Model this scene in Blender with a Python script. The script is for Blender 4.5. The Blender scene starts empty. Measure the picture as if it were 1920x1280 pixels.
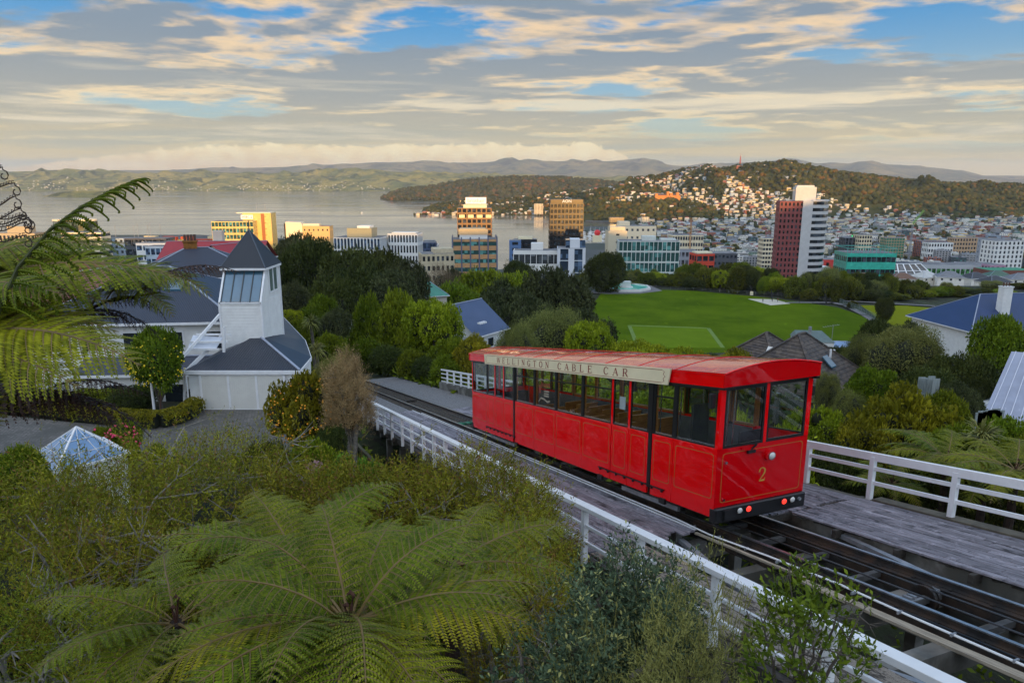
import bpy, bmesh, math, random
import numpy as np
from mathutils import Vector, Matrix, Euler, noise as mnoise
random.seed(7); rng = np.random.default_rng(7)
S = bpy.context.scene; COL = S.collection
PI = math.pi
# ------------------------------------------------------------------ camera
CAMZ = 125.0; FP = 1330.0; HOR = 342.0
PITCH = math.atan((640-HOR)/FP); CP, SP = math.cos(PITCH), math.sin(PITCH)
cam = bpy.data.cameras.new('camera'); camo = bpy.data.objects.new('camera', cam); COL.objects.link(camo)
cam.lens = FP*36/1920; cam.sensor_width = 36; cam.clip_start = .2; cam.clip_end = 80000
camo.location = (0, 0, CAMZ); camo.rotation_euler = (PI/2-PITCH, 0, 0)
S.camera = camo
# ------------------------------------------------------------------ view
S.view_settings.view_transform = 'Standard'; S.view_settings.look = 'None'
S.view_settings.gamma = 1; S.view_settings.use_curve_mapping = False; S.view_settings.exposure = 0.12
S.render.engine = 'CYCLES'
S.cycles.max_bounces = 8; S.cycles.transparent_max_bounces = 16; S.cycles.volume_bounces = 0
S.cycles.use_denoising = True; S.cycles.caustics_reflective = False; S.cycles.caustics_refractive = False
try: S.cycles.denoiser = 'OPENIMAGEDENOISE'
except Exception: pass
# ------------------------------------------------------------------ sun
SUN_EL = math.radians(4.6); SUN_DIR = Vector((-0.18, 1.0, 0)).normalized()*math.cos(SUN_EL) + Vector((0, 0, -math.sin(SUN_EL)))
sl = bpy.data.lights.new('sun', 'SUN'); sl.energy = 5.0; sl.angle = math.radians(.6); sl.color = (1, .56, .17)
so = bpy.data.objects.new('sun', sl); COL.objects.link(so); so.rotation_euler = SUN_DIR.to_track_quat('-Z', 'Y').to_euler()
# ------------------------------------------------------------------ node helper
class NT:
    def __init__(s, t): s.t = t; s.t.nodes.clear()
    def n(s, typ, **k):
        nd = s.t.nodes.new(typ)
        for a, v in k.items():
            if a == 'inp':
                for q, w in v.items():
                    if hasattr(w, 'is_output') or isinstance(w, bpy.types.NodeSocket): s.t.links.new(w, nd.inputs[q])
                    else: nd.inputs[q].default_value = w
            else: setattr(nd, a, v)
        return nd
    def m(s, op, a, b=0.0, c=0.0, clamp=False):
        nd = s.t.nodes.new('ShaderNodeMath'); nd.operation = op; nd.use_clamp = clamp
        for i, w in enumerate((a, b, c)):
            if isinstance(w, bpy.types.NodeSocket): s.t.links.new(w, nd.inputs[i])
            else: nd.inputs[i].default_value = w
        return nd.outputs[0]
    def mix(s, f, a, b):
        nd = s.t.nodes.new('ShaderNodeMix'); nd.data_type = 'RGBA'
        for i, w in ((0, f), (6, a), (7, b)):
            if isinstance(w, bpy.types.NodeSocket): s.t.links.new(w, nd.inputs[i])
            else: nd.inputs[i].default_value = (*w, 1) if isinstance(w, tuple) and len(w) == 3 else w
        return nd.outputs[2]
    def ramp(s, f, *st):
        nd = s.t.nodes.new('ShaderNodeMapRange'); nd.interpolation_type = 'SMOOTHSTEP'
        s.t.links.new(f, nd.inputs[0]); nd.inputs[1].default_value = st[0]; nd.inputs[2].default_value = st[1]
        nd.inputs[3].default_value = st[2] if len(st) > 2 else 0; nd.inputs[4].default_value = st[3] if len(st) > 3 else 1
        return nd.outputs[0]
    def noise(s, vec, scale, detail=4, rough=.55, dist=0.0):
        nd = s.t.nodes.new('ShaderNodeTexNoise'); s.t.links.new(vec, nd.inputs['Vector'])
        nd.inputs['Scale'].default_value = scale; nd.inputs['Detail'].default_value = detail
        nd.inputs['Roughness'].default_value = rough; nd.inputs['Distortion'].default_value = dist
        return nd.outputs[0]
    def map(s, vec, scale=(1, 1, 1), loc=(0, 0, 0), rot=(0, 0, 0)):
        nd = s.t.nodes.new('ShaderNodeMapping'); s.t.links.new(vec, nd.inputs[0])
        nd.inputs['Scale'].default_value = scale; nd.inputs['Location'].default_value = loc; nd.inputs['Rotation'].default_value = rot
        return nd.outputs[0]
def lin(r, g, b):
    f = lambda c: ((c/255+.055)/1.055)**2.4 if c > 10 else c/255/12.92
    return (f(r), f(g), f(b))
# ------------------------------------------------------------------ world: clear sky seen between broken layers of cloud
W = bpy.data.worlds.new('World'); S.world = W; W.use_nodes = True
w = NT(W.node_tree)
out = w.n('ShaderNodeOutputWorld'); bg = w.n('ShaderNodeBackground'); bg.inputs['Strength'].default_value = .1
w.t.links.new(bg.outputs[0], out.inputs[0])
sky = w.n('ShaderNodeTexSky', sky_type='NISHITA', sun_disc=False, sun_elevation=SUN_EL, sun_rotation=math.radians(180-10.2), altitude=125, air_density=1.0, dust_density=.6, ozone_density=3.0)
gen = w.n('ShaderNodeTexCoord').outputs['Generated']
sx = w.n('ShaderNodeSeparateXYZ', inp={0: gen}); dx, dy, dz = sx.outputs
el = w.m('MAXIMUM', dz, 0.0)
den = w.m('ADD', el, .075)
px_, py_ = w.m('DIVIDE', dx, den), w.m('DIVIDE', dy, den)
P2 = w.n('ShaderNodeCombineXYZ', inp={0: px_, 1: py_, 2: 0.0}).outputs[0]
def K(r, g, b, k=10.0): q = lin(r, g, b); return (q[0]*k, q[1]*k, q[2]*k)
# clear part: the Nishita sky, tinted towards the photograph's saturated blue and pale horizon
skc = w.n('ShaderNodeVectorMath', operation='MULTIPLY', inp={0: sky.outputs[0], 1: (1.1, 2.2, 3.1)}).outputs[0]
blue = w.mix(w.ramp(el, .02, .24), K(184, 202, 190), K(36, 136, 196))
clear = w.mix(.15, blue, skc)
# main deck of cloud
n1 = w.noise(w.map(P2, (.62, .80, 1), (3.1, 2.2, 0), (0, 0, .45)), 1.0, 7, .54, .25)
n1b = w.noise(w.map(P2, (.62, .80, 1), (3.14, 2.06, 0), (0, 0, .45)), 1.0, 7, .54, .25)
fine = w.noise(w.map(P2, (3.2, 4.2, 1), (0, 5, 2), (0, 0, .4)), 1.0, 6, .6, .3)
bias = w.m('SUBTRACT', w.m('ADD', .045, w.m('MULTIPLY', w.ramp(el, .11, .24), -.15)), w.m('MULTIPLY', w.ramp(dx, -.1, .6), .06))
dens = w.m('ADD', w.m('ADD', n1, bias), w.m('MULTIPLY', w.m('SUBTRACT', fine, .5), .26))
cover = w.ramp(dens, .375, .465)
thick = w.ramp(dens, .43, .56)
relief = w.m('MULTIPLY', w.m('SUBTRACT', n1b, n1), 9.0)
lit = w.m('ADD', w.m('ADD', w.m('MULTIPLY', w.m('SUBTRACT', 1.0, thick), .60), w.m('MULTIPLY', relief, .75)), w.m('MULTIPLY', w.m('SUBTRACT', fine, .5), .7), clamp=True)
darkc = w.mix(w.ramp(el, .04, .2), K(176, 174, 158), K(128, 146, 162))
litc = w.mix(w.ramp(el, .04, .2), K(238, 220, 178), K(234, 206, 168))
cloud = w.mix(w.ramp(lit, .10, 1.0), darkc, litc)
col = w.mix(cover, clear, cloud)
# streaks just above the horizon
st = w.noise(w.map(gen, (3.0, 3.0, 60), (1, 2, 3)), 1.0, 5, .5, .3)
st2 = w.noise(w.map(gen, (2.2, 2.2, 34), (7, 2, 3)), 1.0, 5, .55, .3)
hz = w.ramp(el, .015, .11, 1, 0)
col = w.mix(w.m('MULTIPLY', hz, .9), col, w.mix(w.ramp(st, .38, .62), K(222, 202, 146), K(184, 184, 156)))
band = w.m('MULTIPLY', w.ramp(el, .03, .07), w.ramp(el, .1, .15, 1, 0))
col = w.mix(w.m('MULTIPLY', w.m('MULTIPLY', band, w.ramp(st2, .5, .62)), .85), col, K(234, 220, 188))
# long bank of low cloud lying along the far ranges
azi = w.m('DIVIDE', dx, w.m('MAXIMUM', dy, .05))
edge = w.noise(w.map(gen, (46, 46, 70), (0, 0, 0)), 1.0, 6, .6, .2)
edgebig = w.noise(w.map(gen, (7, 7, 3), (3, 0, 0)), 1.0, 3, .5)
topel = w.m('ADD', w.m('ADD', .040, w.m('MULTIPLY', w.m('SUBTRACT', edge, .5), .026)), w.m('MULTIPLY', edgebig, .018))
env = w.m('MULTIPLY', w.ramp(azi, -.85, -.25), w.ramp(azi, .10, .245, 1, 0))
topel = w.m('MULTIPLY', topel, w.m('ADD', .25, w.m('MULTIPLY', env, .78)))
inside = w.m('MULTIPLY', w.ramp(w.m('SUBTRACT', topel, el), -.0008, .0035), w.m('MULTIPLY', w.ramp(env, .02, .35), w.ramp(dy, .0, .2)))
puff = w.m('ADD', w.m('MULTIPLY', w.ramp(edge, .3, .7), .5), w.m('MULTIPLY', w.ramp(el, .012, .045), .6), clamp=True)
col = w.mix(w.m('MULTIPLY', inside, .93), col, w.mix(puff, K(232, 194, 132), K(255, 238, 190)))
# towards the low sun and overhead the cloud deck is brighter
up = w.m('ADD', 1.0, w.m('MULTIPLY', w.ramp(dy, .85, -.4), 1.75))
# (ramp with swapped ends)
col = w.n('ShaderNodeVectorMath', operation='SCALE', inp={0: w.mix(w.m('MULTIPLY', w.ramp(dy, .8, 0), .5), col, K(200, 198, 198)), 'Scale': up}).outputs[0]
w.t.links.new(col, bg.inputs['Color'])
W.cycles.sampling_method = 'MANUAL'; W.cycles.sample_map_resolution = 1024
# ------------------------------------------------------------------ geometry of the place
SL = .198; AZ = math.radians(-21.98)
def ray(x, y):
    u = (x-960)/FP; v = (640-y)/FP
    return Vector((u, CP+v*SP, -SP+v*CP))
def zat(py, Y, px=960):                         # world height seen at picture row py at forward distance Y
    r = ray(px, py); return CAMZ + Y*r.z/r.y
def xat(px, Y, z):
    return (px-960)/FP*(Y*CP+(CAMZ-z)*SP)
def pz(px, py, z):                              # where the sight line meets the level z
    r = ray(px, py); k = (z-CAMZ)/r.z
    return Vector((r.x*k, r.y*k, z))
def pY(px, py, Y):
    r = ray(px, py); k = Y/r.y; return Vector((r.x*k, Y, CAMZ+r.z*k))
HD = Vector((math.sin(AZ), math.cos(AZ), 0)); RD = Vector((HD.y, -HD.x, 0))
TO = Vector((4.4109, 14.3459, CAMZ-6.9574))
def TK(l, s, h): return TO + HD*s + RD*l + Vector((0, 0, h-SL*s))
def inv_tk(x, y):
    d = Vector((x-TO.x, y-TO.y, 0)); return d.dot(RD), d.dot(HD)
def sstep(a, b, x):
    t = min(1, max(0, (x-a)/(b-a))); return t*t*(3-2*t)
GY = [-400, -200, -60, -30, 0, 8, 16, 26, 40, 50, 60, 80, 110, 150, 195, 212, 354, 382, 470, 560, 640]
GZ = [15, 12, 7, 1, -7, -8.5, -10.6, -12.5, -12.6, -15, -17, -22, -30, -40, -49.3, -50.4, -50.6, -57, -88, -112, -123]
RX = [-1400, -600, -330, -200, -110, 280, 450, 700, 900, 1300, 2000]; RZ = [104, 104, 106, 112, 134, 146, 196, 205, 212, 235, 255]  # unseen hill behind the camera, its heights shaped to cast the shade
def G(x, y):
    z = CAMZ + float(np.interp(y, GY, GZ))
    if y > -30:
        fl = sstep(-15, -70, x)*sstep(70, 130, y)*sstep(330, 230, y)
        z += 17*fl
        z += -3.0*sstep(8, 18, x+.41*(y-14))*sstep(5, 15, y)*sstep(75, 45, y)
        z += 20*sstep(-230, -330, x)*sstep(150, 250, y)*sstep(520, 400, y)*0
    if y < -20:
        ridge = float(np.interp(x, RX, RZ)); t = sstep(-20, -75 if abs(x) < 230 else -190, y)
        z = z*(1-t) + ridge*t
        z -= sstep(-260, -700, y)*40*0
    if -20 < y < 180:
        l, s = inv_tk(x, y)
        if s < 27:
            z -= 2.2*sstep(6.5, 3.2, abs(l-1.2))*sstep(27, 23, s)
            z = min(z, CAMZ-6.96-SL*s-2.3 + 40*sstep(3, 12, abs(l-1.2))+ 30*sstep(22, 28, s))
        if s > 20:
            tb = CAMZ-6.96-.97-SL*s
            k = sstep(11, 5, abs(l-1.5))*sstep(23, 26, s)*sstep(120, 90, s)
            z = z*(1-k)+tb*k
    z += .25*mnoise.noise((x*.12, y*.12, 0))*sstep(210, 190, y)
    return z
# ------------------------------------------------------------------ objects and meshes
SEEN = {}
def tag(o, label=None, cat=None, group=None, kind=None):
    if label:
        o['label'] = label
        SEEN[label] = SEEN.get(label, 0)+1
    if cat: o['category'] = cat
    if group: o['group'] = group
    if kind: o['kind'] = kind
    return o
def empty(name, loc, rz=0, label=None, cat=None, group=None):
    o = bpy.data.objects.new(name, None); COL.objects.link(o); o.location = loc; o.rotation_euler = (0, 0, rz)
    return tag(o, label, cat, group)
def link(name, me, parent=None, loc=None):
    o = bpy.data.objects.new(name, me); COL.objects.link(o)
    if parent is not None: o.parent = parent
    if loc is not None: o.location = loc
    return o
class MB:
    def __init__(s, T=None): s.v = []; s.f = []; s.mi = []; s.T = T
    def add(s, vs, fs, mi=0):
        b = len(s.v)
        s.v += [tuple(v) if s.T is None else tuple(s.T(v)) for v in vs]
        s.f += [tuple(b+i for i in f) for f in fs]; s.mi += [mi]*len(fs); return s
    def box(s, x0, x1, y0, y1, z0, z1, mi=0):
        return s.add([(x0, y0, z0), (x1, y0, z0), (x1, y1, z0), (x0, y1, z0), (x0, y0, z1), (x1, y0, z1), (x1, y1, z1), (x0, y1, z1)],
                     [(0, 3, 2, 1), (4, 5, 6, 7), (0, 1, 5, 4), (1, 2, 6, 5), (2, 3, 7, 6), (3, 0, 4, 7)], mi)
    def bar(s, p, q, w, h, mi=0, up=(0, 0, 1)):
        p, q = Vector(p), Vector(q); d = (q-p).normalized(); u = Vector(up); r = d.cross(u)
        if r.length < 1e-4: r = d.cross(Vector((1, 0, 0)))
        r.normalize(); u = r.cross(d)
        vs = [e+r*a*w/2+u*b*h/2 for e in (p, q) for a, b in ((-1, -1), (1, -1), (1, 1), (-1, 1))]
        return s.add(vs, [(0, 1, 2, 3), (7, 6, 5, 4), (0, 4, 5, 1), (1, 5, 6, 2), (2, 6, 7, 3), (3, 7, 4, 0)], mi)
    def tube(s, pts, r, n=6, mi=0, cap=True):
        pts = [Vector(p) for p in pts]; k = len(pts); rr = r if isinstance(r, (list, tuple)) else [r]*k
        vs = []; ref = Vector((0, 0, 1))
        for i, p in enumerate(pts):
            d = (pts[min(i+1, k-1)]-pts[max(i-1, 0)]).normalized()
            a = d.cross(ref)
            if a.length < .05: a = d.cross(Vector((1, 0, 0)))
            a.normalize(); b = a.cross(d)
            for j in range(n):
                t = 2*PI*j/n; vs.append(p+(a*math.cos(t)+b*math.sin(t))*rr[i])
        fs = [(i*n+j, i*n+(j+1) % n, (i+1)*n+(j+1) % n, (i+1)*n+j) for i in range(k-1) for j in range(n)]
        if cap: fs += [tuple(range(n))[::-1], tuple((k-1)*n+j for j in range(n))]
        return s.add(vs, fs, mi)
    def poly(s, pts, mi=0): return s.add(pts, [tuple(range(len(pts)))], mi)
    def prism(s, pts, d, mi=0):                 # polygon pts extruded by the vector d
        n = len(pts); d = Vector(d); a = [Vector(p) for p in pts]
        fs = [tuple(range(n))[::-1], tuple(range(n, 2*n))]+[(i, (i+1) % n, n+(i+1) % n, n+i) for i in range(n)]
        return s.add(a+[p+d for p in a], fs, mi)
    def mesh(s, name, mats):
        me = bpy.data.meshes.new(name); me.from_pydata(s.v, [], s.f)
        for m in (mats if isinstance(mats, (list, tuple)) else [mats]): me.materials.append(m)
        if any(s.mi): me.polygons.foreach_set('material_index', s.mi)
        me.update(); return me
    def build(s, name, mats, parent=None, kind=None, smooth=False, bevel=0):
        me = s.mesh(name, mats)
        bm = bmesh.new(); bm.from_mesh(me); bmesh.ops.recalc_face_normals(bm, faces=bm.faces)
        if bevel: bmesh.ops.bevel(bm, geom=bm.edges[:], offset=bevel, segments=1, affect='EDGES')
        bm.to_mesh(me); bm.free()
        if smooth: me.polygons.foreach_set('use_smooth', [True]*len(me.polygons))
        o = link(name, me, parent)
        if kind: o['kind'] = kind
        return o
def np_mesh(name, V, F, mats, mi=None, smooth=False):
    V = np.asarray(V, np.float32); F = np.asarray(F, np.int32); k = F.shape[1]
    me = bpy.data.meshes.new(name); me.vertices.add(len(V)); me.vertices.foreach_set('co', V.ravel())
    me.loops.add(F.size); me.loops.foreach_set('vertex_index', F.ravel())
    me.polygons.add(len(F)); me.polygons.foreach_set('loop_start', np.arange(0, F.size, k, dtype=np.int32))
    try: me.polygons.foreach_set('loop_total', np.full(len(F), k, np.int32))
    except Exception: pass
    for m in (mats if isinstance(mats, (list, tuple)) else [mats]): me.materials.append(m)
    if mi is not None: me.polygons.foreach_set('material_index', np.asarray(mi, np.int32))
    if smooth: me.polygons.foreach_set('use_smooth', np.ones(len(F), bool))
    me.update(calc_edges=True); return me
def frames(D, roll=None):
    D = D/np.maximum(np.linalg.norm(D, axis=1, keepdims=True), 1e-6); n = len(D)
    A = rng.normal(size=(n, 3)) if roll is None else roll
    X = np.cross(A, D); X /= np.maximum(np.linalg.norm(X, axis=1, keepdims=True), 1e-6)
    return X, np.cross(D, X), D
def scatter(tv, tf, P, D, sc, roll=None):
    """copies of a small template (its +Z along D) merged into one set of arrays"""
    X, Y, Z = frames(np.asarray(D, float), roll); tv = np.asarray(tv, float); n = len(P); k = len(tv)
    sc = np.broadcast_to(np.asarray(sc, float), (n,))[:, None, None]
    V = (tv[None, :, 0:1]*X[:, None]+tv[None, :, 1:2]*Y[:, None]+tv[None, :, 2:3]*Z[:, None])*sc+np.asarray(P)[:, None]
    F = np.asarray(tf)[None]+(np.arange(n)*k)[:, None, None]
    return V.reshape(-1, 3), F.reshape(-1, F.shape[2])
def text_mesh(txt, size, depth=.01, spacing=1.0):
    cu = bpy.data.curves.new('lettering', 'FONT'); cu.body = txt; cu.size = size; cu.extrude = depth; cu.align_x = 'CENTER'; cu.align_y = 'CENTER'; cu.space_character = spacing; cu.resolution_u = 2
    o = bpy.data.objects.new('lettering', cu); COL.objects.link(o)
    dg = bpy.context.evaluated_depsgraph_get(); me = bpy.data.meshes.new_from_object(o.evaluated_get(dg))
    bpy.data.objects.remove(o); bpy.data.curves.remove(cu); me.materials.clear(); return me
# ------------------------------------------------------------------ materials
MT = {}
def M(key, col, rough=.6, var=.18, scale=1.5, bump=0.0, bscale=None, metal=0.0, spec=.5, coat=0.0, rand=0.0, stretch=(1, 1, 1), col2=None, thr=(.4, .6), wave=None, emit=None, wear=None):
    if key in MT: return MT[key]
    m = bpy.data.materials.new(key); m.use_nodes = True; t = NT(m.node_tree)
    o = t.n('ShaderNodeOutputMaterial'); b = t.n('ShaderNodeBsdfPrincipled'); t.t.links.new(b.outputs[0], o.inputs[0])
    obj = t.n('ShaderNodeTexCoord').outputs['Object']; vec = t.map(obj, stretch)
    nz = t.noise(vec, scale, 6, .6, .2)
    lo = tuple(c*(1-var) for c in col); hi = tuple(min(1, c*(1+var)) for c in col)
    c = t.mix(t.ramp(nz, .3, .7), lo, hi)
    if col2: c = t.mix(t.ramp(t.noise(t.map(vec, (1, 1, 1), (9, 4, 2)), scale*.6, 5, .6), *thr), c, col2)
    if wear: c = t.mix(t.ramp(t.noise(t.map(vec, (1, 1, 1), (2, 7, 5)), wear[1], 7, .7), wear[2], wear[2]+.08), c, wear[0])
    if rand:
        oi = t.n('ShaderNodeObjectInfo').outputs['Random']
        hs = t.n('ShaderNodeHueSaturation', inp={'Color': c, 'Value': t.ramp(oi, 0, 1, 1-rand, 1+rand), 'Hue': t.m('ADD', .5, t.m('MULTIPLY', t.m('SUBTRACT', t.m('FRACT', t.m('MULTIPLY', oi, 17.3)), .5), rand*.12))})
        c = hs.outputs[0]
    t.t.links.new(c, b.inputs['Base Color'])
    b.inputs['Metallic'].default_value = metal; b.inputs['Specular IOR Level'].default_value = spec; b.inputs['Coat Weight'].default_value = coat
    t.t.links.new(t.m('ADD', rough-.08, t.m('MULTIPLY', nz, .16), clamp=True), b.inputs['Roughness'])
    h = None
    if bump: h = t.noise(t.map(vec, (1, 1, 1), (5, 5, 5)), bscale or scale*6, 5, .6); dist = .02
    if wave:                                     # (axis, waves per metre, strength): ribs of metal roofing
        wv = t.n('ShaderNodeTexWave', wave_type='BANDS', bands_direction=wave[0], inp={'Vector': obj, 'Scale': wave[1]*.314, 'Distortion': 0.0}).outputs[1]
        h = wv if h is None else t.m('ADD', h, wv); bump = wave[2]; dist = .03
    if h is not None:
        bp = t.n('ShaderNodeBump', inp={'Height': h, 'Strength': bump, 'Distance': dist}); t.t.links.new(bp.outputs[0], b.inputs['Normal'])
    if emit: b.inputs['Emission Color'].default_value = (*emit[0], 1); b.inputs['Emission Strength'].default_value = emit[1]
    MT[key] = m; return m
def leafmat(key, a, b_, scale=.6, trans=.25, rough=.5, rand=.16, c3=None, spec_=.12):
    m = bpy.data.materials.new(key); m.use_nodes = True; t = NT(m.node_tree)
    o = t.n('ShaderNodeOutputMaterial'); p = t.n('ShaderNodeBsdfPrincipled'); tr = t.n('ShaderNodeBsdfTranslucent'); mx = t.n('ShaderNodeMixShader')
    geo = t.n('ShaderNodeNewGeometry'); obj = t.n('ShaderNodeTexCoord').outputs['Object']
    nz = t.noise(obj, scale, 3, .6); isl = geo.outputs['Random Per Island']
    f = t.m('MULTIPLY', t.m('ADD', .35, t.m('MULTIPLY', t.ramp(nz, .3, .7), .75)), t.m('ADD', .25, t.m('MULTIPLY', isl, 1.1)), clamp=True)
    c = t.mix(f, a, b_)
    if c3: c = t.mix(t.ramp(isl, c3[1], c3[1]+.02), c, c3[0])
    oi = t.n('ShaderNodeObjectInfo').outputs['Random']
    hs = t.n('ShaderNodeHueSaturation', inp={'Color': c, 'Value': t.ramp(oi, 0, 1, 1-rand, 1+rand), 'Hue': t.m('ADD', .5, t.m('MULTIPLY', t.m('SUBTRACT', t.m('FRACT', t.m('MULTIPLY', oi, 31.7)), .5), .035))})
    t.t.links.new(hs.outputs[0], p.inputs['Base Color']); t.t.links.new(hs.outputs[0], tr.inputs['Color'])
    p.inputs['Roughness'].default_value = rough; p.inputs['Specular IOR Level'].default_value = spec_
    mx.inputs[0].default_value = trans*.6
    t.t.links.new(p.outputs[0], mx.inputs[1]); t.t.links.new(tr.outputs[0], mx.inputs[2]); t.t.links.new(mx.outputs[0], o.inputs[0])
    MT[key] = m; return m
def glassmat(key, tint=(.8, .85, .85), refl=1.0, rough=.02, streak=0):
    m = bpy.data.materials.new(key); m.use_nodes = True; t = NT(m.node_tree)
    o = t.n('ShaderNodeOutputMaterial'); tr = t.n('ShaderNodeBsdfTransparent'); tr.inputs[0].default_value = (*tint, 1)
    g = t.n('ShaderNodeBsdfGlossy'); g.inputs['Roughness'].default_value = rough
    lw = t.n('ShaderNodeLayerWeight'); lw.inputs['Blend'].default_value = .5
    mx = t.n('ShaderNodeMixShader'); f = t.m('MULTIPLY', t.m('ADD', .045, t.m('MULTIPLY', t.m('POWER', lw.outputs['Facing'], 5.0), .9)), refl, clamp=True)
    t.t.links.new(f, mx.inputs[0]); t.t.links.new(tr.outputs[0], mx.inputs[1]); t.t.links.new(g.outputs[0], mx.inputs[2]); t.t.links.new(mx.outputs[0], o.inputs[0])
    MT[key] = m; return m
def winmat(key, col, scale=.35, rough=.12):      # office glass: blinds and dark rooms behind it vary from pane to pane
    m = bpy.data.materials.new(key); m.use_nodes = True; t = NT(m.node_tree)
    o = t.n('ShaderNodeOutputMaterial'); b = t.n('ShaderNodeBsdfPrincipled'); t.t.links.new(b.outputs[0], o.inputs[0])
    obj = t.n('ShaderNodeTexCoord').outputs['Object']
    v = t.n('ShaderNodeTexVoronoi', feature='F1', distance='CHEBYCHEV', inp={'Vector': obj, 'Scale': scale, 'Randomness': .25})
    r = t.n('ShaderNodeSeparateColor', inp={0: v.outputs['Color']}).outputs[0]
    c = t.mix(t.ramp(r, .55, .95), tuple(x*.6 for x in col), tuple(min(1, x*2.6+.02) for x in col))
    t.t.links.new(c, b.inputs['Base Color']); b.inputs['Roughness'].default_value = rough; b.inputs['Specular IOR Level'].default_value = .8
    b.inputs['Coat Weight'].default_value = .3
    MT[key] = m; return m
white = M('white_paint', lin(226, 226, 226), .45, .05, 3, wear=(lin(168, 162, 150), 6, .66))
whitewall = M('white_boards', lin(222, 222, 218), .55, .06, 2, wear=(lin(176, 172, 160), 1.2, .66))
cream = M('cream', lin(226, 214, 178), .5, .06)
black = M('black_metal', (.012, .012, .013), .45, .3, 3)
steel = M('rail_steel', (.42, .43, .46), .3, .2, 4, metal=.9)
dsteel = M('dark_steel', (.022, .02, .019), .55, .4, 4, bump=.3, col2=(.05, .032, .022))
galv = M('galvanised', (.30, .31, .33), .5, .2, 4, metal=.4)
concrete = M('concrete', (.22, .21, .19), .85, .22, 1.2, bump=.4, bscale=14, col2=(.09, .085, .07))
asphalt = M('asphalt', (.06, .06, .062), .9, .2, 2, bump=.3, bscale=30)
wood_int = M('varnished_wood', lin(168, 112, 58), .35, .25, 3, stretch=(1, 8, 8))
bark = M('bark', (.085, .07, .055), .9, .3, 6, bump=.6, bscale=20)
greybark = M('lichen_bark', (.20, .18, .15), .9, .35, 8, bump=.5, bscale=25)
# ================================================================== terrain, sea, hills
def grid_mesh(name, xs, ys, fz, mat, smooth=True, kind='structure'):
    nx, ny = len(xs), len(ys)
    V = [(x, y, fz(x, y)) for y in ys for x in xs]
    F = [(j*nx+i, j*nx+i+1, (j+1)*nx+i+1, (j+1)*nx+i) for j in range(ny-1) for i in range(nx-1)]
    o = link(name, np_mesh(name, V, F, mat, smooth=smooth)); o['kind'] = kind; return o
def soil_mat():
    m = bpy.data.materials.new('planted_ground'); m.use_nodes = True; t = NT(m.node_tree)
    o = t.n('ShaderNodeOutputMaterial'); b = t.n('ShaderNodeBsdfPrincipled'); t.t.links.new(b.outputs[0], o.inputs[0])
    ob = t.n('ShaderNodeTexCoord').outputs['Object']
    c = t.mix(t.ramp(t.noise(ob, .25, 6, .6), .35, .65), (.018, .02, .009), (.035, .05, .014))
    c = t.mix(t.ramp(t.noise(t.map(ob, loc=(4, 4, 0)), 2.2, 6, .7), .52, .62), c, (.03, .024, .016))
    t.t.links.new(c, b.inputs['Base Color']); b.inputs['Roughness'].default_value = .95
    bp = t.n('ShaderNodeBump', inp={'Height': t.noise(ob, 5, 6, .7), 'Strength': 1.0, 'Distance': .3}); t.t.links.new(bp.outputs[0], b.inputs['Normal'])
    return m
soil = soil_mat()
def nonuni(a, b, near, far, k0=0):
    v = [a]; 
    while v[-1] < b:
        st = near+(far-near)*min(1, abs(v[-1]-k0)/180); v.append(min(b, v[-1]+st))
    return v
grid_mesh('hillside_ground', nonuni(-1300, 2100, 1.2, 45), nonuni(-900, 645, 1.2, 14, 25), G, soil)
# sea
def water_mat():
    m = bpy.data.materials.new('harbour_water'); m.use_nodes = True; t = NT(m.node_tree)
    o = t.n('ShaderNodeOutputMaterial'); b = t.n('ShaderNodeBsdfPrincipled'); t.t.links.new(b.outputs[0], o.inputs[0])
    ob = t.n('ShaderNodeTexCoord').outputs['Object']
    big = t.noise(t.map(ob, (.0011, .0042, 1), rot=(0, 0, .15)), 1.0, 5, .55, .4)
    b.inputs['Base Color'].default_value = (.17, .155, .12, 1); b.inputs['IOR'].default_value = 1.36
    t.t.links.new(t.ramp(big, .35, .65, .06, .16), b.inputs['Roughness'])
    h = t.m('ADD', t.noise(t.map(ob, (.35, .12, 1)), 1.0, 4, .6), t.m('MULTIPLY', t.noise(t.map(ob, (.03, .012, 1)), 1.0, 4, .6), 2.0))
    bp = t.n('ShaderNodeBump', inp={'Height': h, 'Strength': .22, 'Distance': .35}); t.t.links.new(bp.outputs[0], b.inputs['Normal'])
    t.t.links.new(t.ramp(big, .4, .7, .12, .02), bp.inputs['Strength'])
    return m
o = link('sea_water', MB().box(-21000, 21000, 600, 26000, -3, 0).mesh('sea_water', water_mat())); o['kind'] = 'structure'
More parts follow.
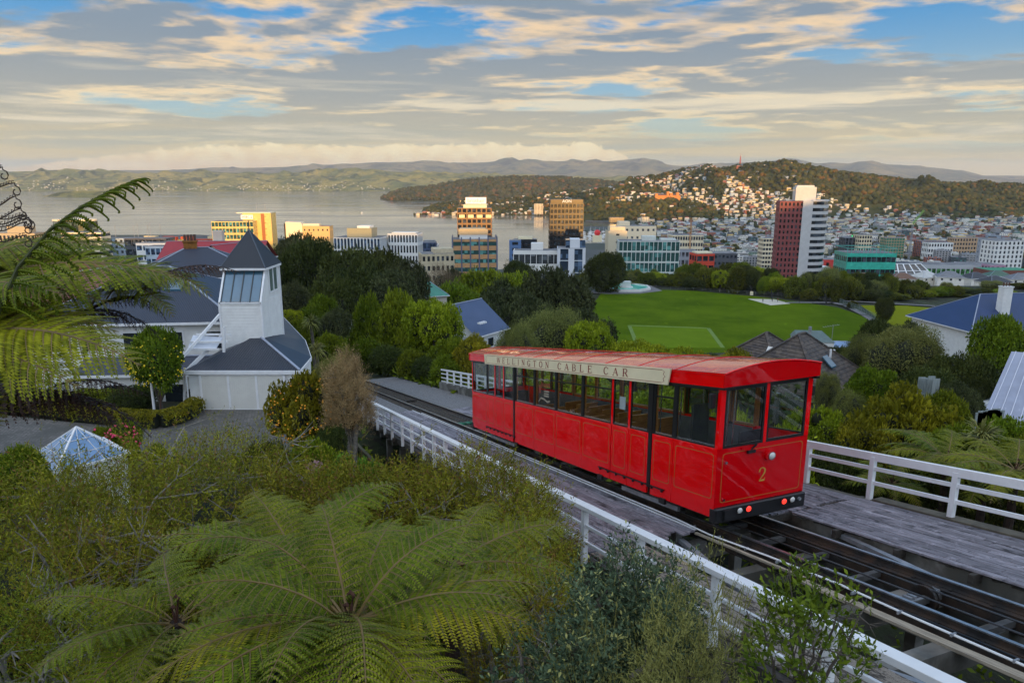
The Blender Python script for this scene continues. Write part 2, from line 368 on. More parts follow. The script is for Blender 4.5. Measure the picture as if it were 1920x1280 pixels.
# flat city land along the harbour
shore = [(-500, 446), (0, 441), (370, 440), (520, 446), (640, 466), (830, 480), (925, 506), (1034, 500), (1042, 457), (1182, 455), (1184, 418), (1098, 415), (1096, 407)]
LV = 3.0
city_mat = M('city_ground', (.07, .07, .068), .9, .25, .01, col2=(.045, .055, .035))
pts = [pz(x, y, LV) for x, y in shore]
pts += [Vector((2600, 2750, LV)), Vector((3200, 2000, LV)), Vector((1400, 560, LV)), Vector((-1400, 560, LV))]
link('city_ground', MB().prism([(p.x, p.y, -2.5) for p in pts], (0, 0, LV+2.5)).mesh('city_ground', city_mat))['kind'] = 'structure'
def hillcol(key, a, b, c, sc):
    m = bpy.data.materials.new(key); m.use_nodes = True; t = NT(m.node_tree)
    o = t.n('ShaderNodeOutputMaterial'); p = t.n('ShaderNodeBsdfPrincipled'); t.t.links.new(p.outputs[0], o.inputs[0])
    ob = t.n('ShaderNodeTexCoord').outputs['Object']
    k = t.mix(t.ramp(t.noise(ob, sc, 8, .65), .38, .6), a, b)
    k = t.mix(t.ramp(t.noise(t.map(ob, loc=(90, 10, 0)), sc*2.2, 6, .65, .5), .5, .62), k, c)
    t.t.links.new(k, p.inputs['Base Color']); p.inputs['Roughness'].default_value = .95; p.inputs['Specular IOR Level'].default_value = .1
    bp = t.n('ShaderNodeBump', inp={'Height': t.noise(ob, sc*12, 6, .7), 'Strength': 1.0, 'Distance': .2/sc*.4}); t.t.links.new(bp.outputs[0], p.inputs['Normal'])
    return m
HILLS = []
def ridged(x, y, o=5):
    a, s, f = 0, .5, 1.0
    for i in range(o):
        a += s*(1-abs(mnoise.noise((x*f, y*f, i*7.3)))*2); f *= 2.05; s *= .52
    return a
def hill(name, pts, Yf, Yr, mat, amp, gul, nx=220, ny=46, seed=0, back=1.5):
    """a range of hills: skyline given by bearings and heights, foot at Yf, ridge at Yr"""
    pts = sorted(pts); us = [(p[0]-960)/FP/CP for p in pts]; hs = [zat(p[1], Yr) for p in pts]
    Yb = Yr+(Yr-Yf)*back
    def fz(u, y):
        rh = float(np.interp(u, us, hs)); X = u*y
        t = (y-Yf)/(Yr-Yf)
        wob = mnoise.noise((X/gul*.5+seed, 3.3, seed))*.22
        t2 = t+wob*(1-abs(2*min(1, max(0, t))-1))
        if t2 <= 0: p = t2*.6
        elif t2 < 1: p = 1-(1-t2)**1.5 if amp > .3 else t2**.9
        else: p = max(0, 1-(t-1)*.7)
        r = ridged(X/gul+seed, y/gul*.55+seed, 6)-.55
        e = min(sstep(us[0]-.001, us[0]+.05, u), sstep(us[-1]+.001, us[-1]-.03, u))
        z = rh*p*(1+amp*r*(1-.93*sstep(.72, 1.0, t))) 
        return z*(.0+e)-12*(1-e)-2 if pts[0][0] > -100 or pts[-1][0] < 2000 else z-2
    xs = np.linspace(us[0], us[-1], nx); ys = np.linspace(Yf-(Yr-Yf)*.15, Yb, ny)
    V = [(u*y, y, max(-2.5, fz(u, y))) for y in ys for u in xs]
    F = [(j*nx+i, j*nx+i+1, (j+1)*nx+i+1, (j+1)*nx+i) for j in range(ny-1) for i in range(nx-1)]
    o = link(name, np_mesh(name, V, F, mat, smooth=True)); o['kind'] = 'structure'
    HILLS.append((us, fz)); return fz
far1 = hillcol('far_range', (.12, .14, .08), (.30, .25, .12), (.07, .085, .07), .0011)
far2 = hillcol('far_forest', (.13, .15, .035), (.36, .29, .07), (.06, .075, .022), .0022)
near_h = hillcol('near_hill', (.05, .06, .018), (.12, .10, .03), (.04, .045, .015), .006)
hill('far_mountains', [(-300, 330), (0, 326), (300, 320), (600, 312), (760, 304), (850, 307), (960, 301), (1060, 304), (1180, 300), (1260, 311), (1330, 308), (1400, 304), (1450, 302), (1500, 308), (1560, 312), (1600, 306), (1640, 311), (1700, 316), (1760, 319), (1800, 329), (1850, 329), (1920, 332), (2300, 338)], 15500, 21500, far1, .6, 1900, 420, 80, 3.1, .4)
hill('eastern_hills', [(-400, 330), (-100, 327), (60, 322), (180, 318), (240, 322), (300, 325), (420, 322), (520, 326), (640, 319), (700, 321), (830, 323), (900, 327), (1000, 330), (1150, 333), (1300, 340), (1700, 350), (2300, 352)], 10450, 12800, far2, .85, 700, 460, 80, 8.4, .5)
hill('harbour_headland', [(697, 374), (720, 368), (760, 357), (820, 350), (860, 342), (900, 336), (960, 333), (1040, 334), (1090, 337), (1150, 345), (1260, 350), (1350, 352), (1500, 360)], 4800, 5700, near_h, .3, 330, 200, 36, 1.7, .5)
hill('harbour_island', [(95, 364), (130, 361), (170, 358), (215, 357), (250, 361), (272, 365)], 6350, 6600, far2, .2, 120, 60, 16, 4.0, .8)
jern = hill('jerningham_point', [(764, 400), (785, 392), (810, 387), (850, 379), (880, 376), (920, 381), (960, 372), (1010, 364), (1060, 358), (1110, 362), (1200, 370)], 2780, 3250, near_h, .3, 200, 120, 40, 6.0, .6)
vic = hill('mount_victoria', [(1040, 385), (1080, 365), (1110, 352), (1160, 341), (1215, 329), (1240, 324), (1270, 318), (1300, 320), (1345, 317), (1365, 312), (1400, 310), (1440, 313), (1500, 319), (1550, 325), (1610, 331), (1680, 339), (1750, 344), (1850, 349), (1920, 352), (2100, 358), (2400, 360)], 2330, 3050, near_h, .75, 280, 330, 110, 2.2, 1.2)
def on_hill(fz, px, Y):
    u = (px-960)/FP/CP; return Vector((u*Y, Y, fz(u, Y)))
# forest over the hills: one mass of small crowns, one mass per hill
ico = bmesh.new(); bmesh.ops.create_icosphere(ico, subdivisions=1, radius=1); ico.verts.ensure_lookup_table()
IV = np.array([v.co[:] for v in ico.verts]); IF = np.array([[v.index for v in f.verts] for f in ico.faces]); ico.free()
forest = leafmat('hill_forest', (.016, .026, .007), (.078, .066, .014), .012, 0, .9, 0, ((.13, .062, .016), .88))
def woods(name, fz, n, pxr, Yr, rad, keep, mat=forest):
    P, R = [], []
    k = 0
    while len(P) < n and k < n*12:
        k += 1; px = random.uniform(*pxr); Y = random.uniform(*Yr)
        if not keep(px, Y): continue
        u = (px-960)/FP/CP; z = fz(u, Y)
        if z < 3.5: continue
        P.append((u*Y, Y, z+rad*.35)); R.append(rad*random.uniform(.6, 1.35))
    P = np.array(P); R = np.array(R); D = np.tile([0, 0, 1.0], (len(P), 1))+rng.normal(size=(len(P), 3))*.15
    V, F = scatter(IV*(1, 1, .95), IF, P, D, R); V += rng.normal(size=V.shape)*rad*.12
    o = link(name, np_mesh(name, V, F, mat)); o['kind'] = 'stuff'; return o
def vic_forest(px, Y):
    # wooded upper slopes; the lower slope and the left shoulder carry houses
    t = (Y-2330)/720
    if px > 1340: lim = np.interp(px, [1340, 1440, 1560, 1700, 1920], [.45, .40, .30, .10, .04]); return t > lim+random.uniform(-.04, .04)
    return mnoise.noise((px*.011, Y*.006, 3)) > -.12
woods('hill_forest', vic, 12000, (1050, 2350), (2335, 3200), 8.5, vic_forest)
woods('headland_forest', HILLS[2][1], 3600, (700, 1500), (4800, 5800), 17, lambda p, y: True)
woods('point_forest', jern, 1500, (764, 1190), (2790, 3350), 8, lambda p, y: mnoise.noise((p*.02, y*.01, 9)) > -.25)
# haze: one even body of air round everything
hm = bpy.data.materials.new('haze'); hm.use_nodes = True; ht = NT(hm.node_tree)
ho = ht.n('ShaderNodeOutputMaterial'); pv = ht.n('ShaderNodeVolumePrincipled'); pv.inputs['Color'].default_value = (.86, .9, 1, 1); pv.inputs['Density'].default_value = 2.8e-5; pv.inputs['Anisotropy'].default_value = .2
ht.t.links.new(pv.outputs[0], ho.inputs['Volume'])
HZ = link('haze', MB().box(-22500, 22500, -1500, 30500, -5, 900).mesh('haze', hm)); HZ['kind'] = 'stuff'
# ================================================================== railway: deck, rails, fences (track frame: x across, y downhill, z above the car's sill line, sheared to the grade)
SHR = lambda p: (p[0], p[1], p[2]-SL*p[1])
def tmb(): return MB(SHR)
def temp(name, label, cat, group=None, l=0, s=0, h=0):
    return empty(name, TK(l, s, h), -AZ, label, cat, group)
def tmove(o):                                    # a top-level mesh built in track coordinates
    o.location = TO; o.rotation_euler = (0, 0, -AZ); return o
HR = -.70                                        # rail head
def plankmat(key, a, b, wv):
    m = bpy.data.materials.new(key); m.use_nodes = True; t = NT(m.node_tree)
    o = t.n('ShaderNodeOutputMaterial'); p = t.n('ShaderNodeBsdfPrincipled'); t.t.links.new(p.outputs[0], o.inputs[0])
    ob = t.n('ShaderNodeTexCoord').outputs['Object']; rnd = t.n('ShaderNodeObjectInfo').outputs['Random']
    off = t.n('ShaderNodeCombineXYZ', inp={0: t.m('MULTIPLY', rnd, 40), 1: t.m('MULTIPLY', rnd, 90), 2: 0.0}).outputs[0]
    v = t.n('ShaderNodeVectorMath', operation='ADD', inp={0: ob, 1: off}).outputs[0]
    g = t.noise(t.map(v, wv), 1.0, 7, .7, .3); bl = t.noise(t.map(v, (2.2, 1.1, 1)), 1.0, 6, .65, .6)
    c = t.mix(t.ramp(g, .32, .66), a, b)
    c = t.mix(t.ramp(bl, .5, .68), c, tuple(x*.33 for x in a))
    c = t.mix(t.ramp(t.noise(t.map(v, (5, 3, 1), (7, 7, 0)), 1.0, 6, .7), .56, .64), c, tuple(x*1.15 for x in b))
    hs = t.n('ShaderNodeHueSaturation', inp={'Color': c, 'Value': t.ramp(rnd, 0, 1, .72, 1.18)})
    t.t.links.new(hs.outputs[0], p.inputs['Base Color']); p.inputs['Roughness'].default_value = .78
    bp = t.n('ShaderNodeBump', inp={'Height': t.m('ADD', g, bl), 'Strength': .5, 'Distance': .012}); t.t.links.new(bp.outputs[0], p.inputs['Normal'])
    return m
plank_m = plankmat('weathered_planks', (.115, .105, .12), (.29, .27, .30), (26, 1.6, 3))
mesh_m = M('grip_netting', lin(140, 130, 118), .9, .35, 40, stretch=(3, 1, 1), bump=.8, bscale=60, wear=(lin(70, 64, 58), 3, .5))
def deck(name, l0, l1, s0, s1, w, ln, top, mat, label=None):
    root = empty(name, TK(0, 0, 0), -AZ); root['kind'] = 'structure'
    n = round((l1-l0)/w); w = (l1-l0)/n
    cache = {}
    for i in range(n):
        s = s0+random.uniform(-.12, .22)*(1 if s0 < 2 and s0 > -2 else .1)
        first = random.uniform(.3, 1)*ln
        while s < s1-.05:
            e = min(s1+random.uniform(-.05, .05), s+(first if first else ln)); first = 0
            if s1-e < .5: e = s1
            L = round((e-s)*4)/4 or .25
            me = cache.get(L)
            if me is None:
                mb = MB(); g = .007; x0, x1 = g, w-g
                y1 = L-.012; r = .006
                mb.add([(x0, 0, -.045), (x1, 0, -.045), (x1, y1, -.045-SL*y1), (x0, y1, -.045-SL*y1),
                        (x0, 0, -r), (x0+r, 0, 0), (x1-r, 0, 0), (x1, 0, -r), (x0, y1, -r-SL*y1), (x0+r, y1, -SL*y1), (x1-r, y1, -SL*y1), (x1, y1, -r-SL*y1)],
                       [(0, 1, 2, 3), (4, 5, 9, 8), (5, 6, 10, 9), (6, 7, 11, 10), (0, 4, 8, 3), (7, 1, 2, 11), (0, 1, 7, 6, 5, 4), (3, 8, 9, 10, 11, 2)])
                me = mb.mesh('plank', mat); cache[L] = me
            o = link('plank', me, root); o.location = (l0+i*w, s, top-SL*s+random.uniform(-.006, .004)); o.rotation_euler = (0, random.uniform(-.008, .008), random.uniform(-.0015, .0015))
            s += L
    return root
TOP = -.74
deck('right_deck', 2.80, 5.0, -8.2, .55, .15, 2.75, TOP, plank_m)
deck('right_deck', 2.12, 5.0, .60, 26.5, .19, 4.0, TOP-.01, plank_m)
deck('left_deck', -2.62, .12, .75, 28.0, .19, 4.0, TOP-.01, plank_m)
deck('left_walkway', -2.62, -1.35, -9.0, .70, .17, 2.6, TOP-.02, mesh_m)
# timber joists and edge beams beneath the decks, concrete trough, cross beams
tim = M('dark_timber', (.05, .042, .034), .9, .35, 3, bump=.5, stretch=(6, 1, 6))
brown_edge = M('mossy_edge_beam', (.10, .085, .06), .9, .35, 2, bump=.6)
v = temp('railway_viaduct', 'open viaduct under the rails with concrete beams and dark joists', 'viaduct')
def tb(x0, x1, y0, y1, z0, z1): return tmb().box(x0, x1, y0, y1, z0, z1)
tb(5.0, 5.32, -9, .2, -1.0, -.70).build('edge_beam', brown_edge, v); tb(5.0, 5.2, .25, 26, -1.0, -.78).build('edge_beam', brown_edge, v)
tb(-2.78, -2.64, -9, 28, -1.05, -.80).build('edge_beam', tim, v)
side = MB(SHR); xs = np.linspace(-9, 1.2, 60)
for a, b in zip(xs[:-1], xs[1:]):
    z = -.84-.10*abs(mnoise.noise((a*2.2, 0, 5)))-.05*abs(mnoise.noise((a*7, 0, 5)))
    side.box(2.92, 3.12, a, b, -2.6, z)
side.build('side_wall', concrete, v)
for s in np.arange(-8.6, 27, 1.55):
    for (a, b) in ((2.15 if s > .6 else 2.66, 5.3), (-2.95, .1 if s > .8 else -1.3)):
        tb(a, b, s-.05, s+.05, -.98, -.79).build('joist', tim, v)
for s in (-7.6, -5.1, -3.45, -1.1, .9, 3.4, 6.5, 9.5, 12.5, 15.5, 18.5, 21.5, 24.5):
    tb(-2.5, 5.0, s-.16, s+.16, -1.55, -1.12).build('cross_beam', concrete, v)
for s in (-8, -4.9, -1.6, 1.5, 4.6, 7.7, 10.8, 13.9, 17, 20.1, 23.2):
    for l in (-2.3, 4.7):
        zt = TK(l, s, 0); gz = G(zt.x, zt.y); hh = gz-.5-(zt.z)
        MB().box(l-.14, l+.14, s-.14, s+.14, -SL*s+hh, -SL*s-1.5).build('pier', concrete, v)
for p, q in (((3.35, 1.0, -1.0), (2.25, -3.6, -.92)), ((-.15, .9, -1.0), (-1.25, -3.4, -1.0)), ((-1.2, -5.2, -1.0), (-.05, -8.5, -1.0)), ((3.2, -4.4, -1.05), (2.3, -8.6, -1.0))):
    tmb().bar(p, q, .12, .10).build('diagonal_brace', galv, v)
# plain steel trough plates and pale landings seen between beams
tb(-.9, -.15, -7.4, -5.5, -1.35, -1.3).build('steel_plate', galv, v)
tb(2.25, 2.85, -.2, .45, -1.25, -1.1).build('landing', M('pale_stone', (.42, .34, .24), .8, .2, 3), v)
tb(-1.4, -.4, -.2, .5, -1.25, -1.12).build('landing', M('pale_stone', (0, 0, 0)), v)
# rails
def rail(l, s0, s1, parent):
    prof = [(-.075, -.15), (.075, -.15), (.075, -.135), (.012, -.12), (.012, -.04), (.036, -.03), (.036, -.004), (.028, 0), (-.028, 0), (-.036, -.004), (-.036, -.03), (-.012, -.04), (-.012, -.12), (-.075, -.135)]
    ys = np.arange(s0, s1+.1, 3.0); mb = tmb(); n = len(prof)
    for y in ys: mb.v += [SHR((l+p[0], y, HR+p[1])) for p in prof]
    for k in range(len(ys)-1):
        for j in range(n): mb.f.append((k*n+j, k*n+(j+1) % n, (k+1)*n+(j+1) % n, (k+1)*n+j)); mb.mi.append(0 if prof[j][1] < -.01 and prof[(j+1) % n][1] < -.01 else 1)
    return mb.build('rail', [dsteel, steel], parent)
tr = temp('railway_track', 'steep railway track of two steel rails on dark beams under the red car', 'railway track')
rail(.66, -9.5, 95, tr); rail(1.95, -9.5, 95, tr)
for l in (.66, 1.95):
    for dx_ in (-.15, .15): tmb().box(l+dx_-.012, l+dx_+.012, -9.5, 24, -1.12, -.86).build('girder_flange', dsteel, tr)
    tmb().box(l-.18, l+.18, -9.5, 24, -.865, -.85).build('girder_top', dsteel, tr)
    tmb().box(l-.2, l+.2, -9.5, 24, -1.14, -1.12).build('girder_base', dsteel, tr)
clip = tmb()
for l in (.66, 1.95):
    for s in np.arange(-9.2, 14, .72):
        for d in (-.1, .1): clip.box(l+d-.02, l+d+.02, s-.03, s+.03, -.85, -.825)
clip.build('rail_clip', dsteel, tr, 'stuff')
for s in np.arange(-9, 2, 1.24):
    tb(.86, 1.75, s-.06, s+.06, -1.02, -.9).build('cross_tie', M('grey_tie', (.07, .068, .066), .8, .4, 3), tr)
tie = M('old_sleeper', (.10, .085, .07), .9, .35, 5, bump=.4)
for s in np.arange(15.4, 52, .46):
    o = tb(.30, 2.32, s-.10, s+.10, -1.0, -.852).build('sleeper', tie, tr)
for s in (16.6, 21.1): tb(.85, 1.75, s-.32, s+.32, -.86, -.80).build('walk_grate', M('green_grating', lin(24, 105, 74), .6, .2, 8), tr)
for l in (1.12, 1.48):                            # haulage ropes
    tmb().tube([(l, s, -.775) for s in (-9.5, 0, 14, 60)], .018, 6).build('haulage_rope', M('greased_rope', (.05, .05, .055), .35, .3, 30, metal=.6), tr)
# pulley between the rails
pl = tmb(); n = 20
for r0, x0, x1 in ((.25, -.055, .055), (.27, -.055, -.035), (.27, .035, .055)):
    ring = [(math.cos(2*PI*k/n)*r0, math.sin(2*PI*k/n)*r0) for k in range(n)]
    pl.prism([(1.50+x0, -3.95+a, -1.00+b) for a, b in ring], (x1-x0, 0, 0))
pl.box(1.1, 1.85, -3.97, -3.93, -1.02, -.98)
pu = pl.build('rope_pulley', dsteel, tr)
for x0, x1 in ((1.0, 1.36), (1.6, 1.95)):
    b = tb(x0, x1, -4.07, -3.83, -.94, -.90); 
    for q in (.08, .18, .28): b.box(x0+q-.025, x0+q+.025, -4.03, -3.87, -.90, -.85)
    b.build('bearing_plate', galv, pu)
for s in (15.9, 33): 
    b = tmb()
    for q in range(5): b.box(1.0+q*.14, 1.08+q*.14, s-.12, s+.12, -.85, -.70)
    b.build('guide_roller', dsteel, tr)
# conduit pipe and timber along the left rail
cd = temp('conduit_pipe', 'thin pale conduit pipe clipped along the left side of the rails', 'pipe')
pth = [(.18, 26, -.69), (.18, 8, -.69), (.17, 1.6, -.69), (.10, .2, -.70), (.22, -1.5, -.70), (.30, -3.2, -.72), (.22, -4.6, -.72), (.16, -6.5, -.72), (.14, -9.4, -.72)]
tmb().tube(pth, .02, 6).build('pipe', white, cd)
tmb().bar((.02, -2.6, -.80), (-.02, -9.4, -.80), .16, .05).build('timber_runner', M('bleached_timber', lin(150, 138, 120), .8, .3, 2, stretch=(20, 1, 5)), cd)
tmb().bar((.03, .6, -.76), (.10, -2.6, -.77), .07, .04).build('timber_runner', M('bleached_timber', (0, 0, 0)), cd)
for s in np.arange(-9, 1, .9): tb(.14, .24, s-.015, s+.015, -.74, -.69).build('clip', galv, cd)
tb(.12, .17, .75, 28, -.755, -.735).build('white_edge_strip', white, cd)
# black cable
tmb().tube([(.42+.06*math.sin(s*.9), s, -.82) for s in np.arange(-9.4, 1, .7)], .018, 5).build('black_cable', black, cd)
# ---- white timber fences
def fence(name, label, l, posts, s0, s1, hs, sz, joint=(), toph=.42, base=-.95, pw=.13):
    f = temp(name, label, 'fence')
    for s in posts:
        b = tmb().box(l-pw*.45, l+pw*.45, s-pw/2, s+pw/2, base, toph-.06); b.build('post', white, f, bevel=.006)
    for i, h in enumerate(hs):
        hh, ww = sz[i]; segs = [s0]+list(joint)+[s1]
        for a, b_ in zip(segs[:-1], segs[1:]):
            a2, b2 = a+.002, b_-.002
            tmb().box(l-ww/2, l+ww/2, a2, b2, h-hh, h).build('top_rail' if i == 0 else 'rail', white, f, bevel=.006)
    return f
fence('white_timber_fence', 'long white post and rail fence along the left deck beside the shrubs', -2.85, [-7.9, -5.9, -3.7, -1.55, .6, 2.75, 4.85, 6.95, 9.0, 10.95, 12.45, 13.95, 15.9, 17.65, 19.8, 21.5, 23.3, 25.9, 27.6], -9.2, 29,
      [.46, .02, -.36], [(.10, .20), (.075, .05), (.075, .05)], [-5.9, 0.6, 9.0, 17.65])
fence('white_timber_fence', 'white post and rail fence along the right deck in front of the ferns', 5.17, [-8.2, -5.95, -3.85, -1.72, .42, 2.5, 4.6, 6.7, 8.8, 11], -9.4, 12,
      [.46, .10, -.28], [(.20, .10), (.10, .05), (.10, .05)], [-6, .42, 6.7], base=-.98)
kw = temp('concrete_kerb_wall', 'low weathered concrete wall beside the gravel past the red car', 'wall')
tmb().box(5.25, 5.5, 24.2, 40, -1.5, -.35).build('wall_face', concrete, kw)
fence('white_timber_fence', 'short four rail white fence on the concrete wall behind the red car', 5.38, list(np.arange(24.6, 39.9, 1.7)), 24.2, 39.8,
      [.72, .40, .08, -.2], [(.12, .09), (.09, .04), (.09, .04), (.09, .04)], [31.4], toph=.70, base=-.35)
# netting panels low in the left fence
net = tmb()
for k in range(26): net.box(-2.80, -2.796, -1.5+k*.16, -1.496+k*.16, -.7, .3)
for k in range(7): net.box(-2.801, -2.797, -1.5, 2.7, -.7+k*.15, -.695+k*.15)
net.build('wire_netting', galv, temp('wire_netting_panel', 'fine wire netting fixed behind the left fence rails near the dark bush', 'netting'))
# ballast bed
def bz(x, y): return 0
balm = M('ballast', (.19, .185, .18), .95, .45, 9, bump=1.0, bscale=22, var=None) if False else M('ballast', (.17, .165, .165), .95, .45, 12, bump=1.0, bscale=26)
bb = tmb(); ls = np.linspace(-2.6, 5.2, 60); ss = np.arange(26.6, 56, .16)
V = [SHR((l, s, -.86+.03*mnoise.noise((l*6, s*6, 1))+.025*mnoise.noise((l*14, s*14, 2)) - (.06 if .3 < l < 2.3 else 0)-.5*sstep(4.4, 5.3, l)*0)) for s in ss for l in ls]
nl = len(ls); F = [(j*nl+i, j*nl+i+1, (j+1)*nl+i+1, (j+1)*nl+i) for j in range(len(ss)-1) for i in range(nl-1)]
tmove(link('gravel_ballast', np_mesh('gravel_ballast', V, F, balm)))['kind'] = 'stuff'
for k, (l, s) in enumerate([(-2.9, 27.7), (-3.35, 26.2)]):
    pass
# old timber retaining boards under the far end of the left fence
rt = temp('timber_retaining_wall', 'old mossy upright boards of a retaining wall under the left fence', 'retaining wall')
mossy = M('mossy_board', (.10, .095, .055), .9, .35, 2, bump=.5, stretch=(6, 6, 1))
for k in range(10):
    s = 22.8-k*.55; l = -4.1+k*.10
    tmb().bar((l, s, -3.6-(k*.1)), (l-.1, s, -1.5+SL*0-(k*.17)), .5, .07, up=(1, 0, 0)).build('board', mossy, rt)
tmb().bar((-4.3, 23.2, -1.2), (-3.0, 17.5, -3.0), .16, .2).build('sloping_beam', mossy, rt)
tmb().box(-3.1, -2.95, 17.6, 17.75, -3.4, -1.9).build('stump_post', tim, rt)
# ================================================================== the cable car
def redpaint(key, r, bumpy):
    m = bpy.data.materials.new(key); m.use_nodes = True; t = NT(m.node_tree)
    o = t.n('ShaderNodeOutputMaterial'); p = t.n('ShaderNodeBsdfPrincipled'); t.t.links.new(p.outputs[0], o.inputs[0])
    ob = t.n('ShaderNodeTexCoord').outputs['Object']
    c = t.mix(t.ramp(t.noise(ob, 1.3, 4), .3, .7), tuple(x*.93 for x in lin(*r)), lin(*r))
    sxy = t.n('ShaderNodeSeparateXYZ', inp={0: ob})
    c = t.mix(t.m('MULTIPLY', t.ramp(t.noise(t.map(ob, (3, 3, 8)), 3, 6, .7), .5, .75), .14), c, (.16, .10, .08))
    t.t.links.new(c, p.inputs['Base Color']); p.inputs['Roughness'].default_value = .16; p.inputs['Specular IOR Level'].default_value = .05; p.inputs['Coat Weight'].default_value = .75; p.inputs['Coat Roughness'].default_value = .03; p.inputs['Coat IOR'].default_value = 1.5
    h = t.noise(t.map(ob, (1, 1.3, 2.6)), 1.6, 2, .4, .3)
    bp = t.n('ShaderNodeBump', inp={'Height': h, 'Strength': bumpy, 'Distance': .05}); t.t.links.new(bp.outputs[0], p.inputs['Normal']); t.t.links.new(bp.outputs[0], p.inputs['Coat Normal'])
    return m
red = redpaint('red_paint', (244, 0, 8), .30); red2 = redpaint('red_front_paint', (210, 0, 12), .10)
roofred = redpaint('red_roof_paint', (198, 28, 30), .08)
gold = M('gold_line', lin(176, 104, 38), .5, .1); goldnum = M('gold_number', lin(196, 150, 60), .4, .15)
rubber = M('black_window_frame', (.01, .01, .011), .35, .2); glass = glassmat('car_glass', (.94, .96, .955), 1.0)
dark_in = M('charcoal_interior', (.03, .032, .036), .7, .2); grey_in = M('grey_interior', (.12, .13, .14), .7, .2)
CW, CL = 2.5, 16.4; SB, SILL, HEAD, RT = -.23, 1.38, 2.70, 3.02
car = temp('cable_car', 'bright red cable car with cream name board and gold lined panels', 'cable car', h=SB)
carT = lambda p: (p[0], p[1], p[2]-SL*p[1]-SB)
def cm(): return MB(carT)
def cb(x0, x1, y0, y1, z0, z1): return cm().box(x0, x1, y0, y1, z0, z1)
def ring2(pts, w):                               # inner outline of a convex-ish polygon
    n = len(pts); cx = sum(p[0] for p in pts)/n; cy = sum(p[1] for p in pts)/n; out = []
    for p in pts:
        dx_, dy_ = p[0]-cx, p[1]-cy
        out.append((p[0]-math.copysign(w, dx_), p[1]-math.copysign(w, dy_)))
    return out
def pinstripe(parent, a0, a1, h0, h1, face, w=.016, c=.07):
    pts = [(a0+c, h0), (a1-c, h0), (a1-c*.25, h0+c*.25), (a1, h0+c), (a1, h1-c), (a1-c*.25, h1-c*.25), (a1-c, h1), (a0+c, h1), (a0+c*.25, h1-c*.25), (a0, h1-c), (a0, h0+c), (a0+c*.25, h0+c*.25)]
    q = ring2(pts, w); mb = cm(); n = len(pts)
    if face[0] == 'l': f = lambda p: (face[1], p[0], p[1])
    else: f = lambda p: (p[0], face[1], p[1])
    for k in range(n):
        k2 = (k+1) % n; mb.poly([f(pts[k]), f(pts[k2]), f(q[k2]), f(q[k])])
    mb.build('pinstripe', gold, parent)
# side walls: (from, to, kind) measured downhill from the uphill end
BAYS = [(0.0, 1.60, 'cab'), (1.60, 2.50, 'win'), (2.66, 3.60, 'door'), (3.60, 4.48, 'door'), (4.50, 6.22, 'win'), (6.22, 8.05, 'win'), (8.05, 9.76, 'win'), (9.76, 11.50, 'win'), (11.66, 12.66, 'door'), (12.66, 13.6, 'door'), (13.6, 14.5, 'door'), (14.5, 16.4, 'cab')]
for sidex, sg in ((0.0, -1), (CW, 1)):
    inn = sidex-sg*.05
    X0, X1 = sorted((sidex, inn))
    for a, b, kd in BAYS:
        pn = cb(X0, X1, a+.008, b-.008, SB if kd != 'door' else .02, SILL).build('door_panel' if kd == 'door' else 'side_panel', red, car, bevel=.004)
        m_ = .10 if kd != 'door' else .13
        pinstripe(pn, a+m_, b-m_, .20, SILL-.14, ('l', sidex+sg*.004))
        if kd == 'door': cb(X0, X1, a+.008, b-.008, SB, .012).build('step_panel', red, car)
    for s in (2.58, 11.58):
        cb(min(sidex+sg*.012, inn), max(sidex+sg*.012, inn), s-.07, s+.07, -.05, HEAD).build('door_gap_post', rubber, car)
    cuts = sorted({b[0] for b in BAYS} | {b[1] for b in BAYS})
    for s in cuts:
        w_ = .05; r_ = s in (3.60, 4.48, 13.6, 12.66, 4.50)
        if s in (4.50,): continue
        a0, a1 = max(0, s-w_), min(CL, s+w_)
        if s == 0: a0, a1 = 0, .10
        if s == CL: a0, a1 = CL-.1, CL
        cb(X0+.004, X1-.004, a0, a1, SILL, HEAD).build('window_post', red if r_ or s in (0, CL) else rubber, car)
        cb(*sorted((inn, inn-sg*.012)), max(.06, a0-.01), min(CL-.06, a1+.01), SILL, HEAD).build('post_lining', wood_int if not r_ else rubber, car)
    for a, b, kd in BAYS:
        y0, y1 = a+(.10 if a == 0 else .05), b-(.10 if b == CL else .05)
        fr = cm()
        xa, xb = sorted((sidex-sg*.008, sidex-sg*.034)); e = .035
        for (p0, p1, q0, q1) in ((y0, y1, SILL, SILL+e), (y0, y1, HEAD-e, HEAD), (y0, y0+e, SILL+e, HEAD-e), (y1-e, y1, SILL+e, HEAD-e)): fr.box(xa, xb, p0, p1, q0, q1)
        if kd == 'win': fr.box(xa, xb, y0+e, y1-e, 2.34, 2.38)
        F_ = fr.build('window_frame', rubber, car)
        gx = sidex-sg*.02
        cb(gx-.003, gx+.003, y0+e*.6, y1-e*.6, SILL+e*.6, HEAD-e*.6).build('pane', glass, F_)
        if kd == 'win':                           # varnished liner inside
            xc, xd = sorted((inn, inn-sg*.04)); w2 = cm()
            w2.box(xc, xd, y0, y1, SILL-.03, SILL+.035); w2.box(xc, xd, y0, y0+.04, SILL+.035, HEAD); w2.box(xc, xd, y1-.04, y1, SILL+.035, HEAD)
            w2.build('window_liner', wood_int, F_)
    # gutter line, foot rail, door track
    cb(*sorted((sidex+sg*.03, sidex-sg*.06)), -.15, CL+.1, HEAD, HEAD+.05).build('head_rail', rubber, car)
    for a, b in ((1.85, 5.1), (11.4, 14.6)):
        t_ = cm().bar((sidex+sg*.03, a, .02), (sidex+sg*.03, b, .02), .03, .03)
        for q in np.linspace(a+.1, b-.1, 8): t_.box(*sorted((sidex, sidex+sg*.05)), q-.02, q+.02, -.05, .01)
        t_.build('door_track', black, car)
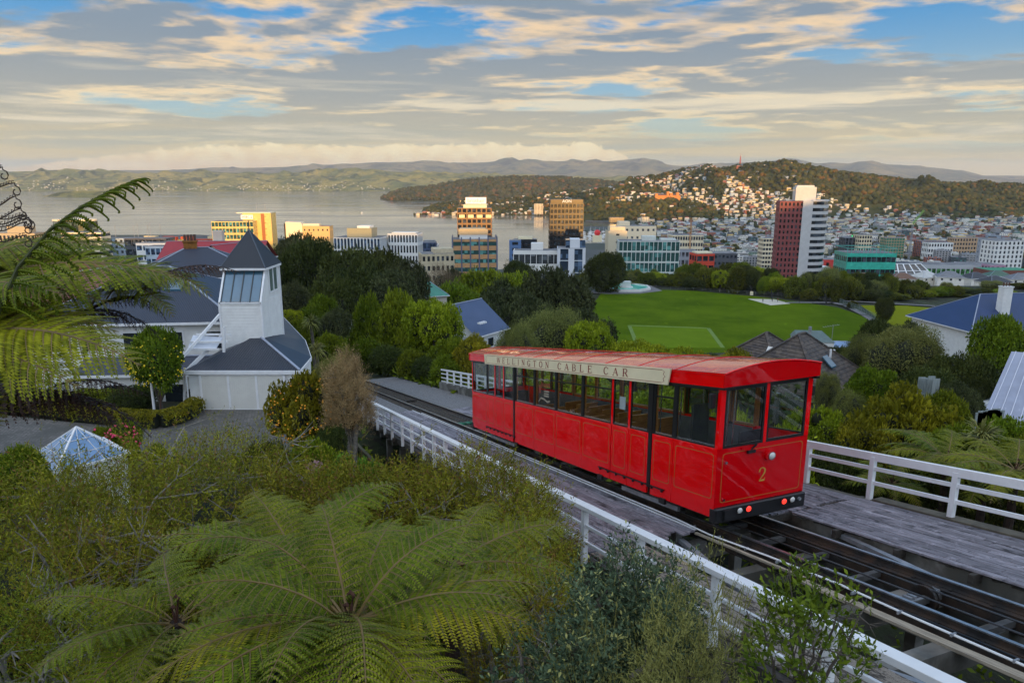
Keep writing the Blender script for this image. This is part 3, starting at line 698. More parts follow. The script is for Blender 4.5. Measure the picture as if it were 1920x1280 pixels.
# uphill end
def endwall(y, sg, front):
    Y0, Y1 = sorted((y, y-sg*.05))
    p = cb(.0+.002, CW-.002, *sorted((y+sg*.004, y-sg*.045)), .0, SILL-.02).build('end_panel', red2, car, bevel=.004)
    pinstripe(p, .14, CW-.14, .10, SILL-.13, ('s', y+sg*.010), .016)
    for x0, x1 in ((0, .13), (CW/2-.045, CW/2+.045), (CW-.13, CW)):
        cb(x0+.003, x1-.003, *sorted((y+sg*.012, y-sg*.05)), SILL-.02, HEAD+.02).build('end_pillar', red, car, bevel=.006)
    for x0, x1 in ((.13, CW/2-.045), (CW/2+.045, CW-.13)):
        fr = cm(); e = .045; ya, yb = sorted((y+sg*.006, y-sg*.04))
        for (p0, p1, q0, q1) in ((x0, x1, SILL-.02, SILL+e), (x0, x1, HEAD-e, HEAD+.02), (x0, x0+e, SILL+e, HEAD-e), (x1-e, x1, SILL+e, HEAD-e)): fr.box(p0, p1, ya, yb, q0, q1)
        F_ = fr.build('windscreen_frame', rubber, car)
        yy = y-sg*.015; cb(x0+e*.6, x1-e*.6, yy-.003, yy+.003, SILL+e*.6, HEAD-e*.6).build('windscreen', glass, F_)
    bp_ = cb(-.01, CW+.01, *sorted((y+sg*.10, y-sg*.15)), -.36, -.005).build('bumper', black, car, bevel=.03)
    return p
pf = endwall(0, -1, True); endwall(CL, 1, False)
def disc(c, r, ax, th, n=16, name='lamp', mat=None, parent=None, dome=0):
    mb = cm(); pts = []
    for k in range(n):
        t = 2*PI*k/n; pts.append((c[0]+math.cos(t)*r, c[1], c[2]+math.sin(t)*r))
    if dome:
        b = len(mb.v); rings = [(1, 0), (.85, .5), (.5, .88), (0.02, 1)]
        vs = [(c[0]+math.cos(2*PI*k/n)*r*q, c[1]-dome*z, c[2]+math.sin(2*PI*k/n)*r*q) for q, z in rings for k in range(n)]
        fs = [(j*n+k, j*n+(k+1) % n, (j+1)*n+(k+1) % n, (j+1)*n+k) for j in range(3) for k in range(n)]+[tuple(range(3*n, 4*n))]
        mb.add(vs, fs)
    else: mb.prism(pts, (0, -th, 0))
    return mb.build(name, mat, parent, smooth=bool(dome))
lens = M('lamp_lens', (.62, .62, .58), .15, .1, 20, spec=.8, coat=.6); redlens = M('lit_red_lens', (.5, .01, .01), .3, .2, 20, emit=((1, .05, .03), 1.3))
chrome = M('chrome', (.6, .6, .6), .15, .05, metal=1)
for x, m_ in ((.62, lens), (.86, redlens), (1.86, redlens), (2.10, lens)):
    hou = disc((x, -.10, -.13), .085, 1, .025, 16, 'lamp_housing', black, car); disc((x, -.125, -.13), .068, 1, 0, 16, 'lamp', m_, hou, .03)
for x in (.22, .36, 2.3): disc((x, -.10, -.14), .04, 1, .05, 10, 'coupling_socket', galv, car)
cb(.18, .40, -.16, -.10, -.30, -.05).build('jumper_bracket', black, car)
hb = disc((1.38, -.004, 1.04), .11, 1, .08, 20, 'headlight', red2, car); disc((1.42, -.085, 1.03), .095, 1, .02, 20, 'headlight_rim', chrome, hb); disc((1.42, -.104, 1.03), .082, 1, 0, 20, 'headlight_glass', lens, hb, .035)
cm().bar((.62, -.03, 1.30), (1.28, -.03, 1.16), .02, .05).build('front_stay', red2, car)
wp = cm().bar((.85, -.03, 1.22), (1.02, -.05, 1.36), .03, .03); wp.bar((1.0, -.055, 1.36), (.5, -.05, 1.44), .02, .025); wp.box(.78, .98, -.07, -.01, 1.17, 1.24); wp.build('wiper', black, car)
for z in (.16, 1.03): disc((.24, -.008, z), .03, 1, .03, 10, 'front_stud', chrome, car)
nm = text_mesh('2', .62, .004); nm.materials.append(goldnum)
# serif numeral built from a curve of its own: thick and thin strokes
mb = MB(lambda p: carT((1.27+(p[0]-1.27)*.74, p[1], .60+(p[2]-.60)*.74))); cx, cz = 1.27, .60
arc = [(cx-.115, cz+.115), (cx-.10, cz+.175), (cx-.05, cz+.215), (cx+.02, cz+.215), (cx+.085, cz+.165), (cx+.095, cz+.095), (cx+.06, cz+.01), (cx-.02, cz-.09), (cx-.10, cz-.185)]
wd = [.055, .04, .03, .035, .055, .065, .055, .035, .02]
for k in range(len(arc)-1):
    (a, b), (c_, d) = arc[k], arc[k+1]; L_ = math.hypot(c_-a, d-b); nx_, nz_ = -(d-b)/L_, (c_-a)/L_
    w0, w1 = wd[k]/2, wd[k+1]/2
    mb.poly([(a-nx_*w0, -.008, b-nz_*w0), (c_-nx_*w1, -.008, d-nz_*w1), (c_+nx_*w1, -.008, d+nz_*w1), (a+nx_*w0, -.008, b+nz_*w0)])
mb.poly([(cx-.115, -.0084, cz-.215), (cx+.09, -.0084, cz-.215), (cx+.115, -.0084, cz-.11), (cx+.095, -.0084, cz-.11), (cx+.07, -.0084, cz-.155), (cx-.105, -.0084, cz-.17)])
mb.prism([(cx-.14, -.006, cz+.09), (cx-.09, -.006, cz+.09), (cx-.085, -.006, cz+.13), (cx-.135, -.006, cz+.13)], (0, -.004, 0))
mb.build('number_two', goldnum, car); bpy.data.meshes.remove(nm)
# roof: shallow arch with fascia
ro = cm(); NX = 14; ys = [-.14, .02]+list(np.linspace(1.4, CL-1.2, 12))+[CL+.24]
arch = [(x, RT+.04+.17*(1-((x-CW/2)/(CW/2+.08))**2)) for x in np.linspace(-.05, CW+.05, NX)]
for y in ys: ro.v += [carT((x, y, z)) for x, z in arch]
for j in range(len(ys)-1):
    for i in range(NX-1): ro.f.append((j*NX+i, j*NX+i+1, (j+1)*NX+i+1, (j+1)*NX+i)); ro.mi.append(0)
rf = ro.build('roof', roofred, car, smooth=True)
for sidex, sg in ((0, -1), (CW, 1)):
    cb(*sorted((sidex+sg*.03, sidex-sg*.01)), -.11, CL+.2, HEAD+.05, RT+.035).build('roof_fascia', red, car)
    cb(*sorted((sidex+sg*.055, sidex+sg*.03)), -.14, CL+.24, RT+.0, RT+.04).build('roof_gutter', red, car)
for y, sg in ((-.11, -1), (CL+.20, 1)):
    f = cm(); a = arch
    top = [(x, y, z-.01) for x, z in a]; f.prism([(a[0][0], y, HEAD+.06)]+top+[(a[-1][0], y, HEAD+.06)], (0, sg*.03, 0))
    f.build('roof_end_fascia', red2, car)
    l_ = cm(); l_.tube([(x, y+sg*.04, z-.012) for x, z in a], .018, 6); l_.build('roof_end_lip', red, car)
    cm().box(0, CW, *sorted((y, y-sg*.2)), HEAD+.04, HEAD+.06).build('canopy_soffit', rubber, car)
for y in np.linspace(1.6, CL-1.6, 9):
    sm_ = cm(); sm_.tube([(x, y, z+.004) for x, z in arch], .008, 4); sm_.build('roof_seam', roofred, rf)
# cream name boards fixed along the roof edge
lettr = M('oxblood_lettering', lin(134, 48, 42), .5, .1)
STR = {  # strokes on a 0..1 box: (x0, y0, x1, y1, weight)
 'W': [(0, 1, .27, 0, .17), (.27, 0, .5, .95, .07), (.5, .95, .73, 0, .17), (.73, 0, 1, 1, .07), (-.08, 1, .16, 1, .06), (.84, 1, 1.08, 1, .06), (.4, .97, .6, .97, .05)],
 'E': [(.18, 0, .18, 1, .17), (.02, 1, .85, 1, .07), (.02, 0, .9, 0, .07), (.18, .52, .62, .52, .07), (.85, 1, .85, .78, .06), (.9, 0, .9, .24, .06), (.62, .42, .62, .62, .06)],
 'L': [(.2, 0, .2, 1, .17), (.02, 1, .4, 1, .06), (.02, 0, .88, 0, .07), (.88, 0, .88, .26, .06)],
 'I': [(.5, 0, .5, 1, .17), (.28, 1, .72, 1, .06), (.28, 0, .72, 0, .06)],
 'N': [(.14, 0, .14, 1, .07), (.14, 1, .86, .03, .18), (.86, 0, .86, 1, .07), (-.02, 0, .32, 0, .06), (-.02, 1, .2, 1, .06), (.7, 1, 1.02, 1, .06)],
 'T': [(.5, 0, .5, 1, .17), (.05, 1, .95, 1, .07), (.05, 1, .05, .78, .06), (.95, 1, .95, .78, .06), (.3, 0, .7, 0, .06)],
 'A': [(.06, 0, .5, 1, .07), (.5, 1, .94, 0, .18), (.24, .36, .76, .36, .06), (-.06, 0, .24, 0, .06), (.74, 0, 1.06, 0, .06)],
 'B': [(.18, 0, .18, 1, .17), (.02, 1, .6, 1, .06), (.02, 0, .64, 0, .06), (.18, .52, .62, .52, .06), (.6, 1, .8, .86, .1), (.8, .86, .8, .66, .15), (.8, .66, .62, .52, .1), (.64, .52, .88, .38, .1), (.88, .38, .88, .14, .16), (.88, .14, .64, 0, .1)],
 'R': [(.18, 0, .18, 1, .17), (.02, 1, .6, 1, .06), (.02, 0, .38, 0, .06), (.18, .5, .6, .5, .06), (.6, 1, .82, .86, .1), (.82, .86, .82, .64, .16), (.82, .64, .6, .5, .1), (.5, .5, .92, .02, .16), (.86, 0, 1.06, 0, .06)],
 'C': [(.92, .7, .92, 1, .05), (.9, .8, .68, .97, .08), (.68, .99, .36, .99, .08), (.36, .98, .12, .75, .13), (.12, .75, .08, .5, .17), (.08, .5, .12, .25, .17), (.12, .25, .36, .02, .13), (.36, .01, .68, .01, .08), (.68, .02, .93, .22, .08)],
}
STR['O'] = [(.36, .99, .64, .99, .08), (.64, .99, .88, .75, .13), (.88, .75, .93, .5, .17), (.93, .5, .88, .25, .17), (.88, .25, .64, .01, .13), (.64, .01, .36, .01, .08), (.36, .01, .12, .25, .13), (.12, .25, .07, .5, .17), (.07, .5, .12, .75, .17), (.12, .75, .36, .99, .13)]
STR['G'] = STR['C'][:-1]+[(.68, .02, .84, .1, .09), (.84, .0, .84, .42, .16), (.62, .42, 1.02, .42, .06)]
def lettering(mb, f, txt, x, h, lw, sp, word):
    for ch in txt:
        if ch == ' ': x += word; continue
        w_ = lw*(.62 if ch == 'I' else 1.25 if ch == 'W' else 1)
        for a, b, c_, d, wt in STR[ch]:
            p, q = np.array([x+a*w_, b*h]), np.array([x+c_*w_, d*h]); L_ = np.linalg.norm(q-p); dr = (q-p)/L_; nr = np.array([-dr[1], dr[0]])*wt*h*.62
            if a == c_ or abs(a-c_) > .2 and b != d: pass
            mb.poly([f(*(p-nr)), f(*(q-nr)), f(*(q+nr)), f(*(p+nr))])
        x += w_+sp
    return x
for sidex, sg in ((0, -1), (CW, 1)):
    A0, A1 = 1.70, 14.55
    def bf(u, v_, o=0.0):                        # u along the board read left to right, v up the board; top leans out
        y = (A1-u) if sg < 0 else (A0+u)
        return (sidex+sg*(.055+.10*(1-v_/.48)*0+.05+o), y, 2.69+v_*.86)
    L_ = A1-A0
    bd = cm().prism([bf(0.1, 0), bf(L_-.1, 0), bf(L_, .46), bf(0, .46)], (-sg*.03, 0, 0)).build('name_board', cream, car)
    ln = cm()
    for v0 in (.045, .405): 
        ln.poly([bf(.35, v0, .003), bf(L_-.35, v0, .003), bf(L_-.35, v0+.016, .003), bf(.35, v0+.016, .003)])
    for u0, sgn in ((.35, -1), (L_-.35, 1)):
        pp = [(u0, .053), (u0+sgn*.1, .09), (u0+sgn*.06, .17), (u0+sgn*.14, .23), (u0+sgn*.06, .29), (u0+sgn*.1, .37), (u0, .413)]
        for (a, b), (c_, d) in zip(pp[:-1], pp[1:]): ln.poly([bf(a-.01, b, .003), bf(c_-.01, d, .003), bf(c_+.012, d, .003), bf(a+.012, b, .003)])
    ln.build('border_line', lettr, bd)
    te = cm(); lettering(te, lambda u, v_: bf(1.5+u, .115+v_, .004), 'WELLINGTON CABLE CAR', 0, .235, .26, .235, .42); te.build('lettering', lettr, bd)
# floor, far-side lining, benches, cab fittings
cb(.05, CW-.05, .05, CL-.05, .06, .10).build('floor', dark_in, car)
cb(.05, CW-.05, .05, CL-.05, HEAD+.01, HEAD+.035).build('ceiling_lining', M('pale_ceiling', (.5, .5, .48), .7, .05), car)
for y in np.arange(3.0, 14, 2.4): cb(1.0, 1.5, y, y+1.4, HEAD-.02, HEAD+.008).build('ceiling_light', M('white_diffuser', (.75, .76, .76), .4, .03), car)
for sx_, (x0, x1) in enumerate(((.06, .16), (CW-.16, CW-.06))):
    cb(x0+.02, x1-.02, 1.7, CL-1.8, .10, SILL-.06).build('side_lining', grey_in, car)
def bench(y, x0, x1):
    b = cb(x0, x1, y, y+.48, .48, .53); b.box(x0, x1, y-.06, y-.02, .53, 1.22); b.box(x0, x1, y-.02, y+.02, .14, .50); b.box(x0, x1, y-.08, y, 1.22, 1.27)
    b.build('bench', wood_int, car)
for y in (4.9, 5.95, 6.7, 7.7, 8.6, 9.5, 10.4):
    bench(y, .18, 1.02); bench(y, 1.5, CW-.18)
for y in (2.2, 3.1, 4.0, 12.2, 13.1):
    cm().tube([(1.25, y, .1), (1.25, y, HEAD)], .02, 8).build('grab_pole', M('pole_steel', (.5, .5, .5), .25, .1, metal=.9), car)
for y0, y1 in ((.08, .55), (CL-.55, CL-.08)):
    cb(.10, CW-.1, y0, y1, .1, 1.18).build('driver_console', dark_in, car)
    cb(.2, 1.1, y0+.06, y1-.06, 1.18, 1.30).build('control_desk', grey_in, car)
cb(1.35, 2.35, .10, .5, 1.19, 1.30).build('papers_tray', M('white_tray', (.6, .62, .6), .5, .1), car)
for x0, x1 in ((1.36, 1.6), (1.66, 1.95), (2.0, 2.3)): cb(x0, x1, .02+.1, .42, 1.30, 1.32).build('folder', M('paper', (.7, .7, .66), .6, .1), car)
cm().tube([(.95, .9, .1), (.95, .9, HEAD)], .025, 8).build('grab_pole', M('pole_steel', (0, 0, 0)), car)
cm().tube([(1.05, .8, .1), (1.05, .8, HEAD)], .02, 8).build('grab_pole', M('pole_steel', (0, 0, 0)), car)
cb(.3, .75, 1.3, 1.38, .1, 2.2).build('cab_partition', dark_in, car); cb(1.7, CW-.1, 1.3, 1.36, .1, 1.35).build('cab_partition', dark_in, car)
cb(.55, .85, .95, 1.3, .1, .8).build('driver_seat', dark_in, car)
cb(-.16, -.03, .10, .22, 2.28, 2.62).build('door_mirror', black, car, bevel=.02); cm().bar((-.01, .05, 2.66), (-.1, .16, 2.66), .03, .03).build('mirror_arm', chrome, car)
cb(CW+.03, CW+.13, .02, .12, 2.28, 2.52).build('door_mirror', black, car, bevel=.02)
# swirl sticker on the fourth window from the front and a notice on the door glass
stk = cm(); paleg = M('sticker_print', lin(150, 140, 122), .6, .1); redst = M('sticker_red', lin(140, 66, 50), .6, .1)
def stick(mb, s, h, a, b, w=.028):
    mb.poly([(-.0005+.006, s-a[0], h+a[1]-w/2), (-.0005+.006, s-b[0], h+b[1]-w/2), (-.0005+.006, s-b[0], h+b[1]+w/2), (-.0005+.006, s-a[0], h+a[1]+w/2)])
pr = [(-.45, .34), (-.3, .42), (-.05, .38), (.2, .44), (.42, .40)]
for a, b in zip(pr[:-1], pr[1:]): stick(stk, 8.95, 1.95, a, b, .035)
pr = [(-.45, -.38), (-.25, -.24), (0, -.26), (.25, -.34), (.45, -.30)]
for a, b in zip(pr[:-1], pr[1:]): stick(stk, 8.95, 1.95, a, b, .06)
for h_, a, b in ((.02, .0, .40), (-.07, .0, .36), (-.15, -.02, .38)): stick(stk, 8.95, 1.95, (a, h_), (b, h_), .05)
stk.build('window_sticker', paleg, car)
s2 = cm()
for k in range(9): stick(s2, 8.95, 1.95, (-.42+k*.1, .05+.16*(k > 1)+.02*math.sin(k)), (-.36+k*.1, .05+.16*(k > 1)+.02), .13 if k > 1 else .3)
s2.build('window_sticker', redst, car)
cb(.03, .034, 3.85, 4.15, 1.85, 2.2).build('door_notice', M('paper_notice', lin(190, 196, 200), .6, .05), car)
# underframe and bogies
cb(.35, CW-.35, .6, CL-.6, -.42, SB+.05).build('underframe', dsteel, car)
for yc in (2.9, 13.4):
    b = cb(.52, .60, yc-1.1, yc+1.1, -.62, -.42); b.box(1.98, 2.06, yc-1.1, yc+1.1, -.62, -.42); b.box(.52, 2.06, yc-.15, yc+.15, -.60, -.45); b.build('bogie_frame', dsteel, car)
    cb(.22, .30, yc-1.3, yc+1.3, -.52, -.40).build('brake_beam', galv, car)
    for q in (-.75, .75):
        for l in (.66, 1.95):
            w_ = cm(); n = 20; pts = [(l-.05, yc+q+math.cos(2*PI*k/n)*.24, -.455+math.sin(2*PI*k/n)*.24) for k in range(n)]; w_.prism(pts, (.1, 0, 0)); w_.build('wheel', dsteel, car)
for y in (1.9, 5.0, 11.3): cb(-.05, .02, y-.12, y+.12, -.34, -.20).build('step_bracket', black, car)
# ================================================================== people
skin = M('skin', lin(196, 146, 118), .55, .08, 20)
def figure(label, base, rz, joints, edges, radii, cloth, name='person'):
    """one continuous skinned body; clothes by material slots along its height"""
    e = empty(name, base, rz, label, 'person')
    me = bpy.data.meshes.new('body'); me.from_pydata(joints, edges, []); o = link('body', me, e)
    sm = o.modifiers.new('skin', 'SKIN'); sm.use_smooth_shade = True
    for i, r in enumerate(radii): me.skin_vertices[0].data[i].radius = (r, r*.85)
    me.skin_vertices[0].data[0].use_root = True
    ss = o.modifiers.new('sub', 'SUBSURF'); ss.levels = 2; ss.render_levels = 2
    dg = bpy.context.evaluated_depsgraph_get(); nm = bpy.data.meshes.new_from_object(o.evaluated_get(dg)); o.modifiers.clear(); o.data = nm
    nm.materials.clear()
    mats = []
    for _, m in cloth:
        if m not in mats: mats.append(m)
    for m in mats: nm.materials.append(m)
    for p in nm.polygons:
        for f, m in cloth:
            if f(p.center): p.material_index = mats.index(m); break
    return e, o
def standing(label, base, rz, shirt, trou, hair, lift=.5, stride=.15):
    J = [(0, 0, .95), (0, 0, 1.15), (0, -.01, 1.38), (0, -.01, 1.50), (0, -.03, 1.62), (0, -.03, 1.72),
         (.10, 0, .90), (.13, -stride*.5, .50), (.14, -stride, .08), (.14, -stride-.14, .04), (-.10, 0, .90), (-.13, stride*.4, .50), (-.14, stride, .08), (-.14, stride-.14, .04),
         (.18, 0, 1.42), (.27, -.05, 1.15), (.22, -.28*lift-.05, 1.0), (.20, -.36*lift-.08, .96), (-.18, 0, 1.42), (-.27, -.02, 1.15), (-.2, -.28*lift, 1.0), (-.17, -.36*lift-.03, .96)]
    E = [(0, 1), (1, 2), (2, 3), (3, 4), (4, 5), (0, 6), (6, 7), (7, 8), (8, 9), (0, 10), (10, 11), (11, 12), (12, 13), (2, 14), (14, 15), (15, 16), (16, 17), (2, 18), (18, 19), (19, 20), (20, 21)]
    R = [.15, .14, .15, .055, .10, .085, .09, .065, .045, .04, .09, .065, .045, .04, .06, .048, .036, .04, .06, .048, .036, .04]
    cl = [(lambda c: c.z > 1.70 or (c.z > 1.56 and c.y > 0.0), hair), (lambda c: c.z > 1.47, skin), (lambda c: c.z > .93 and c.z > 1.02 or abs(c.x) < .15 and c.z > .93, shirt), (lambda c: abs(c.x) > .165 and c.z > .85, skin), (lambda c: True, trou)]
    return figure(label, base, rz, J, E, R, cl)
def seated(label, base, rz, shirt, trou, hair):
    J = [(0, 0, .50), (0, .03, .72), (0, .02, .98), (0, .0, 1.10), (0, -.03, 1.22), (0, -.03, 1.32),
         (.10, -.04, .50), (.14, -.44, .52), (.14, -.46, .12), (.14, -.60, .06), (-.10, -.04, .50), (-.14, -.44, .52), (-.14, -.46, .12), (-.14, -.60, .06),
         (.18, .02, 1.02), (.26, -.06, .78), (.08, -.28, .66), (.0, -.33, .64), (-.18, .02, 1.02), (-.26, -.06, .78), (-.08, -.28, .68), (.0, -.30, .68)]
    E = [(0, 1), (1, 2), (2, 3), (3, 4), (4, 5), (0, 6), (6, 7), (7, 8), (8, 9), (0, 10), (10, 11), (11, 12), (12, 13), (2, 14), (14, 15), (15, 16), (16, 17), (2, 18), (18, 19), (19, 20), (20, 21)]
    R = [.15, .14, .15, .055, .10, .085, .09, .07, .05, .04, .09, .07, .05, .04, .06, .048, .036, .035, .06, .048, .036, .035]
    cl = [(lambda c: c.z > 1.30 or (c.z > 1.0 and c.y > .04 and abs(c.x) < .13), hair), (lambda c: c.z > 1.08, skin), (lambda c: abs(c.x) > .13 and c.z < .9 and c.z > .6 or (c.y < -.14 and c.z > .6), skin), (lambda c: c.z > .58, shirt), (lambda c: True, trou)]
    return figure(label, base, rz, J, E, R, cl)
cl = lambda k, c: M('cloth_'+k, c, .85, .1, 8)
pp = TK(.62, 8.05, .08)
seated('person in a dark blue shirt seated by the middle window of the red car', pp+Vector((0, 0, -.05)), -AZ+PI, cl('navy', lin(36, 48, 78)), cl('pale', lin(206, 200, 196)), cl('hair', lin(34, 24, 18)))
# ================================================================== foliage builders
def hedron(n, r): return rng.normal(size=(n, 3))
# a spray of rhombic leaves around a point
def clump(n, size, spread, wide=.45, fold=0):
    V, F = [], []
    for i in range(n):
        d = rng.normal(size=3); d[2] = abs(d[2])*.9+.1; d /= np.linalg.norm(d)
        a = np.cross(d, rng.normal(size=3)); a /= np.linalg.norm(a)
        b = d*spread*rng.uniform(.15, .6); t = d+rng.normal(size=3)*.25; t /= np.linalg.norm(t); s = size*rng.uniform(.7, 1.25)
        k = len(V); V += [b, b+t*s*.5+a*s*wide*.5, b+t*s, b+t*s*.5-a*s*wide*.5]; F.append((k, k+1, k+2, k+3))
    return np.array(V), np.array(F)
LM = {}
LM['dark'] = leafmat('leaf_dark_evergreen', (.020, .032, .008), (.078, .092, .020), .9, .12)
LM['darkgrey'] = leafmat('leaf_grey_evergreen', (.022, .032, .012), (.115, .128, .050), 1.2, .12)
LM['green'] = leafmat('leaf_mid_green', (.045, .080, .006), (.19, .235, .014), .8, .25)
LM['bright'] = leafmat('leaf_bright_green', (.09, .14, .006), (.34, .39, .020), .8, .3)
LM['yellow'] = leafmat('leaf_yellow_green', (.065, .070, .006), (.36, .30, .02), 1.2, .25)
LM['olive'] = leafmat('leaf_olive', (.065, .078, .016), (.25, .255, .070), .8, .3)
LM['kowhai'] = leafmat('leaf_mustard_shrub', (.070, .082, .006), (.32, .295, .018), 1.0, .3, .55, .12, ((.20, .10, .034), .86))
LM['lowland'] = leafmat('leaf_belt', (.030, .046, .007), (.15, .16, .020), .4, .2, .6, .30)
LM['brown'] = leafmat('twig_brown', (.10, .07, .045), (.21, .15, .10), 1.0, .1)
LM['straw'] = leafmat('dry_straw', (.22, .165, .065), (.52, .40, .17), 1.4, .2)
LM['glossy'] = leafmat('leaf_glossy_blue_green', (.022, .042, .022), (.115, .155, .080), 2.0, .08, .33, .1, ((.34, .32, .11), .88))
LM['feather'] = leafmat('leaf_feathery', (.075, .080, .018), (.21, .19, .055), 2.0, .3)
LM['lush'] = leafmat('leaf_lush', (.05, .12, .010), (.16, .29, .035), 1.4, .35)
LM['hedge'] = leafmat('leaf_hedge', (.08, .10, .006), (.26, .24, .015), 1.5, .25, .5, .02)
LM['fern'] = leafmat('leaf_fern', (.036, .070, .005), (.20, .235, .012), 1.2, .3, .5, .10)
LM['fernlit'] = leafmat('leaf_fern_yellow_lit', (.09, .11, .006), (.30, .29, .014), 1.2, .35, .5, .08)  # yellower copy of the fern leaf, light on the fronds put into its colour
LM['deadfern'] = leafmat('dead_fern', (.030, .014, .010), (.085, .045, .032), 2.0, .1)
rachis_m = M('fern_rachis', (.16, .105, .030), .6, .2, 6); darkr = M('fern_rachis_dark', (.03, .016, .011), .7, .3, 6)
core_m = M('dark_shade_core', (.012, .016, .005), .95, .4, 1.2, bump=1.0, bscale=5)  # dark lumps inside foliage, shade of the gaps put into their colour
def crown(seed, lobes, rl, n, lsize, mat, flat=1.0, top=1.0, z0=.16, per=6, wide=.5, cone=0, droop=0, coremat=None, coresc=.80):
    """unit crown (radius ~1, top at z=1): lobes of leaf sprays round dark cores that stand for shade"""
    global rng
    old = rng; rng = np.random.default_rng(seed)
    C_, R_ = [], []
    for i in range(lobes):
        a = rng.uniform(0, 2*PI); z = rng.uniform(0, 1)**.8
        rad = math.sqrt(max(.02, 1-(2*z-1)**2 if cone == 0 else (1-z*.92)**1.2))
        rr = rl*rng.uniform(.5, 1.35); q = rng.uniform(.35, 1)**.5
        c = np.array([math.cos(a)*rad*q*(1-rl*.8), math.sin(a)*rad*q*(1-rl*.8), z0+rl*.5+(1-z0-rl*1.1)*z]); C_.append(c); R_.append(rr)
    C_.append(np.array([0, 0, .55])); R_.append(rl*1.3)
    C_ = np.array(C_); R_ = np.array(R_)
    ax = np.array([1, 1, flat])
    idx = rng.choice(len(C_), n*2, p=R_**2/np.sum(R_**2)); d = rng.normal(size=(n*2, 3)); d[:, 2] += .25; d /= np.linalg.norm(d, axis=1, keepdims=True)
    P = C_[idx]+d*R_[idx][:, None]*ax*np.where(rng.random((n*2, 1)) < .2, rng.uniform(1.0, 1.3, (n*2, 1)), rng.uniform(.76, 1.06, (n*2, 1)))
    # drop sprays buried in other lobes
    keep = np.ones(len(P), bool)
    for c, r in zip(C_, R_): keep &= (np.sum(((P-c)/(ax*r))**2, axis=1) > .55)
    P, d = P[keep][:n], d[keep][:n]
    tv, tf = clump(per, lsize, lsize*1.6, wide)
    V, F = scatter(tv, tf, P, d+rng.normal(size=d.shape)*.35-np.array([0, 0, droop]), rng.uniform(.7, 1.35, len(P)))
    mats = [mat]; mi = np.zeros(len(F), int)
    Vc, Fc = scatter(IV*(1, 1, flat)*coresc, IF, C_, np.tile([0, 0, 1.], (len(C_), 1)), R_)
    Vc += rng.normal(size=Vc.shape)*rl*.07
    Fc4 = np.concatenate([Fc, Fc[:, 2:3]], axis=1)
    me = bpy.data.meshes.new('crown')
    allV = np.concatenate([V, Vc]); k = len(F)
    loops = np.concatenate([F.ravel(), (Fc+len(V)).ravel()]).astype(np.int32)
    me.vertices.add(len(allV)); me.vertices.foreach_set('co', allV.astype(np.float32).ravel()); me.loops.add(len(loops)); me.loops.foreach_set('vertex_index', loops)
    me.polygons.add(len(F)+len(Fc)); st = np.concatenate([np.arange(0, 4*len(F), 4), 4*len(F)+np.arange(0, 3*len(Fc), 3)]).astype(np.int32); me.polygons.foreach_set('loop_start', st)
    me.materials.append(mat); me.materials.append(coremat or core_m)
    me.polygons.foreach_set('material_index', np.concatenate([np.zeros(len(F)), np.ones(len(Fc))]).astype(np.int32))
    me.update(calc_edges=True); me.validate()
    rng = old; return me, C_
def trunkmesh(C_, seed, mat, r=.07, n=7):
    rd = random.Random(seed); mb = MB()
    mb.tube([(0, 0, -.15), (.02, .01, .12), (.0, .03, .3), (0, 0, .5)], [r*1.25, r, r*.8, r*.5], 8)
    for c in list(C_)[:n]:
        mb.tube([(0, .01, .12+rd.random()*.15), (c[0]*.45, c[1]*.45, .3+c[2]*.2), (c[0]*.9, c[1]*.9, c[2])], [r*.55, r*.4, r*.15], 6)
    return mb.mesh('trunk', mat)
PROTO = {}
def proto(key, *a, bk=bark, tr=.07, **k):
    me, C_ = crown(*a, **k); PROTO.setdefault(key, []).append((me, trunkmesh(C_, a[0], bk, tr)))
for sd in (1, 2, 3): proto('dark', sd, 34, .30, 3600, .060, LM['dark'], flat=.8, per=7)
for sd in (4, 5): proto('darkgrey', sd, 46, .24, 3600, .050, LM['darkgrey'], flat=.85, per=7)
for sd in (6, 7): proto('green', sd, 30, .28, 3000, .070, LM['green'], flat=.75, per=6)
for sd in (8, 9): proto('bright', sd, 34, .24, 2800, .060, LM['bright'], flat=.6, per=6)
for sd in (10, 11): proto('yellow', sd, 38, .24, 3000, .065, LM['yellow'], flat=.7, per=6)
for sd in (12, 13): proto('olive', sd, 26, .30, 4200, .050, LM['olive'], flat=1.1, per=7, wide=.22, droop=.1)
for sd in (14, 15, 16): proto('belt', sd, 20, .33, 1500, .085, LM['lowland'], flat=.85, per=6)
for sd in (17, 18): proto('conic', sd, 44, .26, 3600, .065, LM['green'], flat=.6, per=6, cone=1, z0=.04)
proto('lush', 19, 26, .3, 1500, .12, LM['lush'], flat=.7, per=6, wide=.7)
proto('straw', 20, 16, .30, 1500, .30, LM['straw'], flat=.9, per=8, wide=.045, coremat=M('straw_core', (.10, .07, .04), .95, .4, 2))
proto('brown', 21, 18, .33, 900, .12, LM['brown'], flat=.9, per=6, wide=.06, bk=greybark, coresc=.001)
LOOK = {'dark': 'dark evergreen tree', 'darkgrey': 'grey green evergreen tree', 'green': 'mid green tree', 'bright': 'bright green tree', 'yellow': 'yellow green glossy bush', 'olive': 'soft olive tree', 'belt': 'dull green tree', 'conic': 'tapering green tree', 'lush': 'lush light green plant', 'straw': 'dry straw coloured bush', 'brown': 'bare brown tree'}
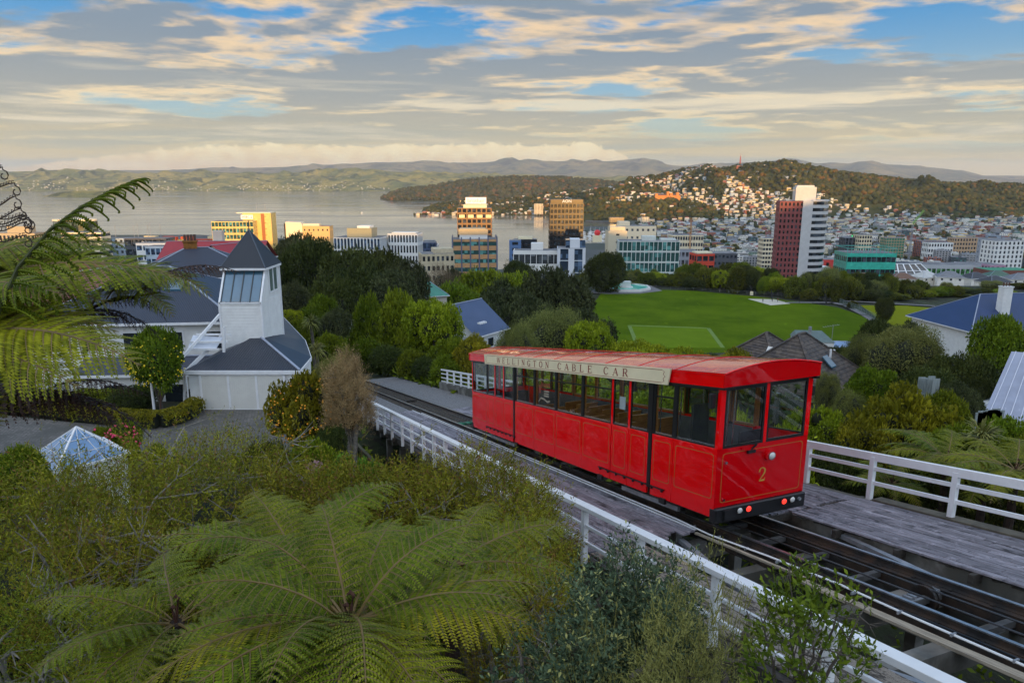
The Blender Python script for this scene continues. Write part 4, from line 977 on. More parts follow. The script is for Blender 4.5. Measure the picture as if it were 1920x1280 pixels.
def tree_at(kind, x, y, z0, h, r, label, group=None, name=None, ry=None):
    k = random.randrange(len(PROTO[kind])); cm_, tm_ = PROTO[kind][k]
    nm = name or ('shrub' if h < 3.5 else 'tree')
    e = empty(nm, (x, y, z0), random.uniform(0, 6.28), label, 'shrub' if nm in ('shrub', 'plant') else 'tree', group)
    hc = min(h, r*(3.2 if kind in ('conic', 'straw') else 2.1))
    o = link('crown', cm_, e); o.scale = (r*.92, (ry or r)*.92, hc*.9); o.location = (0, 0, h-hc)
    o = link('trunk', tm_, e); o.scale = (min(r, h*.5), min(r, h*.5), h)
    return e
def tree(kind, px, ptop, Y, wpx, label, group=None, name=None, sink=0, hmin=1.0):
    z1 = zat(ptop, Y, px); r = wpx/2/FP*(Y*CP+(CAMZ-z1)*SP); x = xat(px, Y, z1-r*.4); z0 = G(x, Y)-sink
    h = max(hmin, z1-z0)
    return tree_at(kind, x, Y, z1-h, h, r, label, group, name)
# ================================================================== park: field, paddling pool, nets, paths
def sheet(name, pix, z, mat, th=.15, kind='structure'):
    P = [pz(x, y, z) for x, y in pix]
    o = link(name, MB().prism([(p.x, p.y, z-th) for p in P], (0, 0, th)).mesh(name, mat)); o['kind'] = kind; return o
FZ = 75.0
def turf(key, a, b, stripe):
    m = bpy.data.materials.new(key); m.use_nodes = True; t = NT(m.node_tree)
    o = t.n('ShaderNodeOutputMaterial'); p = t.n('ShaderNodeBsdfPrincipled'); t.t.links.new(p.outputs[0], o.inputs[0])
    ob = t.n('ShaderNodeTexCoord').outputs['Object']
    c = t.mix(t.ramp(t.noise(ob, .06, 8, .65), .3, .7), a, b)
    if stripe:
        wv = t.n('ShaderNodeTexWave', wave_type='BANDS', bands_direction='Y', inp={'Vector': t.map(ob, rot=(0, 0, stripe[1])), 'Scale': stripe[0], 'Distortion': .6}).outputs[1]
        c = t.mix(t.m('MULTIPLY', wv, stripe[2]), c, tuple(x*1.5 for x in b))
    c = t.mix(t.ramp(t.noise(t.map(ob, (1, .3, 1)), .35, 7, .7), .58, .75), c, tuple(x*1.35 for x in b))
    t.t.links.new(c, p.inputs['Base Color']); p.inputs['Roughness'].default_value = .9; p.inputs['Specular IOR Level'].default_value = .02
    bp = t.n('ShaderNodeBump', inp={'Height': t.noise(ob, 8, 3), 'Strength': .6, 'Distance': .05}); t.t.links.new(bp.outputs[0], p.inputs['Normal'])
    return m
field = turf('field_turf', (.050, .090, .003), (.090, .140, .005), None)
field_px = [(1085, 596), (1120, 560), (1128, 548), (1180, 541), (1300, 545), (1420, 556), (1500, 566), (1570, 576), (1612, 590), (1640, 606), (1600, 642), (1520, 668), (1400, 700), (1150, 700), (1080, 660)]
sheet('playing_field', field_px, FZ, field)
sheet('cricket_square', [(1179, 608), (1328, 614), (1356, 652), (1196, 650)], FZ+.02, turf('square_turf', (.075, .125, .006), (.11, .17, .010), (.42, .05, .45)), .03)
edge_t = M('worn_grass', (.12, .19, .03), .9, .2, 1)
def strip(name, pl, z, w, mat, th=.05, kind='structure', parent=None):
    mb = MB()
    for (a, b) in zip(pl[:-1], pl[1:]):
        p, q = pz(*a, z), pz(*b, z); d = (q-p).normalized(); n = Vector((-d.y, d.x, 0))*w/2
        mb.prism([p-n-d*w*.3, q-n+d*w*.3, q+n+d*w*.3, p+n-d*w*.3][:4], (0, 0, th))
    o = link(name, mb.mesh(name, mat), parent)
    if parent is None: o['kind'] = kind
    return o
for a, b in (((1180, 610), (1328, 615)), ((1328, 615), (1355, 651)), ((1180, 610), (1196, 650))):
    strip('worn_line', [a, b], FZ+.035, 1.3, edge_t, .02)
sheet('bowling_green', [(1614, 572), (1700, 573), (1748, 577), (1760, 612), (1690, 616), (1650, 600)], FZ+.03, turf('lawn_turf', (.13, .155, .006), (.16, .18, .010), (.5, .9, .3)))
sheet('training_pitch', [(1402, 560), (1452, 561), (1482, 569), (1445, 572)], FZ+.05, M('pale_matting', (.50, .46, .38), .9, .1, 1), .05)
path_m = M('path_asphalt', (.16, .15, .155), .9, .2, 1)
strip('park_path', [(1480, 567), (1560, 567), (1585, 572), (1620, 590), (1655, 612)], FZ+.06, 2.6, path_m)
strip('park_path', [(1585, 564), (1660, 568), (1750, 573)], FZ+.06, 2.0, path_m)
# paddling pool with its tiered fountain block
c = pz(1173, 541, FZ); pool = empty('paddling_pool', (c.x, c.y, FZ), 0, 'octagonal white paddling pool with turquoise water and a fountain block', 'pool')
def octo(r, z, n=8, ph=PI/8): return [(r*math.cos(ph+2*PI*k/n), r*math.sin(ph+2*PI*k/n), z) for k in range(n)]
pw_ = M('pool_white', lin(214, 214, 210), .6, .06)
mb = MB(); R0, R1 = 12.2, 11.3; n = 8
a, b, c1, d1 = octo(R0, 0), octo(R0, 1.15), octo(R1, 1.15), octo(R1, .5)
for k in range(8):
    k2 = (k+1) % 8; mb.poly([a[k], a[k2], b[k2], b[k]]); mb.poly([b[k], b[k2], c1[k2], c1[k]]); mb.poly([c1[k], c1[k2], d1[k2], d1[k]])
mb.build('pool_wall', pw_, pool)
MB().prism(octo(R1+.05, .45), (0, 0, .25)).build('pool_water', M('turquoise_water', lin(96, 196, 176), .12, .08, .5, spec=.8), pool)
MB().prism(octo(3.6, .5), (0, 0, .55)).build('fountain_plinth', pw_, pool); MB().prism(octo(2.6, 1.05, 8, 0), (0, 0, .5)).build('fountain_step', pw_, pool)
MB().box(-2.2, 2.2, -1.7, 1.7, 1.55, 3.3).build('fountain_block', pw_, pool); MB().box(-2.35, 2.35, -1.85, 1.85, 3.3, 3.55).build('fountain_cap', pw_, pool)
sheet('pool_surround', [(1105, 548), (1130, 533), (1215, 533), (1242, 545), (1200, 550), (1140, 551)], FZ+.04, path_m)
def railing(name, label, pl, z, hgt, sp, mat, parts=2, panel=None, cat='fence'):
    P = [pz(*p, z) for p in pl]; e = empty(name, P[0], 0, label, cat); o0 = P[0]; rl = MB()
    pm = MB().box(-.04, .04, -.04, .04, 0, hgt).mesh('post', mat)
    for a, b in zip(P[:-1], P[1:]):
        L_ = (b-a).length; k = max(1, int(L_/sp))
        for i in range(k): o = link('post', pm, e); o.location = a.lerp(b, i/k)-o0
        for q in range(parts): rl.bar(a-o0+Vector((0, 0, hgt*(1-q/max(1, parts)))), b-o0+Vector((0, 0, hgt*(1-q/max(1, parts)))), .05, .06)
    rl.build('rails', mat, e)
    if panel:
        pn = MB()
        for a, b in zip(P[:-1], P[1:]):
            d = (b-a); k = max(2, int(d.length/.5))
            for i in range(k): pn.bar(a-o0+d*(i/k), a-o0+d*((i+1)/k)+Vector((0, 0, hgt)), .02, .02); pn.bar(a-o0+d*(i/k)+Vector((0, 0, hgt)), a-o0+d*((i+1)/k), .02, .02)
        pn.build('netting', panel, e, 'stuff')
    return e
fgrey = M('fence_grey', (.22, .23, .22), .6, .15, metal=.3)
railing('park_fence', 'low wire fence along the far edge of the playing field', [(1215, 540), (1300, 545), (1400, 551), (1500, 558), (1560, 566)], FZ, 1.3, 3.5, fgrey, 2)
railing('park_fence', 'tall mesh fence between the playing field and the small lawn', [(1574, 571), (1610, 585), (1655, 610)], FZ, 2.6, 3.0, fgrey, 3, M('teal_netting', (.13, .22, .20), .7, .2))
railing('cricket_net', 'dark cricket practice nets behind the pale matting', [(1445, 556), (1545, 563), (1550, 572), (1448, 566), (1445, 556)], FZ, 3.2, 5, black, 2, M('black_netting', (.02, .02, .02), .8, .1), 'netting')
railing('park_fence', 'wire fence beside the uphill path left of the dark round trees', [(808, 562), (850, 556), (905, 548), (950, 538)], 83, 2.2, 3.0, fgrey, 3)
for k, (px, lab, sh, tr_) in enumerate(((1430, 'person in dark clothes standing on the pale cricket matting', cl('dark', lin(38, 36, 44)), cl('dark2', lin(40, 42, 60))), (1458, 'person in a red top standing beside the cricket matting', cl('red', lin(170, 50, 44)), cl('dark2', (0, 0, 0))))):
    p = pz(px, 567 if k == 0 else 566, FZ+.05); e_, _ = standing(lab, p, .4+k, sh, tr_, cl('hair', (0, 0, 0)))
p = pz(1409, 553, FZ); tag(link('ticket_hut', MB().box(-.6, .6, -.5, .5, 0, 1.6).mesh('ticket_hut', cream), None, p), 'small pale box at the far fence of the field', 'utility box')
P = [pz(x, y, 83.2) for x, y in [(800, 583), (845, 572), (915, 556), (925, 550), (905, 552), (850, 562), (800, 570)]]
link('park_road', MB().prism([(q.x, q.y, 80) for q in P], (0, 0, 3.2)).mesh('park_road', path_m))['kind'] = 'structure'
# ================================================================== far hillside houses and the city floor
WALLC = {'white': lin(222, 218, 208), 'cream': lin(214, 200, 168), 'grey': lin(150, 150, 150), 'pale blue': lin(170, 186, 200), 'tan': lin(180, 150, 116), 'yellow': lin(214, 184, 120), 'terracotta': lin(160, 96, 70), 'green': lin(130, 150, 128), 'dark grey': lin(74, 76, 82)}
ROOFC = {'grey': lin(110, 112, 116), 'red': lin(138, 60, 48), 'dark': lin(58, 58, 62), 'pale': lin(178, 178, 174), 'green': lin(70, 96, 80), 'brown': lin(104, 76, 58)}
def wm(k): return M('wall '+k, WALLC[k], .7, .1, .3)
def rm(k): return M('roof '+k, ROOFC[k], .6, .15, .3)
darkwin = M('dark_window', (.02, .026, .032), .12, .3, .5, spec=.9)
def house_mesh(w, d, h, rh, hip, seed, win=True):
    mb = MB(); mb.box(-w/2, w/2, -d/2, d/2, -8, h, 0); e = .35
    A = [(-w/2-e, -d/2-e, h), (w/2+e, -d/2-e, h), (w/2+e, d/2+e, h), (-w/2-e, d/2+e, h)]; x = w/2-(d/2 if hip else -e)
    r0, r1 = (-max(.2, x), 0, h+rh), (max(.2, x), 0, h+rh)
    mb.add(A+[r0, r1], [(0, 1, 5, 4), (2, 3, 4, 5), (1, 2, 5), (3, 0, 4), (3, 2, 1, 0)], 1)
    rd = random.Random(seed)
    if win:
        for fl in range(max(1, int(h/3))):
            n = max(2, int(w/3.2)); z = .9+fl*2.9
            for k in range(n):
                cx = -w/2+(k+.5)*w/n; ww = w/n*rd.uniform(.25, .38); mb.box(cx-ww, cx+ww, -d/2-.06, -d/2-.02, z, z+1.4, 2)
            for k in range(2):
                cy = -d/2+(k+.5)*d/2
                for s_ in (-1, 1): mb.box(*sorted((s_*(w/2+.02), s_*(w/2+.06))), cy-.7, cy+.7, z, z+1.3, 2)
    return mb
HP = []
walls = ['white', 'white', 'cream', 'white', 'grey', 'cream', 'yellow', 'pale blue', 'tan', 'white', 'terracotta']; roofs = ['grey', 'red', 'dark', 'pale', 'green', 'brown', 'grey', 'grey']
for i in range(22):
    w_, r_ = walls[i % len(walls)], roofs[(i*3) % len(roofs)]; ww, dd, hh = random.uniform(10, 17), random.uniform(8, 11), random.choice((3, 5.8, 5.8, 8.6))
    HP.append((house_mesh(ww, dd, hh, random.uniform(1.8, 3), i % 2, i).mesh('hillside_house', [wm(w_), rm(r_), darkwin]), w_, r_, hh, (ww, dd)))
ORD = ['first', 'second', 'third', 'fourth', 'fifth', 'sixth', 'seventh', 'eighth', 'ninth', 'tenth', 'eleventh', 'twelfth', 'thirteenth', 'fourteenth', 'fifteenth', 'sixteenth', 'seventeenth', 'eighteenth', 'nineteenth', 'twentieth']
def ordinal(k):
    if k < 20: return ORD[k]
    tens = ['', '', 'twenty', 'thirty', 'forty', 'fifty', 'sixty', 'seventy', 'eighty', 'ninety']
    return (tens[(k+1)//10]+('-'+ORD[(k+1) % 10-1] if (k+1) % 10 else 'th')) if k < 99 else 'far'
spots = []
def try_spots(n, pxr, Yr, fz, cond, md, tall=1.0):
    k = 0; got = 0
    while got < n and k < n*15:
        k += 1; px = random.uniform(*pxr); Y = random.uniform(*Yr)
        if not cond(px, Y): continue
        u = (px-960)/FP/CP; x = u*Y; z = max(fz(u, Y), LV)
        if z < 3 or any((x-a[0])**2+(Y-a[1])**2 < md*md for a in spots[-260:]): continue
        spots.append((x, Y, z, tall, px)); got += 1
try_spots(430, (1090, 1500), (2345, 3000), vic, lambda p, y: (not vic_forest(p, y) or random.random() < .05) and (p > 1180 or y > 2500) , 18)
try_spots(330, (1340, 2050), (2250, 2700), vic, lambda p, y: (y-2330)/720 < np.interp(p, [1340, 1440, 1560, 1700, 1920], [.44, .38, .28, .12, .06]), 14)
try_spots(80, (1225, 1345), (2680, 3000), vic, lambda p, y: True, 13)
try_spots(150, (850, 1120), (2790, 3330), jern, lambda p, y: jern((p-960)/FP/CP, y) > 22 or y < 2900, 14, .9)
try_spots(40, (780, 1100), (2790, 2900), jern, lambda p, y: True, 16, .9)
spots_h = [(s, 0) for s in spots]
cand = []
for s in spots:
    cand.append(s)
cand.sort(key=lambda s: s[1])
lab_count = {}
def zone(px):
    for lim, nm in ((900, 'left of the brown tower'), (1030, 'between the brown towers'), (1100, 'behind the sign topped tower'), (1180, 'above the marina'), (1280, 'above the glass block'), (1380, 'above the orange block'), (1470, 'just left of the red tower'), (1600, 'just right of the red tower'), (1730, 'behind the green crane'), (9999, 'towards the right edge')):
        if px < lim: return nm
rows = {}
for i, s in enumerate(cand[:300]):
    me, w_, r_, hh, _ = HP[random.randrange(len(HP))]
    rows.setdefault((w_, r_, zone(s[4]), 'tall' if hh > 8 else 'low' if hh < 4 else 'two storey'), []).append((s, me))
for (w_, r_, zn, tl), L_ in rows.items():
    L_.sort(key=lambda t: t[0][4])
    for k, (s, me) in enumerate(L_):
        o = link('hillside_house', me, None, (s[0], s[1], s[2])); o.rotation_euler = (0, 0, random.uniform(-.5, .5)); sc = random.uniform(.8, 1.15)*s[3]; o.scale = (sc, sc, sc)
        q = f', {ordinal(k)} such from left' if len(L_) > 1 else ''
        tag(o, f'{tl} {w_} {r_} roofed house {zn}{q}'.replace('two storey', 'middling'), 'house', 'houses on the far hillside')
def merge_spots(name, L_, protos, zr=(-.5, .5), scl=(.8, 1.15)):
    V, F, MI, b = [], [], [], 0; mats = []
    for s in L_:
        me = protos[random.randrange(len(protos))][0]; a = random.uniform(*zr); ca, sa = math.cos(a), math.sin(a); q = random.uniform(*scl)
        for v in me.vertices: x, y, z = v.co; V.append((s[0]+(x*ca-y*sa)*q, s[1]+(x*sa+y*ca)*q, s[2]+z*q))
        mm = []
        for m in me.materials:
            if m not in mats: mats.append(m)
            mm.append(mats.index(m))
        for p in me.polygons: F.append(tuple(b+i for i in p.vertices)); MI.append(mm[p.material_index])
        b = len(V)
    me = bpy.data.meshes.new(name); me.from_pydata(V, [], F)
    for m in mats: me.materials.append(m)
    me.polygons.foreach_set('material_index', MI); me.update(); o = link(name, me); o['kind'] = 'stuff'; return o
merge_spots('distant_houses', cand[300:], HP)
# eastern shore settlements: tiny pale houses along the far coast
L2 = []
E_ = HILLS[1][1]
for _ in range(260):
    px = random.choice((random.gauss(330, 50), random.gauss(600, 90), random.uniform(0, 740), random.gauss(110, 60))); Y = random.uniform(10500, 10900) if random.random() < .7 else random.uniform(10500, 11500)
    if px > 745: continue
    u = (px-960)/FP/CP; L2.append((u*Y, Y, max(1, E_(u, Y))))
merge_spots('distant_shore_houses', L2, HP[:6], scl=(.8, 1.35))
# ---- generic city blocks
def facade(mb, w, d, h, fl, bx, by, band, pier, proud=.35, wall=0, glass=1, z0=0.0, base=0):
    mb.box(-w/2+proud, w/2-proud, -d/2+proud, d/2-proud, z0, h-.3, glass)
    fh = (h-z0-base)/fl; bh = fh*band
    if base: mb.box(-w/2, w/2, -d/2, d/2, z0, z0+base, wall)
    for k in range(fl+1):
        z = z0+base+k*fh; a, b = z-bh*.5, z+bh*.5
        if k == 0: a = z0
        if k == fl: b = h
        if b > a: mb.box(-w/2, w/2, -d/2, d/2, a, b, wall)
    if pier > 0:
        pw = w/bx*pier; p2 = proud*.92
        for k in range(bx+1):
            x = -w/2+k*w/bx; x0, x1 = max(-w/2+.01, x-pw/2), min(w/2-.01, x+pw/2)
            for sy in (-1, 1): mb.box(x0, x1, *sorted((sy*(d/2-.01), sy*(d/2-p2-.05))), z0+.05, h-.05, wall)
        pw = d/by*pier
        for k in range(by+1):
            y = -d/2+k*d/by; y0, y1 = max(-d/2+.02, y-pw/2), min(d/2-.02, y+pw/2)
            for sx_ in (-1, 1): mb.box(*sorted((sx_*(w/2-.012), sx_*(w/2-p2-.05))), y0, y1, z0+.05, h-.05, wall)
    return mb
gdark = winmat('office_glass_dark', (.02, .026, .034)); gblue = winmat('office_glass_blue', (.035, .06, .10)); ggreen = winmat('office_glass_green', (.04, .13, .12)); gmid = winmat('office_glass_grey', (.06, .07, .08))
roofgrey = M('flat_roof', (.20, .20, .205), .85, .25, .15, col2=(.12, .12, .125))
CB = []
cw = ['white', 'grey', 'cream', 'pale blue', 'white', 'dark grey', 'tan', 'white', 'grey', 'terracotta', 'cream', 'white', 'green', 'grey', 'white', 'cream']
for i, c_ in enumerate(cw*2):
    w_, d_ = random.uniform(16, 34), random.uniform(14, 26); fl = random.choice((2, 2, 3, 4, 5, 6, 8)) if i > 6 else random.choice((4, 6, 9, 11)); h_ = fl*3.4+1
    mb = MB(); facade(mb, w_, d_, h_, fl, max(3, int(w_/4)), max(3, int(d_/4)), random.choice((.35, .5, .62)), random.choice((0, .2, .35, .5)), z0=-3)
    mb.box(-w_/2+.6, w_/2-.6, -d_/2+.6, d_/2-.6, h_-.1, h_+.05, 2)
    if fl > 2:
        for _ in range(random.choice((1, 2, 3))): x, y = random.uniform(-w_*.3, w_*.3), random.uniform(-d_*.25, d_*.25); mb.box(x-2.2, x+2.2, y-1.8, y+1.8, h_, h_+random.uniform(1.2, 3), 0)
    else:
        A = [(-w_/2, -d_/2, h_), (w_/2, -d_/2, h_), (w_/2, d_/2, h_), (-w_/2, d_/2, h_)]; mb.add(A+[(-w_/2+d_*.3, 0, h_+2.6), (w_/2-d_*.3, 0, h_+2.6)], [(0, 1, 5, 4), (2, 3, 4, 5), (1, 2, 5), (3, 0, 4)], 2)
    CB.append((mb.mesh('city_building', [wm(c_), random.choice((gdark, gmid, gblue, ggreen)), random.choice((roofgrey, rm('pale'), rm('dark'), roofgrey, rm('grey')))]), c_, fl, (w_, d_)))
NUMW = {2: 'two', 3: 'three', 4: 'four', 5: 'five', 6: 'six', 8: 'eight', 9: 'nine', 11: 'eleven'}
# ---- landmark offices, each where it stands
BOXES = []
def office(name, label, px, ptop, Y, w, d, fl, bx, by, wall, glass, band=.4, pier=.3, rot=0.0, zb=2.0, proud=.4, cat='building', top=None, plant=None, base=0):
    zt = zat(ptop, Y, px); x = xat(px, Y, zt); e = empty(name, (x, Y+d/2, zb), math.radians(rot), label, cat); h = zt-zb
    BOXES.append((x, Y+d/2, max(w, d)*.62))
    mb = MB(); mb.box(-w/2+proud, w/2-proud, -d/2+proud, d/2-proud, 0, h-.3); mb.build('glazing', glass, e)
    mb = MB(); facade(mb, w, d, h, fl, bx, by, band, pier, proud, 0, 0, 0, base); 
    mb.v = mb.v[8:]; mb.f = [tuple(i-8 for i in f) for f in mb.f[6:]]; mb.mi = mb.mi[6:]
    mb.build('facade_frame', wall, e, 'stuff')
    MB().box(-w/2+.5, w/2-.5, -d/2+.5, d/2-.5, h-.1, h+.06).build('roof', top or roofgrey, e)
    if plant:
        for (x0, x1, y0, y1, hh, m_) in plant: MB().box(x0*w, x1*w, y0*d, y1*d, h+.06, h+hh).build('plant_room', m_ or wall, e)
    return e, h
def sign(txt, e, size, loc, mat, rz=0, sp=1.0, name='lettering'):
    me = text_mesh(txt, size, .12, sp); me.materials.append(mat); o = link(name, me, e); o.location = loc; o.rotation_euler = (PI/2, 0, rz); return o
brown_c = M('bronze_cladding', lin(112, 84, 54), .45, .15, .2, metal=.3); tan_c = M('tan_cladding', lin(186, 142, 96), .7, .1, .3); slate_c = M('slate_fins', lin(92, 98, 118), .6, .1)
signw = M('sign_white', lin(240, 240, 240), .5, .03); signd = M('sign_letters', lin(150, 156, 176), .5, .05)
darkb = M('black_cladding', lin(44, 36, 30), .35, .2, .2, metal=.4)
# tower with the illuminated name box
e, h = office('brown_tower', 'brown gridded office tower with white name box on its roof', 889, 390, 905, 43, 30, 14, 7, 6, brown_c, gdark, .34, .26, plant=[(-.32, .36, -.4, .3, 4, cream)])
MB().box(-11, 15, -10, -6, h+5, h+13).build('name_box', signw, e); sign('brother', e, 6.8, (2, -10.2, h+8.7), signd)
for k in range(4): MB().box(-19+k*11.2+(0), -19+k*11.2+7, -15.2, -15.02, h-12.2, h-8.4).build('pale_window', M('pale_blind', lin(232, 214, 160), .4, .1), e)  # pale panels set over the upper windows
# black tower
e, h = office('black_tower', 'tall black gridded office tower with white letters along its top', 1063, 381, 800, 37.5, 26, 17, 9, 6, darkb, gdark, .33, .28, proud=.7)
MB().box(-18, 18, -12.5, 12.5, h, h+4).build('sign_parapet', darkb, e); sign('AON', e, 4.6, (0, -12.8, h+2.0), signw, 0, 1.0)
diag = MB()
for k in range(9):
    x = -18.7+k*37.4/9; diag.bar((x, -13.05, h-9), (x+2.1, -13.05, h-3), .5, .3); diag.bar((x+4.15, -13.05, h-9), (x+2.1, -13.05, h-3), .5, .3)
diag.build('truss_band', darkb, e, 'stuff')
# tan banded block in front of the brown tower
e, h = office('tan_office_block', 'tan banded office block with grey vertical fins, standing before the brown tower', 888, 449, 660, 41, 30, 9, 5, 4, tan_c, ggreen, .52, 0, 4)
fins = MB()
for k in range(6): fins.box(-20.5+k*8.2-.6, -20.5+k*8.2+.6, -15.7, -14.8, 0, h+2.2)
for k in range(5):
    for sx_ in (-1, 1): fins.box(*sorted((sx_*20.3, sx_*21.2)), -15+k*7.5-.5, -15+k*7.5+.5, 0, h+2.2)
fins.build('vertical_fins', slate_c, e, 'stuff')
MB().box(-14, 12, -8, 9, h, h+4.2).build('plant_room', whitewall, e)
b = MB(); b.prism([(-15, -9, h+4.2), (-15, -9, h+8), (-13.5, -9, h+9.5), (10, -9, h+9.5), (12.5, -9, h+8), (12.5, -9, h+4.2)], (0, 19, 0)).build('curved_hood', M('beige_hood', lin(178, 160, 126), .6, .08), e)
# left group by the harbour
office('low_wide_office', 'broad low office with white fins and blue glass left of centre', 672, 446, 700, 47, 34, 6, 14, 9, whitewall, gblue, .12, .32, -6, plant=[(-.25, .28, -.3, .25, 9, M('plant_beige', lin(150, 146, 120), .7, .1)), (-.05, .22, -.2, .2, 11, None)])
office('white_fin_office', 'white office with tall dark slot windows on its top storeys', 757, 438, 720, 31, 20, 7, 10, 6, whitewall, gdark, .3, .42, -8, plant=[(-.4, .4, -.3, .3, .9, None)])
office('blue_glass_block', 'small dark blue glass block behind the white slotted office', 800, 455, 800, 19, 16, 8, 6, 5, M('navy_cladding', lin(70, 84, 116), .4, .1, metal=.2), gblue, .25, .1)
office('stepped_white_block', 'small white banded block with curved grey roof right of the blue glass block', 806, 459, 830, 17, 16, 8, 5, 4, whitewall, gdark, .5, .15, plant=[(-.45, .3, -.4, .4, 4.5, rm('grey'))])
e, h = office('old_cream_building', 'old cream building with three round vents and many small windows', 815, 476, 560, 26, 22, 9, 7, 6, M('old_stone', lin(182, 170, 142), .85, .15, .4), gdark, .5, .45, 14, plant=[(-.1, .5, -.3, .5, 3.5, None)])
office('dark_blue_annex', 'narrow dark blue block between the cream building and the tan block', 845, 472, 700, 13, 14, 12, 4, 3, M('navy_cladding', (0, 0, 0)), gblue, .3, .1)
office('blue_side_tower', 'narrow blue office with red square sign right of the tan block', 966, 451, 720, 12, 14, 11, 1, 1, M('blue_panel', lin(84, 116, 160), .6, .08), gdark, .5, .5)
office('dark_glass_office', 'low dark glass office joined behind the narrow blue office', 985, 449, 735, 24, 14, 12, 8, 4, darkb, gdark, .2, .1, plant=[(-.3, .3, -.3, .3, 2.5, cream)])
e, h = office('white_hotel_block', 'long white block with wide strip windows before the black tower', 1007, 470, 520, 34, 17, 6, 8, 4, whitewall, gmid, .45, .08, -3, plant=[(-.12, .14, -.2, .3, 5, None)])
office('white_slab_tower', 'white slab with dark blue curtain glass right of the white strip windowed block', 1073, 466, 505, 20, 20, 9, 2, 8, M('pale_grey_slab', lin(204, 208, 214), .6, .06), gblue, .06, .42, -3, plant=[(-.2, .5, -.2, .5, 5.5, gblue), (-.05, .3, -.3, .4, 6.2, None)])
office('cream_tall_block', 'tall narrow cream block with thin grey balconies left of the glass faced block', 1158, 433, 640, 17, 16, 12, 1, 2, M('cream_concrete', lin(196, 186, 160), .7, .1), gdark, .75, .82, 2, plant=[(-.4, .4, -.4, .4, 3.5, None)])
e, h = office('glass_faced_block', 'wide block of white framed green glass panes behind the park trees', 1219, 452, 540, 46, 18, 10, 14, 6, M('white_frame', lin(196, 202, 196), .6, .08), ggreen, .16, .14, -3, plant=[(-.1, .12, -.2, .3, 3.2, None), (.2, .45, -.2, .3, 1.4, None)])
office('grey_strip_office', 'grey office with faint window strips left of the orange block', 1289, 470, 640, 18, 18, 9, 5, 5, M('grey_panel', lin(150, 156, 164), .6, .08), gmid, .4, .3)
e, h = office('orange_block', 'bright orange red block with open balconies', 1321, 476, 600, 16, 16, 8, 3, 3, M('orange_render', lin(206, 70, 44), .6, .08), gdark, .46, .18, 8, plant=[(-.4, .45, -.3, .4, 1.2, cream)])
office('low_tan_block', 'low tan block left of the red tower', 1365, 508, 700, 28, 20, 3, 6, 4, wm('tan'), gdark, .5, .4)
office('grey_round_roof_block', 'dark grey block with arched roof behind the orange block', 1350, 475, 800, 40, 24, 6, 9, 6, wm('dark grey'), gdark, .6, .4)
# red and white tower
zt = zat(378, 560, 1510); x = xat(1508, 560, zt); RTW = empty('red_and_white_tower', (x, 575, 2), math.radians(-14), 'tall tower, red granite windowed wall on the left and white rounded bands on the right', 'building'); h = zt-2
BOXES.append((x, 575, 26))
redg = M('red_granite', lin(128, 62, 60), .6, .1, .3); wht = M('white_tower_panel', lin(186, 186, 186), .45, .06, .3)
MB().box(-13.5, 6.4, -11.5, 14, 0, h-.4).build('glazing', gdark, RTW)
mb = MB(); facade(mb, 20.6, 26.2, h, 25, 7, 9, .42, .52, .5); mb.v = mb.v[8:]; mb.f = [tuple(i-8 for i in f) for f in mb.f[6:]]; mb.mi = mb.mi[6:]
mb.v = [(a-3.4, b+1.0, c_) for a, b, c_ in mb.v]; mb.build('red_facade', redg, RTW, 'stuff')
MB().box(3.2, 10.4, -13.4, 12, 0, h+.5).build('white_shaft', wht, RTW)
def arcpts(r0, n=12): return [(10.4+r0*math.sin(t), -13.2+ (r0)*(1-math.cos(t))*1.0) for t in np.linspace(0, PI/2, n)]
for k in range(22):
    z0 = k*h/22; z1 = z0+h/22*.48
    for (rr, a, b, m_, nm) in ((13.6, z0, z1, wht, 'floor_band'), (13.0, z1, z0+h/22, gdark, 'window_band')):
        P_ = [(10.4, -13.2+(13.6-rr), a)]+[(10.4+rr*math.sin(t), -13.2+13.6-rr*math.cos(t)*1.0, a) for t in np.linspace(.05, PI/2, 10)]+[(10.4+rr, 10, a), (10.4, 10, a)]
        MB().prism(P_, (0, 0, b-a)).build(nm, m_, RTW)
MB().prism([(10.3, -13.2, h-.01)]+[(10.4+13.7*math.sin(t), -13.2+13.6-13.7*math.cos(t), h-.01) for t in np.linspace(.05, PI/2, 10)]+[(24.1, 10, h-.01), (10.3, 10, h-.01)], (0, 0, 1.2)).build('roof_slab', wht, RTW)
MB().box(-2.5, 12.5, -10, 8, h+.5, h+11).build('plant_tower', wht, RTW); MB().box(-1.5, 11, -8, 6, h+11, h+12.3).build('plant_cap', wht, RTW)
MB().bar((-8, -9, h+8.2), (-2.5, -9, h+8.6), .4, .4).build('maintenance_arm', galv, RTW)
# right hand city
e, h = office('turquoise_glass_office', 'turquoise glass office with open steel frame along its top', 1637, 475, 560, 38, 26, 7, 10, 7, M('turquoise_glass_wall', lin(64, 178, 156), .25, .15, .3, spec=.8), gdark, .58, .03, -3)
fr = MB()
for k in range(13): fr.box(-19+k*3.16-.15, -19+k*3.16+.15, -13, -12.7, h, h+3.6)
fr.box(-19, 19, -13, -12.6, h+3.6, h+4.1); fr.box(-19, 19, 12.6, 13, h+3.6, h+4.1); fr.box(-19, -18.6, -12.6, 12.6, h+3.6, h+4.1); fr.box(18.6, 19, -12.6, 12.6, h+3.6, h+4.1); fr.build('top_frame', M('turquoise_frame', lin(84, 170, 156), .5, .1), e, 'stuff')
office('red_low_block', 'bright red low block right of the red and white tower', 1573, 487, 720, 44, 22, 5, 6, 4, M('red_render', lin(196, 58, 48), .7, .08), gdark, .62, .6)
